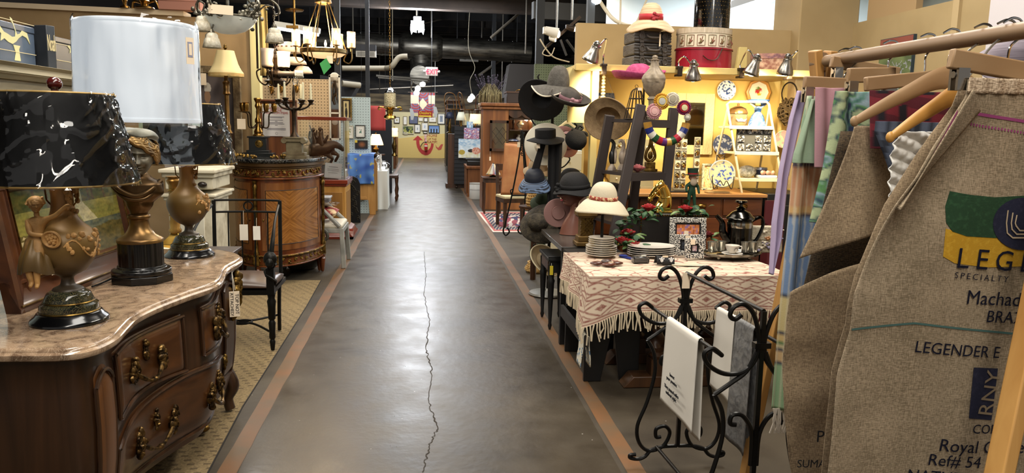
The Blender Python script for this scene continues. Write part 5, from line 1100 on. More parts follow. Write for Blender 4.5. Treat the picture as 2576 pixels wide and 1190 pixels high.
def cabinet(name,label,x0,x1,Y0,Y1,H_,m,face='x',doors=2,glass=False,shelves=0,cat='cabinet',back=None):
 ""
 t=T(name,label,cat,((x0+x1)/2,(Y0+Y1)/2,.002));w_,d_=x1-x0,Y1-Y0
 mk('plinth',B().box((0,0,.04),(w_,d_,.08)),m,t);mk('cornice',B().box((0,0,H_-.03),(w_+.05,d_+.05,.06)),m,t,bev=.008)
 if glass or shelves:
  th_=.03;b=B().box((-w_/2+th_/2,0,H_/2),(th_,d_,H_-.1)).box((w_/2-th_/2,0,H_/2),(th_,d_,H_-.1))if face=='y' else B().box((0,-d_/2+th_/2,H_/2),(w_,th_,H_-.1)).box((0,d_/2-th_/2,H_/2),(w_,th_,H_-.1))
  sg=1 if face=='x' else-1
  if face=='y':b.box((0,d_/2-.01,H_/2),(w_,.02,H_-.1))
  else:b.box((-sg*(w_/2-.01),0,H_/2),(.02,d_,H_-.1))
  mk('body',b,m,t)
  for k in range(max(2,shelves)):mk('shelf',B().box((0,0,.1+(H_-.2)*(k+.5)/max(2,shelves)),(w_-.06,d_-.06,.02)),m,t)
 else:mk('body',B().box((0,0,H_/2),(w_-.02,d_-.02,H_-.1)),m,t)
 if doors:
  for k in range(doors):
   if face=='y':c_,s_=(-w_/2+w_*(k+.5)/doors,-d_/2-.005,H_/2),(w_/doors*.88,.02,H_*.82)
   else:sg=1 if face=='x' else-1;c_,s_=(sg*(w_/2+.005),-d_/2+d_*(k+.5)/doors,H_/2),(.02,d_/doors*.88,H_*.82)
   if glass:
    b=B()
    if face=='y':
     for sx in(-1,1):b.box((c_[0]+sx*s_[0]*.44,c_[1],c_[2]),(s_[0]*.12,.02,s_[2])).box((c_[0],c_[1],c_[2]+sx*s_[2]*.47),(s_[0],.02,s_[2]*.06))
    else:
     for sx in(-1,1):b.box((c_[0],c_[1]+sx*s_[1]*.44,c_[2]),(.02,s_[1]*.12,s_[2])).box((c_[0],c_[1],c_[2]+sx*s_[2]*.47),(.02,s_[1],s_[2]*.06))
    o=mk('door',b,m,t);mk('pane',B().box(c_,(s_[0]*.8,.006,s_[2]*.9)if face=='y' else(.006,s_[1]*.8,s_[2]*.9)),GLASS,o)
   else:o=mk('door',B().box(c_,s_),m,t,bev=.005)
   mk('knob',B().ball((c_[0]+(0 if face!='y' else s_[0]*.35),c_[1]-(.025 if face=='y' else s_[1]*.35),c_[2]),.018,8,6),BRASS,o)
 return t
cabinet('glass_front_cabinet','dark wood cabinet with glazed side facing us down the left row',-1.32,-.95,19.2,20.2,P(1006,330,Y=19.2).z,MW,'y',1,True,4)
cabinet('white_bookcase','white open bookcase further along the left row',-1.3,-.92,22.6,24,1.35,mat('#c9cdc0',.6),'x',0,False,4,'bookcase')
cabinet('brown_bookcase','brown bookcase near the yellow ramp on the left row',-1.4,-.93,26.5,28.5,1.3,MW,'x',2,cat='bookcase')
cabinet('low_dark_chest','low dark chest of drawers past the lace-covered chair',-1.45,-.98,17.6,18.6,.78,DW,'x',2,cat='chest')
q=P(1010,420,Y=16.9)
t=T('cream_armchair','cream upholstered armchair with curved gilt frame on the left row','chair',(-1.25,21.2,.002),PI/2)
mk('seat',B().box((0,0,.4),(.55,.5,.14)),CREAM,t,bev=.04);mk('backrest',B().surf(lambda u,v:(-.25+.5*u,.24+.08*v+.02*sin(PI*u),.45+.5*v+.06*sin(PI*u)*v),12,10),CREAM,t,thick=.05)
for sx in(-.25,.25):
 mk('arm_rest',B().tube(cat1([(sx,-.22,.4),(sx*1.05,-.2,.58),(sx,.0,.66),(sx,.25,.7)],5),.02,7),OLDGOLD,t)
 for sy in(-.2,.22):mk('leg',B().cyl((sx,sy,.35),(sx,sy,0),.03,.018),OLDGOLD,t)
bell_lamp('pillar_lamp','narrow lit lamp with a tall cream shade behind the black partition end',992,400,344,322,18.1,.785,.085,.08,1.6)
vase('gilt_figurine','gilt figurine beside the narrow lit lamp',998,400,.3,.07,OLDGOLD,17.8,.785,'figurine',3).location.x=-1.15;vase('brown_pitcher','brown pitcher at the end of the low dark chest',1004,400,.22,.09,MW,18.45,.785,'pitcher',2).location.x=-1.15
for i in range(10):
 Y=22.8+1.1*(i%5)/5*1.1;k=i//5;vase('bookcase_ornament','small ornament on the white bookcase on the left row',1000,400,[.16,.2,.22][i%3],.05,[mat('#7a3b2a',.5),mat('#d8d2c0',.4),mat('#2a3f5c',.4),mat('#6a7a4a',.5),BRASS][i%5],Y,[.1+1.15*.625+.012,.1+1.15*.375+.012][k],'ornament',i%3,'ornaments on the white bookcase').location.x=-1.1
p=P(981,252,Y=13.6)
t=T('brass_lantern','hanging brass lantern with a hammered glass drum and gilt basket below','lantern',p)
mk('glass_drum',B().lathe([(.098,-.12),(.1,-.1),(.1,.1),(.095,.12)],n=28,caps=False),mat('#a59672',.2,.3,'#d8c9a0',60,bump=1,bsc=60),t,thick=.006)
mk('dome',B().lathe([(.1,.12),(.09,.15),(.06,.19),(.02,.22)],n=24,caps=False),CHROME,t,thick=.004);mk('lower_ring',B().lathe([(.13,-.125),(.14,-.13),(.1,-.15),(.06,-.17),(.05,-.24),(.1,-.27),(.11,-.31),(.05,-.34)],n=24),GOLD,t)
for sx in(-1,1):mk('arm',B().tube(cat1([(sx*.1,0,-.13),(sx*.18,0,-.12),(sx*.2,0,-.16),(sx*.16,0,-.17)],4),.012,6),GOLD,t)
mk('chain',chain(B(),(0,0,.2),CEIL-p.z,.05),BRASS,t)
q=P(946,297,Y=14.75);q2=P(963,266,Y=14.75);o=one('red_banner','red cloth banner showing over the black slanted partition','banner',B().surf(lambda u,v:(-.28+.45*u,.015*sin(u*9),-.25+.47*v),14,6),mat('#a53a35',.8),(q.x,14.9,q2.z-.22),thick=.008);mk('cord',B().cyl((-.28,0,.22),(-.28,0,CEIL-q2.z+.22),.002,n=5).cyl((.17,0,.22),(.17,0,CEIL-q2.z+.22),.002,n=5),mat('#1b1c20',.6),o)
# ---- far end: painted ramp wall ----
RY_=35.3;r0,r1=P(1019,397,Y=RY_),P(1108,397,Y=RY_);zl=P(1019,347,Y=RY_).z;zr=P(1108,337,Y=RY_).z
struct('wall_ramp',B().prism([(r0.x-.4,0),(r1.x+2.5,0),(r1.x+2.5,zr+.3),(r0.x-.4,zl-.04)],RY_,RY_+.1,'XZ'),mat('#cdb067',.7,name='ramp_yellow'),flat=True)
struct('floor_ramp',B().prism([(r0.x-.4,zl-.3),(r1.x+2.5,zr+.05),(r1.x+2.5,0),(r0.x-.4,0)],RY_+.1,37.9,'XZ'),mat('#6b6256',.6))
def R2(x,y):q=P(940+x/5.95,220+y/5.95,Y=RY_-.01);return(q.x,q.z)
ARW=[R2(660,720)]+[R2(738,790),R2(684,790)]+[R2(x,y)for x,y in((686,840),(700,890),(725,930),(770,950),(815,938),(845,905),(857,870),(858,838))]+[R2(898,838)]+[R2(x,y)for x,y in((895,880),(880,930),(850,985),(810,1013),(770,1017),(720,995),(680,955),(650,895),(638,840),(637,790))]+[R2(585,790)]
o=one('u_arrow_painting','red U-shaped arrow painted on the yellow ramp wall','painted sign',B().prism(ARW,RY_-.004,RY_-.001,'XZ'),mat('#a8302a',.7));
q=R2(875,770);t=T('ramp_lettering','dark red hand-painted lettering on the yellow ramp wall','painted sign',(q[0],RY_-.004,q[1]))
for k,s_ in enumerate(('MORE','UP THE','RAMP!')):mk('lettering',text(s_,.17 if k!=1 else .12,Matrix.Translation((0,0,.1-.15*k))@FACE,.002),mat('#8a2320',.7),t)
a0=[R2(x,y)for x,y in((922,850),(940,885),(965,905),(1010,850),(1040,850),(1010,930),(970,940),(935,905))]
one('curved_arrow_painting','partly hidden red curved stroke on the yellow ramp wall','painted sign',B().prism(a0,RY_-.004,RY_-.001,'XZ'),mat('#b04a3a',.7))
q=R2(783,935);t=T('fire_extinguisher','red fire extinguisher hanging inside the painted arrow','fire extinguisher',(q[0],RY_-.09,q[1]));hx=R2(783,820)[1]-q[1]
mk('cylinder',B().lathe([(.07,0),(.075,.02),(.075,hx*.72),(.05,hx*.82),(.025,hx*.86)],n=18),mat('#a01a20',.3),t);mk('label',B().lathe([(.076,hx*.45),(.076,hx*.6)],n=18,caps=False),WHITE,t)
mk('valve',B().box((0,0,hx*.95),(.05,.04,.1)).box((-.05,0,hx*1.0),(.12,.02,.03)),BLACK,t);mk('hose',B().tube(cat1([(0,0,hx),(-.12,0,hx*.95),(-.2,0,hx*.7),(-.25,0,hx*.4)],6),.016,6),BLACK,t);mk('bracket',B().box((0,.07,hx*.5),(.06,.06,.1)),BLACK,t)
q=R2(776,760);one('extinguisher_sign','narrow white and red sign above the fire extinguisher','sign',B().box((0,0,0),(.1,.01,.36)),mat('#d8c8c0',.6,0,'#b05048',12),(q[0],RY_-.012,q[1]))
struct('wall_picture_gallery',B().box((.3,37.75,P(1060,345,Y=37.7).z),(6,.1,2.4)),mat('#d3c79a',.8),flat=True)
rr_=random.Random(12)
PICS=[(305,443,390,535,'#b9a94a','bright yellow-green botanical print beside the hanging lantern'),(440,432,503,560,'#ddd8c8','tall cream print of two small birds'),(530,432,663,545,'#5a5f7a','busy blue and violet painting, widest of the upper row'),(670,450,738,505,'#e6e2d6','small white arched print below the dealers sign'),(748,450,812,517,'#dedbd0','small grey print under the sign arrow'),(822,440,940,522,'#d8d6cc','wide white-mounted landscape print'),(955,390,1068,550,'#8a94a2','large dark-framed print of tangled flowers'),(433,575,600,695,'#6a6f42','green garden painting in the lower row'),(610,552,700,678,'#cfcfc8','narrow grey-framed drawing in the lower row'),(715,525,815,648,'#c9d3dc','white-framed blue and white figure print'),(820,568,985,682,'#7a94b8','long painting of three dark figures on blue'),(450,668,512,704,'#e2ddd0','small white card below the garden painting'),(740,655,805,688,'#dcd6c4','small cream print just above the ramp edge')]
for i,(x0,y0,x1,y1,c_,lab)in enumerate(PICS):
 d_={10:lambda u,v:'#1a1c26' if min(abs(u-.2),abs(u-.5),abs(u-.8))<.07 and v<.6 else mixc('#8fb0dc','#5a7ab0',v),7:lambda u,v:'#20301f' if nz(u*6,v*3,1,1)>.15 else mixc('#b9b25a','#5a6a38',v)}.get(i,pale(i,c_,['#30405f','#7a3a34','#5a5f6a','#3f5a4a'][i%4],3))
 picture(lab,940+x0/5.95,220+y1/5.95,940+x1/5.95,220+y0/5.95,37.66,d_,['#2a201a','#8a7a5a','#1c1c20','#c9bfa8'][i%4],.03,'#e6e2d6' if i not in(2,7,10)else None,.08 if i not in(2,7,10)else 0,14)
def quilt(u,v):
 x=abs(u-.5);
 if abs(u-.5)/.2+abs(v-.45)/.28<1:return '#d3cba8'
 if(u<.34 or u>.73)and .45<v<.88:return '#cfc8ac'
 d=min(((u-.2)**2+(v-.45)**2)**.5,((u-.8)**2+(v-.45)**2)**.5,((u-.5)**2+(v-1)**2)**.5);k=int(d*26)%3
 return['#8a3038','#5f6a8a','#a34a44'][k]
picture('patchwork quilt with a cream diamond hanging above the dealers sign',1033,284,1094,234,30,quilt,None,0,res=60,cat='quilt',name='hanging_quilt')
q0=P(1033,234,Y=30);q1=P(1094,234,Y=30);one('quilt_rod','thin rod holding the patchwork quilt','rod',B().cyl((q0.x-.1,30.04,q0.z+.02),(q1.x+.1,30.04,q1.z+.02),.02,n=8).cyl((q0.x,30.04,q0.z),(q0.x,30.04,CEIL),.008,n=6).cyl((q1.x,30.04,q1.z),(q1.x,30.04,CEIL),.008,n=6),DKMET)
a,b_=P(1052,295,Y=26),P(1088,280,Y=26)
t=T('dealers_sign','red hanging sign with yellow script and an arrow','sign',((a.x+b_.x)/2,26,a.z));sw,sh_=b_.x-a.x,b_.z-a.z
mk('board',B().box((0,0,sh_/2),(sw,.03,sh_)),mat('#b5362f',.5),t);mk('lettering',text('Dealers',sh_*.62,Matrix.Translation((0,-.018,sh_*.5))@FACE,.003),mat('#e8cf3a',.5,em=.3),t)
mk('arrow',B().prism([(-sw*.45,sh_*.1),(sw*.3,sh_*.1),(sw*.3,0.0),(sw*.46,sh_*.2),(sw*.3,sh_*.38),(sw*.3,sh_*.3),(-sw*.45,sh_*.3)],-.017,-.02,'XZ'),mat('#e8d04a',.5,em=.3),t);mk('hanger',B().cyl((-sw*.4,0,sh_),(-sw*.4,0,CEIL-a.z),.006,n=6).cyl((sw*.4,0,sh_),(sw*.4,0,CEIL-a.z),.006,n=6),DKMET,t)
for(a,b_,lab)in((1035,288,'small folded white paper hanging left of the dealers sign'),(1094,282,'small white paper arrow hanging beside the dealers sign')):
 q=P(a,b_,Y=26);one('paper_sign',lab,'sign',B().prism([(-.06,.2),(.05,.17),(.1,0),(.06,-.18),(-.02,-.18)],0,.006,'XZ').cyl((0,.003,.18),(0,.003,CEIL-q.z),.004,n=5),mat('#d8d8d4',.7),q)
# ================= ceiling services =================
ALU=mat('#77736a',.38,.85,'#4b4843',3,(1,6,6));DARKP=mat('#1d1d20',.6);PIPE=mat('#8f8672',.5)
y_=20.0;a,b_=P(700,98,Y=y_),P(1335,133,Y=y_);c0,c1=P(1006,128,Y=y_),P(1110,130,Y=y_)
t=T('ceiling_duct','long round silver air duct with a wider collar below the dark ceiling','duct',((a+b_)/2));o_=t.location.copy()
d=b_-a;L_=d.length
def dp(px_):return P(px_,98+35*(px_-700)/635,Y=y_)-o_
mk('duct_pipe',B().cyl(a-o_-d*.4,b_-o_,.26,n=32),ALU,t);cc=B()
for px_,r_ in((1005,.27),(1012,.34),(1018,.36),(1096,.36),(1104,.34),(1111,.27)):pass
cc.tube([dp(x)for x in(1003,1013,1020,1097,1104,1113)],[.262,.34,.355,.355,.34,.262],32)
mk('collar',cc,ALU,t)
for x in(905,960,1170,1230,1290):mk('seam_band',B().tube([dp(x)-d.normalized()*.02,dp(x)+d.normalized()*.02],.268,32),ALU,t)
for x in(780,930,1150,1300):mk('hanger',B().cyl(dp(x),(dp(x).x,0,CEIL-o_.z),.012,n=6),DARKP,t)
q=dp(1058);mk('drop_elbow',B().tube(cat1([q+V((0,0,-.2)),q+V((.02,0,-.5)),q+V((.0,-.2,-.72)),q+V((-.02,-.55,-.75))],5),[.3-.004*k for k in range(16)],20),ALU,t)
for i,(y0,z0,z1,Y)in enumerate(((0,12,0,17.0),(0,0,0,25))):
 if i==0:
  a,b_=P(640,-8,Y=16.2),P(1360,26,Y=17.0)
  struct('beam_1',B().bar(a+V((-4,0,.15)),b_+V((.8,0,.15)),.2,.4).bar(a+V((-4,0,-.07)),b_+V((.8,0,-.07)),.3,.04),mat('#3b332f',.6,0,'#55483f',2))
  a,b_=P(1340,26,Y=14),P(1720,48,Y=14.5)
  struct('beam_2',B().bar(a,b_+V((1,0,0)),.15,.3),mat('#22211f',.7))
for k in range(14):
 struct('beam_%d'%(k+3),B().box((0,18+k*1.45,CEIL-.14),(12,.09,.28)),mat('#1e1d1f',.9,0,'#38332f',3,lo=.5,hi=.8))
rr_=random.Random(21)
for k,(x0,y0,x1,y1,Y,r_)in enumerate(((905,80,1340,92,24,.03),(860,172,970,172,15.5,.055),(1060,60,1240,20,22,.02),(1235,95,1310,30,17,.03),(1205,190,1260,150,20,.035),(880,60,1000,75,26,.03),(1260,145,1330,150,20,.03),(930,225,1140,215,30,.025),(860,210,905,215,15.0,.06))):
 a,b_=P(x0,y0,Y=Y),P(x1,y1,Y=Y+.2);b=B().cyl(a,b_,r_,n=10)
 if k==1:b.tube(cat1([b_,P(985,168,Y=Y),P(1003,145,Y=Y),P(1025,142,Y=Y)],5),r_,10)
 struct('pipe_%d'%(k+1),b,PIPE if k in(1,8)else DARKP if k in(0,5)else mat('#6b6459',.5,.3))
for k,(x,y0,Y)in enumerate(((888,95,19),(1048,45,17.5),(1085,95,18.5),(1322,135,16),(1212,95,22),(1245,240,21),(1262,245,20),(955,235,22),(1400,70,12.5),(1365,70,12.0),(1438,50,11.5))):
 a=P(x,y0,Y=Y);struct('rod_%d'%(k+1),B().cyl(a,(a.x,a.y,CEIL),.016,n=6),mat('#6d675d',.5,.5))
t=T('flood_light','bright white flood light hanging over the middle of the aisle','ceiling light',P(1050,68,Y=17.5));o_=t.location
EMW=mat('#ffffff',.5,em=30,ecol='#f2f7ff')
mk('housing',B().box((0,.12,.05),(.3,.16,.2)).box((0,.02,.19),(.18,.12,.08)),mat('#8f9096',.5),t,bev=.01)
for k in(-1,1):mk('tube_lamp',B().prism([(k*.02,.13),(k*.11,.12),(k*.15,.05),(k*.155,-.06),(k*.13,-.16),(k*.1,-.1),(k*.02,-.12)],-.02,.03,'XZ'),EMW,t)
mk('hanger',B().cyl((0,.05,.2),(0,.05,CEIL-o_.z),.015,n=6),DARKP,t)
point(o_+V((0,-.5,-.1)),260,(.9,.95,1),.18)
t=T('exit_sign','small hanging EXIT sign with red letters below the air duct','sign',P(1086,180,Y=17.2));o_=t.location
mk('housing',B().box((0,0,0),(.27,.06,.19)),mat('#b9a9a2',.5),t,bev=.006);mk('lettering',text('EXIT',.155,Matrix.Translation((.015,-.034,-.055))@FACE@Matrix.Diagonal((.82,1,1,1)),.002).prism([(-.125,0),(-.1,.03),(-.1,-.03)],-.033,-.036,'XZ'),mat('#ff2a4a',.5,em=1.6),t)
for sx in(-1,1):mk('emergency_lamp',B().ball((sx*.16,-.02,0),.028,10,8),WHITE,t)
mk('hanger',B().cyl((0,0,.09),(0,0,CEIL-o_.z),.006,n=6),DARKP,t)
t=T('air_vent','white two-panel air vent grille under the left end of the duct','vent',P(921,136,Y=17));o_=t.location
mk('frame',B().box((0,0,0),(.43,.12,.14)),mat('#b6b0a2',.6),t,bev=.005);mk('duct_boot',B().box((0,.05,.13),(.42,.25,.13)),DARKP,t);mk('hanger',B().cyl((0,.05,.19),(0,.05,CEIL-o_.z),.015,n=6),DARKP,t)
for sx in(-1,1):
 b=B();[b.box((sx*.1,-.065,-.04+.016*k),(.17,.012,.006))for k in range(6)];mk('grille',b,mat('#8d887c',.6),t)
t=T('grey_ceiling_box','flat grey metal box hanging under the right part of the duct','box',P(1180,148,Y=20));mk('body',B().box((0,0,0),(.48,.1,.15)),mat('#5e5b55',.6),t,bev=.005);mk('hanger',B().cyl((0,0,.07),(0,0,.5),.01,n=6),DARKP,t)
for i,(x0,y0,x1,y1,Y,lab)in enumerate(((1270,160,1330,262,18,'large dark flared metal hood at the right of the ceiling'),(858,190,905,262,15.2,'dark sloping metal hood at the left behind the blue pegboard'))):
 a,b_=P(x0,y0,Y=Y),P(x1,y1,Y=Y);w_=b_.x-a.x;hh=a.z-b_.z
 pr_=[(0,hh*.15),(w_*.2,hh),(w_*1.6,hh),(w_*1.6,0),(w_*.6,0)]if i==0 else[(-.4,hh),(w_,hh*.8),(w_*.3,0),(-.4,-.2)]
 struct('ceiling_hood_%d'%(i+1),B().prism(pr_,0,.7,'XZ',TR((a.x,Y,b_.z))),mat(['#3b3632','#17171b'][i],.7))
t=T('track_light_rig','hanging track of small spotlights below the exit sign','ceiling light',P(1050,205,Y=19));o_=t.location
mk('track',B().bar(P(945,190,Y=18.2)-o_,P(1080,200,Y=19)-o_,.05,.04).bar(P(950,195,Y=18.2)-o_,P(1080,206,Y=19)-o_,.03,.03),mat('#4b463e',.5,.4),t)
for i,(x,y)in enumerate(((1063,212),(1051,223),(1048,234))):
 q=P(x,y,Y=18.9)-o_;hd=mk('spot_head',B().cyl(q+V((0,.1,.05)),q+V((0,0,0)),.05,.075,14),WHITE,t);mk('bulb',B().ball(q+V((0,-.02,-.01)),(.04,.02,.034),10,8),EMW,hd)
mk('hanger',B().cyl((-.6,0,0),(-.6,0,CEIL-o_.z),.012,n=6).tube(cat1([(-.1,0,0),(-.15,0,-.2),(0,-.05,-.3),(.05,0,-.2),(.2,0,-.05)],4),.012,5),PIPE,t)
t=T('twin_spotlights','pair of glowing white spotlights above the bentwood chairs','ceiling light',P(1188,245,Y=18));o_=t.location
for k in(0,1):hd=mk('spot_head',B().cyl((-.05*k,.1,.06-.06*k),(-.05*k,0,-.06*k),.04,.07,14),WHITE,t);mk('bulb',B().ball((-.05*k,-.02,-.06*k-.01),(.042,.02,.026),10,8),EMW,hd)
mk('cable',B().tube(cat1([(0,.1,.06),(-.05,.1,.4),(.06,.1,.7),(-.1,.1,1.2),(-.05,.1,CEIL-o_.z)],5),.007,6),PIPE,t)
t=T('white_track_spotlights','cluster of white track spotlights on a tilted black rail above the green pegboard','ceiling light',P(1400,85,Y=8.4));o_=t.location
mk('rail',B().bar(P(1375,118,Y=8.4)-o_,P(1460,42,Y=8.4)-o_,.025,.03),DKMET,t)
for i,(x,y,dx,m)in enumerate(((1388,82,.13,WHITE),(1436,72,.05,DKMET),(1390,100,-.02,WHITE))):
 q=P(x,y,Y=8.35)-o_;s_=[.06,.035,.025][i];hd=mk('spot_head',B().cyl(q+V((-s_*1.3,0,s_*.4)),q+V((s_*1.1,-.02,-s_*.2)),s_*.7,s_,16).box(q+V((-s_*1.2,0,.02)),(s_*.8,s_*1.2,s_*1.2)),m,t,bev=.004);mk('bulb',B().ball(q+V((s_*1.15,-.025,-s_*.25)),(s_*.35,s_*.7,s_*.7),10,8),mat('#ffe6c4',.5,em=14,ecol='#ffe0b8'),hd)
for(x0,y0,x1,y1)in((1410,100,1425,140),(1425,100,1450,135)):mk('barn_door',B().bar(P(x0,y0,Y=8.4)-o_,P(x1,y1,Y=8.4)-o_,.08,.01),mat('#2b2724',.5),t)
mk('cable',B().tube(cat1([P(1358,98,Y=8.4)-o_,P(1375,125,Y=8.4)-o_,P(1395,145,Y=8.45)-o_,P(1432,156,Y=8.5)-o_],6),.008,6).tube(cat1([P(1375,118,Y=8.4)-o_,P(1365,135,Y=8.4)-o_,P(1385,140,Y=8.4)-o_,P(1395,120,Y=8.4)-o_],6),.006,5),mat('#cdbfa4',.6),t)
mk('hanger',B().cyl(P(1439,50,Y=8.4)-o_,(P(1439,50,Y=8.4).x-o_.x,0,CEIL-o_.z),.01,n=6).cyl(P(1400,95,Y=8.4)-o_,(P(1400,95,Y=8.4).x-o_.x,0,CEIL-o_.z),.01,n=6),STEEL,t)
b=B().tube(cat1([P(1495,-20,Y=7.6),P(1535,40,Y=7.4),P(1570,62,Y=7.3),P(1605,66,Y=7.25)],8),.018,8).tube(cat1([P(1640,-30,Y=7.6),P(1600,60,Y=7.4)],6),.01,6).tube([P(1562,-20,Y=7.5),P(1560,62,Y=7.3)],.01,6)
one('hanging_cables','pale electrical cables hanging down behind the booth wall','cable',b,mat('#b8ad94',.6))
t=T('small_flood_light','small glowing flood lamp at the very top beside the steel post','ceiling light',P(1497,2,Y=7.3));mk('spot_head',B().cyl((0,.05,.08),(0,0,0),.05,.06,14).cyl((0,.05,.08),(0,.05,1.6),.012),WHITE,t);mk('bulb',B().ball((0,-.01,-.01),(.05,.05,.025),12,8),EMW,t)
a,b_=P(1840,28,Y=9.0),P(1936,-2,Y=7.6)
t=T('white_room_strip_light','lit fluorescent strip on the white ceiling above the hat boxes','ceiling light',(a+b_)/2);d=(b_-a)/2
mk('housing',B().bar(-d+V((0,0,.05)),d+V((0,0,.05)),.16,.08),mat('#9aa0a6',.5),t);mk('tube_lamp',B().bar(-d*.97,d*.97,.12,.03),mat('#ffffff',.5,em=9,ecol='#f2f6ff'),t);mk('hanger',B().cyl((0,0,.08),(0,0,4.06-t.location.z),.01,n=6),WHITE,t)
# ================= right side, far =================
HY=13.9;PINE=wood('#6a3a1a','#9a6030','Z',5,.4,.2)
x0=P(1214,400,Y=HY).x;x1=P(1342,400,Y=HY).x;hz=P(1260,268,Y=HY).z;xm=P(1278,400,Y=HY).x
t=T('pine_hutch','tall pine hutch with its leaded glass door swung open and china on its shelves','hutch',(x0,HY,.002));w_=x1-x0;m_=xm-x0
zl_=P(1300,358,Y=HY).z
mk('body',B().box((m_/2,.3,hz/2),(m_,.6,hz)).box(((m_+w_)/2,.58,hz/2),(w_-m_,.04,hz)).box((w_-.02,.3,hz/2),(.04,.6,hz)).box(((m_+w_)/2,.3,zl_/2),(w_-m_,.6,zl_)).box(((m_+w_)/2,.3,hz-.02),(w_-m_,.6,.04)),PINE,t,bev=.004)
mk('cornice',B().box((w_/2,.28,hz+.03),(w_+.1,.72,.06)).box((w_/2,.29,hz-.03),(w_+.06,.68,.05)),PINE,t,bev=.01)
for yq in(328,300):mk('shelf',B().box(((m_+w_)/2,.3,P(1300,yq,Y=HY).z),(w_-m_-.04,.54,.02)),DW,t)
ar_=B().prism([(m_,P(1300,302,Y=HY).z)]+[(m_+(w_-m_)*k/12,P(1300,290,Y=HY).z-.06*abs(sin(k*PI/6)))for k in range(13)]+[(w_,hz),(m_,hz)],-.01,.02,'XZ');mk('scalloped_apron',ar_,DW,t)
dx0,dx1,dz0,dz1=P(1232,380,Y=HY-.1).x-x0,P(1279,380,Y=HY-.1).x-x0,P(1250,381,Y=HY-.1).z,P(1250,303,Y=HY-.1).z
dr=B().box((dx0+.02,-.06,(dz0+dz1)/2),(.04,.03,dz1-dz0)).box((dx1-.02,-.06,(dz0+dz1)/2),(.04,.03,dz1-dz0)).box(((dx0+dx1)/2,-.06,dz0+.025),(dx1-dx0,.03,.05)).box(((dx0+dx1)/2,-.06,dz1-.025),(dx1-dx0,.03,.05))
do=mk('door',dr,DW,t);mk('pane',B().box(((dx0+dx1)/2,-.06,(dz0+dz1)/2),(dx1-dx0-.08,.006,dz1-dz0-.1)),glassy(amt=.1),do)
le=B();W_,H_=dx1-dx0-.08,dz1-dz0-.1
for k in range(-2,4):
 for s_ in(-1,1):
  p0=V((max(-W_/2,min(W_/2,-W_/2)),0,0));q0=[(u,(k-.5)*H_/3+s_*(u/W_)*H_/1.4)for u in(-W_/2,-W_/4,0,W_/4,W_/2)];q0=[V(((dx0+dx1)/2+u,-.066,(dz0+dz1)/2+z))for u,z in q0 if abs(z)<H_/2]
  if len(q0)>1:le.tube(q0,.005,4)
mk('lead_lattice',le,DKMET,do)
tagbits(t,V((x0+dx0+.01,HY-.08,dz0)),.1,.03,.07,'small white tag below the open door')
for(nm,lab,ct,px_,yb,h_,r_,m,k)in(('bottle_figurine','dark bottle with white label on the hutch upper shelf','bottle',1291,326,.22,.06,DW,3),('china_urn','white floral china urn on the hutch upper shelf','urn',1308,326,.15,.075,mat('#e0d4b8',.3,0,'#c7a77a',14),0),('china_tureen','white lidded china tureen on the lower hutch shelf','tureen',1308,357,.13,.08,WHITE,2),('china_dish','blue and white shallow dish on the lower hutch shelf','dish',1291,357,.05,.12,mat('#d8d8dc',.3,0,'#4a5a8a',16),2)):
 z=(P(1300,328,Y=HY).z+.01)if yb<340 else zl_
 vase(nm,lab,px_,yb,h_,r_,m,HY+.28,z+.004,ct,k)
point(P(1325,302,Y=HY+.2),3,(1,.8,.5),.03);one('cabinet_bulb','small bare bulb glowing inside the top of the pine hutch','bulb',B().ball((0,0,0),.022,10,8).cyl((0,0,0),(0,.26,.0),.008),mat('#fff0d0',.5,em=16),P(1325,302,Y=HY+.3))
q=P(1232,268,Y=HY+.3);rr_=random.Random(31)
t=T('dried_flower_basket','basket of drooping dried grasses and flowers on top of the pine hutch','flower arrangement',(q.x,HY+.3,hz+.064))
mk('basket',B().lathe([(.08,0),(.12,.1),(.13,.12)],n=18),mat('#3a2c1c',.8),t)
gr=B()
for k in range(230):
 a=rr_.uniform(0,6.28);r_=rr_.uniform(.1,.21);hh=rr_.uniform(.05,.22);gr.tube([(0,0,.1),(r_*.5*cos(a),r_*.5*sin(a),.14+hh),(r_*cos(a),r_*sin(a),.1+hh*.5),(r_*1.06*cos(a),r_*1.06*sin(a),-.02+hh*.2)],[.004,.006,.01,.004],4)
prop(mk('dried_grass',gr,mat('#6d6144',.9,0,'#8f835c',20),t),kind='stuff')
gr=B()
for k in range(60):a=rr_.uniform(0,6.28);r_=rr_.uniform(.05,.3);e_=V((r_*cos(a),r_*sin(a),rr_.uniform(.3,.52)));gr.tube([(0,0,.12),e_*.6,e_],.003,4).ball(e_,.012,5,4)
prop(mk('flower_sprigs',gr,mat('#3a3440',.9,0,'#5c5264',20),t),kind='stuff')
q=P(1293,268,Y=HY+.3);t=T('storage_chest','dark brown chest beside the dried flowers on the pine hutch','chest',(q.x+.1,HY+.3,hz+.064));hh=P(1293,232,Y=HY).z-hz-.06
mk('body',B().box((0,0,hh/2),(.52,.5,hh)),mat('#2c1d15',.6),t,bev=.01);mk('lid_edge',B().box((0,0,hh),(.54,.52,.03)),mat('#4a3020',.5),t);mk('handle',B().tube(cat1([(-.08,0,hh+.01),(-.04,0,hh+.05),(.04,0,hh+.05),(.08,0,hh+.01)],4),.01,6),BRASS,t)
rc=[P(1200,533,z=0),P(1330,533,z=0),P(1340,585,z=0),P(1240,585,z=0)]
def persian(u,v):
 e_=min(u,1-u,v,1-v)
 if e_<.05:return '#c9b8a8'
 if e_<.1:return '#a4504a'
 if e_<.22:return '#2a2c46' if(int(u*40)+int(v*30))%3 else '#b9a48c'
 return '#b9a79a' if nz(u*12,v*10,1,2)>.1 else('#7a2f38' if nz(u*8,v*9,1,6)>-.1 else '#2f2f4c')
b=B();cols=[];N_=90
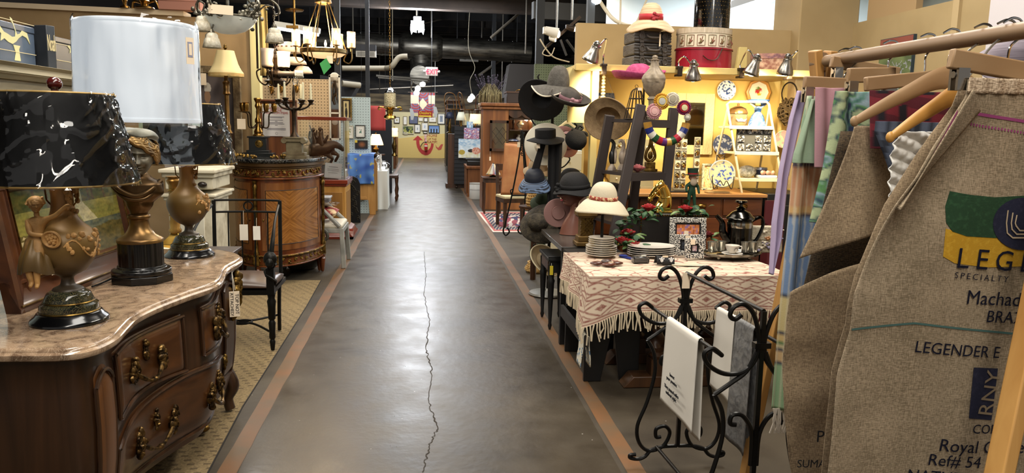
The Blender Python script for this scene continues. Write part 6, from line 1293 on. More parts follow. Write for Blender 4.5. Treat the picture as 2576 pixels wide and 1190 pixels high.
for i in range(N_):
 for j in range(N_):
  f_=lambda u,v:(rc[0].lerp(rc[1],u)).lerp(rc[3].lerp(rc[2],u),v)+V((0,0,.006))
  b.raw([f_(i/N_,j/N_),f_((i+1)/N_,j/N_),f_((i+1)/N_,(j+1)/N_),f_(i/N_,(j+1)/N_)],[(0,1,2,3)]);cols+=[(lambda c:h(c)if isinstance(c,str)else c)(persian((i+.5)/N_,(j+.5)/N_))]*4
one('persian_rug','small red and navy patterned rug under the iron easel','rug',b,mat('#888888',.9,attr=True),cols=cols,flat=True)
for i,(xa_,xb_,yt,yb,lab)in enumerate(((1182,1215,462,503,'squat white stoneware crock standing beside the brown cabinet'),(1218,1248,457,505,'taller white stoneware crock under the small wooden table'))):
 q=P((xa_+xb_)/2,yb,z=0);w_=(P(xb_,yb,Y=q.y).x-P(xa_,yb,Y=q.y).x)/2;hh=P(xa_,yt,Y=q.y).z
 t=T('stoneware_crock',lab,'crock',(q.x,q.y+.2,.002));mk('body',B().lathe([(w_*.95,0),(w_,.03),(w_,hh*.9),(w_*.94,hh*.94),(w_*1.02,hh*.96),(w_*1.02,hh),(w_*.92,hh),(w_*.92,.1),(.001,.1)],n=28),mat('#cfccc4',.3),t)
 mk('maker_mark',B().lathe([(w_*1.003,hh*.55),(w_*1.003,hh*.62)],n=28,caps=False),mat('#b9b6b0',.4),t)
q=P(1237,515,Y=14.9)
tb=T('small_wood_table','small dark wood table with turned legs carrying the stained-glass lamp','table',(P(1236,450,Y=14.2).x,14.3,.002));zt_=P(1236,444,Y=14.1).z
tb.location=(P(1238,450,Y=13.35).x,13.4,.002);WM[tb.name]=Matrix.Translation(tb.location);zt_=P(1238,446,Y=13.3).z
mk('tabletop',B().box((0,0,zt_-.012),(.36,.4,.024)),DW,tb,bev=.004);mk('apron',B().box((0,0,zt_-.06),(.3,.34,.07)),DW,tb)
for sx in(-.14,.14):
 for sy in(-.15,.15):mk('leg',B().lathe([(.012,0),(.02,.04),(.014,.1),(.022,.3),(.016,.4),(.022,zt_-.1)],(sx,sy,0),10),DW,tb)
t=T('stained_glass_lamp','small lamp with a mosaic stained-glass cone shade','lamp',(tb.location.x+.02,13.38,zt_+.004));hh=P(1247,410,Y=13.4).z-zt_
b=B().lathe([(.13,.04),(.12,.06),(.03,hh-.03),(.02,hh-.02)],n=24,caps=False);mk('lamp_shade',b,ART,t,cols=[h(['#b9b4a0','#8a3a30','#30507a','#c9a24a','#d8d0bc'][int(abs(nz(x*30,y*30+z*40,1,3))*14)%5])for x,y,z in b.v],thick=.004)
mk('base',B().lathe([(.07,0),(.06,.015),(.012,.03),(.012,hh-.03),(.02,hh-.015),(.006,hh)],n=14),DKMET,t)
cabinet('brown_side_cabinet','brown cupboard with a typewriter-like machine standing at the foot of the waterfall painting',P(1174,450,Y=16.6).x,P(1174,450,Y=16.6).x+.55,16.4,17.4,P(1190,418,Y=16.4).z,MW,'x-',1)
q=P(1195,418,Y=16.5);t=T('black_typewriter','small black machine on top of the brown cupboard','typewriter',(q.x,16.65,P(1190,418,Y=16.4).z+.006));mk('body',B().box((0,0,.05),(.34,.28,.1)).box((0,.08,.12),(.4,.1,.06)),DKB,t,bev=.015);mk('roller',B().cyl((-.24,.1,.14),(.24,.1,.14),.02),DKB,t)
sx0=P(1143,400,Y=18.6).x;sx1=P(1214,400,Y=18.6).x;sz=P(1170,318,Y=18.6).z
b=B().box(((sx0+sx1)/2,18.65,sz/2+.05),(sx1-sx0,.06,sz-.1));[b.box(((sx0+sx1)/2,18.615,.15+k*.1),(sx1-sx0,.012,.08))for k in range(int(sz/.1)-1)]
t=one('slatwall_panel','black slatted display panel on castors holding the waterfall painting','display panel',b,mat('#141416',.6),(0,0,0))
for k in(0,1):mk('castor',B().ball(((sx0+.06)if k==0 else sx1-.06,18.62,.03),.03,8,6).cyl(((sx0+.06)if k==0 else sx1-.06,18.65,.03),((sx0+.06)if k==0 else sx1-.06,18.65,.12),.015),DKMET,t)
def falls(u,v):
 if v>.62:return mixc('#8fb2cc','#e0e6e6',.5+nz(u*10,v*22,1,2))
 if(u-.78)**2+(v-.38)**2<.035:return mixc('#c86a4a','#e6b9a0',.5+nz(u*18,v*18,1,4))
 if(u-.55)**2*1.5+(v-.38)**2*4<.03:return '#2a2322'
 if(u-.15)**2+(v-.3)**2*1.2<.02:return '#b59a3a'
 return mixc('#d8cf9a','#e8e6d8',nz(u*9,v*5,1,7)+.5)if v<.3 else mixc('#bfd0d8','#e8ecec',.5+nz(u*8,v*8,1,5))
picture('waterfall painting with a hat and figures on the black slatted panel',1153,397,1211,350,18.56,falls,None,0,cat='painting',name='waterfall_painting',res=80)
picture('colourful flower painting propped above the waterfall painting',1167,350,1206,322,18.56,blotch(['#e0d4d4','#b85a6a','#6a5a8a','#d8a0a8','#8a9ac0'],7,4),None,0,cat='painting',name='flower_painting',res=60)
picture('pale blue print propped at the top of the black slatted panel',1174,322,1190,306,18.56,blotch(['#d8dce0','#8ab0cc'],4,2),None,0,res=12)
cabinet('white_shelf_unit','narrow white shelf unit with stacked goods beyond the slatted panel',.98,1.32,20.75,21.5,P(1128,345,Y=20.8).z,mat('#c9c9c2',.6),'y',0,False,5,'shelf unit')
cabinet('black_tall_cabinet','tall black cabinet with gilt trim at the aisle edge near the far end',.78,1.3,25,26.6,2.2,DKB,'x-',2)
cabinet('dark_display_shelf','dark open shelf with small goods next to the yellow ramp',.82,1.3,27,29,2.4,DW,'x-',0,False,6,'shelf unit')
rr_=random.Random(5);CL=['#c8b08a','#8a3a34','#3a4a6a','#d8d4c8','#5a6a4a','#b8863a','#7a5a7a']
H20=P(1128,345,Y=20.8).z
for k in range(15):
 lv=k//3;z=.1+(H20-.2)*(lv+.5)/5+.013;w_=rr_.uniform(.05,.07);b=B().box((0,0,.07),(w_,.2,.14)).box((0,0,.145),(w_*1.1,.22,.012))
 one('shelf_goods_box','small coloured box on the narrow white shelf unit','box',b,mat(CL[k%7],.6),(1.06+.09*(k%3),21.1,z),group='goods on the white shelf unit',bev=.003)
for k in range(18):
 lv=k//3;z=.1+2.2*(lv+.5)/6+.013;b=B().lathe([(.05,0),(.08,.06),(.07,.14),(.03,.18),(.045,.2)],n=14)
 one('shelf_goods_jar','small coloured jar on the dark open shelf near the ramp','jar',b,mat(CL[(k*3)%7],.4),(.95,27.35+.6*(k%3),z),group='goods on the dark open shelf')
def plain_lamp(name,label,px_,ybase,ysb,yst,Y,rb,rt,m):
 q=P(px_,ysb,Y=Y);z0=P(px_,ybase,Y=Y).z;hs=P(px_,yst,Y=Y).z-z0;hb=q.z-z0
 t=T(name,label,'lamp',(q.x,Y,z0));mk('base',B().lathe([(.07,0),(.075,.02),(.03,.05),(.045,hb*.45),(.02,hb*.7),(.012,hb+.04)],n=16),OLDGOLD,t);mk('lamp_shade',B().lathe([(rb,hb),(rt,hs)],n=28,caps=False),m,t,thick=.004);mk('finial',B().cyl((0,0,hs-.03),(0,0,hs+.03),.008),OLDGOLD,t);return t
SD=18.95
mk_top=one('display_ledge','dark ledge behind the slatted panel carrying three lamps','shelf',B().box(((sx0+sx1)/2,19.0,.05),(sx1-sx0+.4,.5,.1)).box(((sx0+sx1)/2,19.0,P(1150,336,Y=19).z/2),(sx1-sx0+.3,.45,P(1150,336,Y=19).z-.02)),DW)
plain_lamp('navy_shade_lamp','table lamp with a small dark navy shade, first of the row above the slatted panel',1131,335.4,298,282,18.95,.11,.06,mat('#23283c',.6))
plain_lamp('pale_shade_lamp','table lamp with a pale green-white empire shade',1160,335.4,303,282,18.95,.13,.07,mat('#d3d2bc',.6,em=.25))
plain_lamp('pleated_shade_lamp','lit table lamp with a wide cream scalloped shade beside the hutch',1196,335.4,311,287,18.95,.16,.13,mat('#f0dcae',.6,em=2,ecol='#ffd28a'))
q=P(1010+102,310,Y=21.5)
def bent_chair(label,px_,yb,Y,rz,m,k=0):
 q=P(px_,yb,Y=Y);t=T('bentwood_chair',label,'chair',(q.x,Y,q.z),rz,'chairs stored high above the slatted panel')
 mk('seat',B().lathe([(.2,.44),(.21,.455),(.2,.47),(.001,.47)],n=24),m,t)
 for a in(.8,2.3,3.9,5.5):mk('leg',B().cyl((.16*cos(a),.16*sin(a),.45),(.22*cos(a),.22*sin(a),0),.016,.012,8),m,t)
 mk('back_hoop',B().tube(cat1([(-.18,.14,.45),(-.2,.2,.7),(-.15,.24,.9),(0,.26,.96),(.15,.24,.9),(.2,.2,.7),(.18,.14,.45)],6),.014,8).tube(cat1([(-.1,.16,.45),(-.1,.21,.7),(0,.24,.82),(.1,.21,.7),(.1,.16,.45)],5),.009,6),m,t)
 return t
lz=P(1170,289,Y=23.0).z-.3
one('storage_platform','dark high platform above the lamps carrying stored chairs','platform',B().box((1.35,23.1,lz-.03),(1.3,.9,.05)).box((1.95,23.1,lz/2),(.1,.8,lz-.06)).box((1.0,23.45,lz/2),(.08,.08,lz-.06)),DW)
for(lab,x,rz,m)in(('pale bentwood chair with cane seat stored high at the left of the platform',.9,.4,LW),('honey bentwood chair with curled arms in the middle of the high platform',1.32,1.9,wood('#8a5a2a','#b98448','Z',6)),('brown bentwood chair with a double hoop back stored high beside the dried flowers',1.75,-.2,MW)):
 c_=bent_chair(lab,1170,289,20.1,rz,m);c_.location=(x,23.1,lz+.0);
# ================= hats, easel, hat tree =================
BLKF=mat('#0c0b0d',.85,bump=.2,bsc=80);GRYF=mat('#5a5650',.8,0,'#4a4640',40,bump=.4,bsc=120)
def rot_to(d):
 ""
 return V(d).normalized().to_track_quat('Z','Y').to_matrix().to_4x4()
def hat(label,p,up,cr,chh,br,droop,m,band=None,wave=0,wn=3,top=.8,curl=0,sc=(1,1),edge=None,bh=.03,name='hat',bow=None,flat=False,seed=0,brimdent=0,rings=0):
 ""
 t=T(name,label,'hat',p);M=rot_to(up)@Matrix.Diagonal((sc[0],sc[1],1,1))
 n=56
 def f(u,v):
  a=2*PI*u
  if v<.5:
   k=v/.5;ang=k*PI/2
   if flat:r_,z=(cr*min(1,k*1.6),chh-.004*k)if k<.625 else(cr*(1+.04*(k-.625)),chh*(1-(k-.625)/.375))
   else:r_=cr*(sin(ang)**.62)*(top+(1-top)*k);z=chh*(cos(ang)**.75 if k<1 else 0)
   r_*=1+.01*sin(3*a+seed)
   return(r_*cos(a),r_*sin(a),z+(rings*sin(k*60)if rings else 0))
  k=(v-.5)/.5;r_=cr+(br-cr)*k;z=-droop*k**1.6+wave*k*k*sin(wn*a+seed)+curl*max(0,k-.6)**2*6-brimdent*k*max(0,cos(a-1.2))
  return(r_*cos(a),r_*sin(a),z+(rings*sin(k*50)if rings else 0))
 mk('hat_body',B().surf(f,n,28,cu=True,M=M),m,t,thick=.006,ang=50)
 if band:mk('hat_band',B().surf(lambda u,v:(cr*1.03*cos(2*PI*u),cr*1.03*sin(2*PI*u),.004+bh*v),40,2,cu=True,M=M),band,t,thick=.004)
 if edge:mk('brim_edge',B().tube([f(k/56,1)for k in range(56)],.006,6,True,M=M),edge,t)
 if bow:
  a,m2=bow;c_=M@V((cr*1.12*cos(a),cr*1.12*sin(a),bh*.6));bb=B()
  for k in range(9):bb.ball(c_+V((.018*cos(k*2.4)*(k/9)**.5*1.6,-.006*k*.3,.018*sin(k*2.4)*(k/9)**.5*1.6)),(.017,.01,.014),8,6)
  mk('bow',bb,m2,t)
 return t
HYY=6.7;HP=P(1400,300,Y=HYY)
t=T('hat_tree','tall dark iron hat tree on a round grey base loaded with black and white hats','hat stand',(HP.x-.02,HYY+.1,.002))
mk('base',B().lathe([(.17,0),(.18,.01),(.17,.025),(.04,.04),(.03,.06)],n=32),mat('#8b8b86',.35,.5),t);mk('pole',B().cyl((0,0,.05),(0,0,2.02),.014),IRON,t)
for k,(z,a,l_)in enumerate(((1.98,2.9,.14),(1.92,.1,.16),(1.6,3.4,.2),(1.55,-.3,.22),(1.3,2.8,.2),(1.25,.2,.18),(1.02,3.6,.2),(1.0,4.6,.18),(.45,3.3,.15))):mk('hook',B().tube(cat1([(0,0,z-.06),(l_*.6*cos(a),l_*.6*sin(a),z-.07),(l_*cos(a),l_*sin(a),z),(l_*.9*cos(a),l_*.9*sin(a),z+.03)],4),.007,6),IRON,t)
WHF=mat('#e2dccb',.8);PNK=mat('#b98f8f',.8);RIB=mat('#7a525a',.6)
hat('wide grey straw hat with a wavy white-edged brim, top of the hat tree',P(1404,216,Y=6.2),(.05,-.12,1),.09,.16,.215,.05,GRYF,None,.03,3,.75,0,(1,1),mat('#e0d4bd',.7))
hat('huge black hat tilted to show its dark underside on the hat tree',P(1362,250,Y=6.62),(.3,.72,.5),.09,.1,.205,.02,BLKF,None,.02,2)
hat('charcoal felt hat with a dusty pink ribbon and rose on the hat tree',P(1432,256,Y=6.0),(.15,-.35,.9),.088,.1,.165,-.03,mat('#4a443e',.8,0,'#3a3530',20),RIB,0,2,.85,.02,bow=(4.4,mat('#a97f84',.7)),bh=.05)
hat('big white hat hanging behind the black flat-topped hat',P(1372,362,Y=6.62),(-.25,-.9,.15),.1,.1,.19,.03,WHF,None,.015,3)
t=hat('black flat-topped hat with long black scarf ties',P(1372,347,Y=6.35),(-.06,-.12,1),.085,.075,.16,.025,BLKF,None,.012,2,1,0,flat=True)
o_=t.location
mk('scarf',B().surf(lambda u,v:(.0+.02+.115*u*(1-.1*v)+.01*v,-.02-.04*(1-v)+.012*sin(u*14),-.02-.58*v),14,20),BLKF,t,thick=.01);mk('ribbon_tie',B().surf(lambda u,v:(-.045+.045*u-.13*v*(1-.25*u),-.03+.004*sin(v*9),-.03-.42*v-.02*u),4,16),BLKF,t,thick=.004)
tagbits(t,o_+V((-.075,-.1,-.03)),.01,.03,.045)
hat('pale pink hat tilted at the back right of the hat tree',P(1424,355,Y=6.85),(.3,-.8,.3),.085,.09,.15,.02,PNK,RIB,.01,2)
t=hat('small round black beanie with a bow on top at the right of the hat tree',P(1449,352,Y=6.35),(.05,-.9,.45),.09,.075,.094,.0,mat('#08080a',.95,bump=.5,bsc=150));o_=V((0,0,0))
mk('bow',B().tube(cat1([(-.04,-.02,.09),(-.01,-.01,.07),(.02,-.02,.12),(.05,-.02,.1),(.02,-.02,.075),(.08,-.02,.06),(.09,-.02,.03)],5),.011,7),BLKF,t)
def strip(x,y,z):return '#2a3340' if int((x*x+y*y)**.5*95+z*40)%2 else '#6f87a8'
t=hat('blue and black striped sun hat with a drooping brim on the hat tree',P(1345,452,Y=6.35),(-.1,-.3,.9),.085,.1,.14,.075,ART,None,.01,3)
for c in t.children:
 a_=c.data.color_attributes.new('Col','FLOAT_COLOR','POINT');Mi=rot_to((-.1,-.3,.9)).inverted()
 for i,vv in enumerate(c.data.vertices):q=Mi@vv.co;a_.data[i].color=(*h('#1c2230' if(int((q.xy.length*1.0+abs(q.z))*115)%2)else('#6f87ab' if q.z<.03 else '#2a2d36')),1)
hat('sand coloured hat with a low crown above the striped sun hat',P(1353,425,Y=6.7),(0,-.3,1),.085,.09,.13,.03,mat('#9a8568',.8),None,.01,3)
hat('dark green felt hat below the striped sun hat',P(1372,505,Y=6.55),(0,-.5,.9),.09,.1,.13,.04,mat('#2c3a26',.85),None,.01,3)
t=hat('grey-brown open-weave hat hanging lowest on the hat tree',P(1356,560,Y=6.3),(-.55,-.6,.25),.085,.1,.19,.05,mat('#4a4234',.9,0,'#2a2620',30,bump=.6,bsc=90),None,.03,2,sc=(1.15,.9))
hat('black felt hat behind the mannequin head at the foot of the louvred shutter',P(1436,452,Y=6.75),(.05,-.2,1),.1,.1,.16,.03,BLKF,None,.01,2)
t=hat('cream felt hat with upturned brim hung low on the hat tree over its base',P(1368,660,Y=6.5),(.45,-.55,.55),.085,.11,.16,-.03,mat('#a08f70',.85,0,'#8f7f62',8),mat('#8d7a5c',.8),.01,2,bh=.02,edge=mat('#cfc3a4',.8))
hat('dusty rose round hat brim leaning upright on the dark bench table',P(1403,545,Y=5.92)+V((0,0,.03)),(.05,-1,.1),.05,.02,.115,.0,mat('#8f6a64',.6),None,0,2,flat=True,name='hat')
WICK=mat('#c9a86a',.7,0,'#a8834a',30)
def wicker(label,px_,yb,Y,r_,h_,lace=False):
 q=P(px_,yb,Y=Y);t=T('wicker_basket',label,'basket',q);b=B()
 for k in range(7):z=h_*k/6;rr=r_*(1+.15*sin(k*.9));b.tube([(rr*cos(j*PI/12),rr*sin(j*PI/12),z+.006*sin(j*PI*1))for j in range(24)],.007,5,True)
 for j in range(20):a=j*PI/10;b.tube([(r_*(1+.15*sin(k*.9))*cos(a+.3*(k%2)*lace),r_*(1+.15*sin(k*.9))*sin(a+.3*(k%2)*lace),h_*k/6)for k in range(7)],.005,5)
 mk('weave',b,WICK,t);mk('bottom',B().lathe([(r_,0),(r_*.5,.004),(.001,.004)],n=20),WICK,t);return t
q=P(1352,605,Y=7.6);wicker('low pale wicker basket on the floor behind the hat tree',1352,605,7.9,.11,.1).location.z=.01
one('low_stool','small low stool holding the upright wicker basket behind the hats','stool',B().cyl((0,0,P(1345,518,Y=7.5).z-.02),(0,0,P(1345,518,Y=7.5).z),.16,n=24).cyl((0,0,.0),(0,0,P(1345,518,Y=7.5).z-.02),.03),DW,(P(1345,518,Y=7.5).x,7.5,0))
wicker('narrow-necked pale wicker basket standing behind the green hat',1345,517,7.5,.075,.17,True)
# ---- easel with tan leather, dark chair ----
EY=10.9;a,b_=P(1260,490,Y=EY),P(1336,360,Y=EY);w_=b_.x-a.x
t=T('leather_panel','large tan leather sheet stretched over a board propped on the dark chair','panel',(a.x,EY,a.z));hh=b_.z-a.z
mk('board',B().prism([(0,0),(w_,0),(w_,hh*.96),(w_*.12,hh)],.02,.04,'XZ'),DW,t);mk('leather',B().surf(lambda u,v:(w_*(.12*v+(1-.12*v)*u),.006*sin(u*8+v*4),hh*v*(1-.04*u)),16,16),mat('#a8663a',.55,0,'#bf8450',5,bump=.2,bsc=20),t,thick=.008);t.rotation_euler=(R(-8),0,0)
EA=10.5;t=T('iron_easel','black wrought-iron display easel with scrolled feet on the persian rug','easel',P(1295,592,z=0));o_=t.location
def ep(x,y,dy=0):q=P(x,y,Y=EA+dy);return q-o_
mk('front_leg',B().tube(cat1([ep(1314,330),ep(1305,400),ep(1290,480),ep(1272,560),ep(1266,580),ep(1272,592),ep(1281,583),ep(1276,572)],5),.012,7),IRON,t)
mk('front_leg',B().tube(cat1([ep(1314,330),ep(1318,400),ep(1322,480),ep(1318,545),ep(1322,575),ep(1312,588),ep(1303,580),ep(1307,568)],5),.012,7),IRON,t)
mk('rear_leg',B().tube([ep(1314,335),ep(1330,480,.3),(ep(1340,560,.45).x,ep(1340,560,.45).y,0)],.011,7),IRON,t)
mk('ledge',B().tube([ep(1288,492),ep(1325,492)],.012,7).tube(cat1([ep(1288,492),ep(1284,480),ep(1292,474)],4),.008,6),IRON,t)
cr_=B()
for k in range(12):cr_.tube([ep(1314+6*cos(j*.9+k)*(1-j*.08),332+k*5+6*sin(j*.9+k)*(1-j*.08))for j in range(7)],.007,5)
mk('leaf_crest',cr_,IRON,t)
tagbits(t,P(1305,352,Y=EA-.1),.03,.04,.07)
t=T('dark_side_chair','dark wood chair with a cream seat behind the iron easel','chair',(P(1292,520,Y=11.6).x,11.6,.008),.2)
mk('seat',B().box((0,0,.46),(.46,.44,.05)),mat('#cdbd93',.8),t,bev=.015);mk('apron',B().box((0,0,.41),(.46,.44,.06)),DW,t)
for sx in(-.2,.2):
 for sy in(-.19,.19):mk('leg',B().bar((sx,sy,.42),(sx,sy,0),.045),DW,t)
 mk('back_post',B().bar((sx,.2,.44),(sx,.26,.95),.04),DW,t)
mk('back_rail',B().box((0,.25,.9),(.4,.03,.1)).box((0,.22,.65),(.4,.03,.05)),DW,t)
def shutter(label,x0,y0,x1,y1,Y,m,name='louvred_shutter'):
 a,b_=P(x0,y1,Y=Y),P(x1,y0,Y=Y);w_,hh=b_.x-a.x,b_.z-a.z;t=T(name,label,'shutter',((a.x+b_.x)/2,Y,a.z))
 mk('frame',B().box((-w_/2+.015,0,hh/2),(.03,.03,hh)).box((w_/2-.015,0,hh/2),(.03,.03,hh)).box((0,0,.02),(w_,.03,.04)).box((0,0,hh-.02),(w_,.03,.04)),m,t,bev=.003)
 n=int(hh/.045);b=B();[b.bar((-w_/2+.03,0,.05+(hh-.1)*(k+.5)/n),(w_/2-.03,0,.05+(hh-.1)*(k+.5)/n),.045,.006,(0,-.7,.7))for k in range(n)];mk('louvres',b,m,t);return t
t=shutter('tall weathered louvred shutter standing at the left corner of the yellow booth',1448,470,1478,262,7.08,mat('#8d7a4e',.6,0,'#6f5d38',8));
zb_=t.location.z
for c in t.children:
 for vv in c.data.vertices:
  if vv.co.z<.06:vv.co.z-=(zb_ if vv.co.z<.045 else 0)
a=P(1420,425,Y=8.6);zt_=P(1420,378,Y=8.6).z
t=T('white_drawer_unit','white drawer unit with slatted side behind the hat tree','drawer unit',(a.x,8.55,.002));mk('body',B().box((0,0,zt_/2),(.36,.34,zt_)),WHITE,t,bev=.004)
for k in range(3):d_=mk('drawer',B().box((0,-.175,zt_-.12-k*.22),(.32,.02,.19)),WHITE,t,bev=.004);mk('knob',B().ball((0,-.195,zt_-.12-k*.22),.015),CHROME,d_)
def hanger(label,p,w_,rz=0,m=None,tilt=0,hookh=.12,drop=.07,th_=.014,name='wooden_hanger'):
 t=T(name,label,'hanger',p,rz);mm=m or mat('#c29a5e',.45,0,'#a87c44',8,(1,1,1))
 mk('hook',B().tube(cat1([(0,0,-hookh),(0,0,-.045),(.022,0,-.02),(.02,0,.014),(-.002,0,.022),(-.022,0,.008)],5),.0025,6),STEEL,t)
 pts=cat1([(-w_/2,0,-hookh-drop),(-w_*.3,.0,-hookh-drop*.55),(0,0,-hookh+.01),(w_*.3,0,-hookh-drop*.55),(w_/2,0,-hookh-drop)],6)
 mk('bar',B().surf(lambda u,v:(lambda q,a:(q.x,q.y+.5*th_*1.3*cos(a),q.z+1.6*th_*sin(a)*(1-.45*abs(2*u-1))))(pts[min(24,int(round(u*24)))],2*PI*v),24,10,cv=True).tube([pts[0],pts[1]],.008,6).tube([pts[-1],pts[-2]],.008,6),mm,t);return t
hanger('pale wooden hanger hung on the green pegboard beside the hat tree pole',P(1428,283,Y=8.76),.26,m=CREAM)
q=P(1428,283,Y=8.78);one('pegboard_hook','small chrome peg hook in the green pegboard','hook',B().tube(cat1([(0,.04,0),(0,-.03,.012),(0,-.05,.02),(0,-.06,.04)],4),.004,6),CHROME,q)
# ================= yellow booth =================
SZ=zs+.002
def clamp_lamp(label,px_,pyc,pyb,tilt,side,cpx,lit=True,Y=6.02):
 c_=P(px_,pyc,Y=Y);b_=P(px_,pyb,Y=Y);t=T('clamp_lamp',label,'clamp lamp',(P(cpx,165,Y=Y).x,SHY-.03,zs-.05),0,'clamp lamps along the booth shelf');o_=t.location;L_=c_-o_
 s_=(c_.z-b_.z);M=Matrix.Translation(L_)@Matrix.Rotation(tilt,4,'Y')@Matrix.Rotation(R(14),4,'X')
 n=48;b=B().lathe([(.016,.03),(.026,.02),(.028,-.0),(.026,-.005),(.032,-.01),(.034,-s_*.28),(.05,-s_*.55),(.064,-s_*.85),(.066,-s_)],n=n,M=M,caps=False);mk('shade',b,STEEL,t,thick=.003)
 mk('socket_cap',B().lathe([(.0,.04),(.014,.038),(.016,.028),(.022,.02)],n=16,M=M).cyl(M@V((.03,0,.005)),M@V((.036,0,-.012)),.01),CHROME,t)
 mk('bulb',B().ball((0,0,-s_*.8),(.045,.045,.04),12,8,M),mat('#ffe9c4',.5,em=10,ecol='#ffe2b4'),t)
 e_=M@V((.02*side,0,.0));mk('gooseneck',B().tube(cat1([e_,e_+V((.06*side,0,.06)),V((.0,.0,max(.1,e_.z*.8))),V((0,0,.05))],8),.006,7),CHROME,t);mk('clamp',B().box((0,0,.045),(.05,.09,.02)).box((0,0,-.02),(.045,.08,.02)).box((0,-.04,.012),(.04,.015,.075)),DKMET,t,bev=.003)
 return t
LM=[(1500,115,158,.32,1,1532),(1745,162,202,-.1,-1,1728),(1904,148,190,.25,-1,1888),(1982,146,188,.02,1,2012)]
for i,a in enumerate(LM):clamp_lamp(['brushed steel clamp lamp over the left corner post of the booth','brushed steel clamp lamp pointing down below the red hat box','brushed steel clamp lamp leaning left beside the pale wood wedge','brushed steel clamp lamp with its lit rim showing, under the flowered hat box'][i],*a)
for(x,tx,e_)in((1500,1560,42),(1745,1745,60),(1904,1860,52),(1982,1985,40)):
 c_=P(x,190,Y=6.1);spot(c_,P(tx,420,Y=7.1),e_*1.6,(1,.8,.5),120,.05,1)
q0,q1=P(1588,162,Y=6.45),P(1688,162,Y=6.45);sw=q1.x-q0.x;rr_=random.Random(6)
LEA=mat('#3a3635',.55,0,'#55504e',9,(1,1,4),bump=.5,bsc=25)
for k in range(3):
 z0=SZ+k*.105+.001;t=T('faux_suitcase',['lowest of three stacked dark leather suitcases on the booth shelf','middle of three stacked dark leather suitcases on the booth shelf','topmost dark leather suitcase, under the striped hat'][k],'suitcase',((q0.x+q1.x)/2,6.6,z0),.12-.03*k,'stacked suitcases');b=B()
 ww=sw*(1-.02*k)
 mk('body',B().box((0,0,.051),(ww,.28,.1)),LEA,t,bev=.012)
 for j in range(4):b.box((0,-.142,.015+.024*j),(ww*.99,.008,.012))
 mk('straps',b,mat('#2b2827',.5),t,bev=.003)
 for sx in(-1,1):mk('buckle',B().box((sx*ww*.3,-.146,.05),(.035,.012,.1)).tube([(sx*ww*.3+.022*cos(j*PI/5),-.156,.055+.026*sin(j*PI/5))for j in range(10)],.005,6,True),mat('#4a4542',.4,.3),t)
 mk('handle',B().tube(cat1([(-.06,-.145,.07),(-.04,-.17,.045),(.04,-.17,.045),(.06,-.145,.07)],5),.008,7),LEA,t)
 if k==2:tagbits(t,V((t.location.x+.06,6.6-.17,z0+.09)),.02,.012,.1)
SRW=mat('#d9c2a0',.75,0,'#b99a78',3,(2,2,60),2)
t=hat('cream striped straw hat with a red ribbon on top of the suitcase stack',V(((q0.x+q1.x)/2+.01,6.55,SZ+.32+.09)),(-.02,-.1,1),.1,.145,.205,.085,SRW,mat('#b0272f',.6),.02,3,.8,bow=(4.9,mat('#98222a',.6)),bh=.05,rings=.0015)
def drum(name,label,px0,px1,pyb,pyt,Y,m,lid=None,cat='hat box',sq=.8,z0=None):
 a,b_=P(px0,pyb,Y=Y),P(px1,pyb,Y=Y);r_=(b_.x-a.x)/2;hh=P((px0+px1)/2,pyt,Y=Y).z-P((px0+px1)/2,pyb,Y=Y).z
 t=T(name,label,cat,((a.x+b_.x)/2,Y+r_*sq,(z0 or a.z)+.002));M=Matrix.Diagonal((1,sq,1,1));mk('body',B().lathe([(r_,0),(r_,hh*.98)],n=48,M=M),m,t)
 if lid:mk('lid',B().lathe([(r_*1.02,hh*.72),(r_*1.02,hh),(.001,hh)],n=48,M=M,caps=False),lid,t)
 return t,r_,hh
t,r_,hr=drum('red_hat_box','glossy red oval hat box on the booth shelf',1718,1860,164,112,6.3,mat('#8e1c2c',.2,coat=.4),None,z0=SZ);mk('lid',B().lathe([(r_*1.03,hr*.93),(r_*1.03,hr),(.001,hr)],n=48,M=Matrix.Diagonal((1,.8,1,1)),caps=False),mat('#8e1c2c',.2,coat=.4),t)
mk('cord',B().tube(cat1([(-.08,-r_*.82,hr*.6),(-.03,-r_*.84,hr*.4),(.04,-r_*.84,hr*.45),(.09,-r_*.83,hr)],6),.004,5),DKMET,t)
CRB=mat('#d3c8b0',.6);zr_=SZ+hr+.006
t,r2,h2=drum('cream_hat_box','cream hat box printed with pine cone squares stacked on the red one',1722,1858,112,62,6.32,CRB,mat('#c9bba6',.6,0,'#a8987f',40,(3,3,.2)),z0=zr_)
b=B()
for k in range(7):
 a0=PI+.25+k*.4;pt=lambda a,z,o=.003:((r2+o)*cos(a),.8*(r2+o)*sin(a),z)
 b.tube([pt(a0,h2*.08),pt(a0+.14,h2*.08),pt(a0+.28,h2*.08),pt(a0+.28,h2*.62),pt(a0+.14,h2*.62),pt(a0,h2*.62)],.0025,4,True)
 for j in range(6):b.tube([pt(a0+.14,h2*.25),pt(a0+.14+.09*cos(j),h2*.35+h2*.2*sin(j*1.3))],.004,4)
 b.ball(pt(a0+.14,h2*.28),(.012,.008,.016),6,5)
mk('pine_cone_print',b,mat('#6f6a44',.7,0,'#7a3a2c',30),t)
t,r3,h3=drum('beaded_drum','tall black drum studded with gold dots on the cream hat box',1766,1846,61,-30,6.36,mat('#141210',.2,coat=.4),None,'container',1,z0=zr_+h2+.004);b=B()
for k in range(18):
 for j in range(9):a=PI+k*PI/17;b.ball(((r3+.001)*cos(a+.09*(j%2)),(r3+.001)*sin(a+.09*(j%2)),.02+j*.033),.006,5,3)
mk('gold_dots',b,OLDGOLD,t);t.location.y=6.32+r2*.8;mk('wrap',B().lathe([(r3+.012,0),(r3+.012,h3)],n=40,caps=False),GLASS,t)
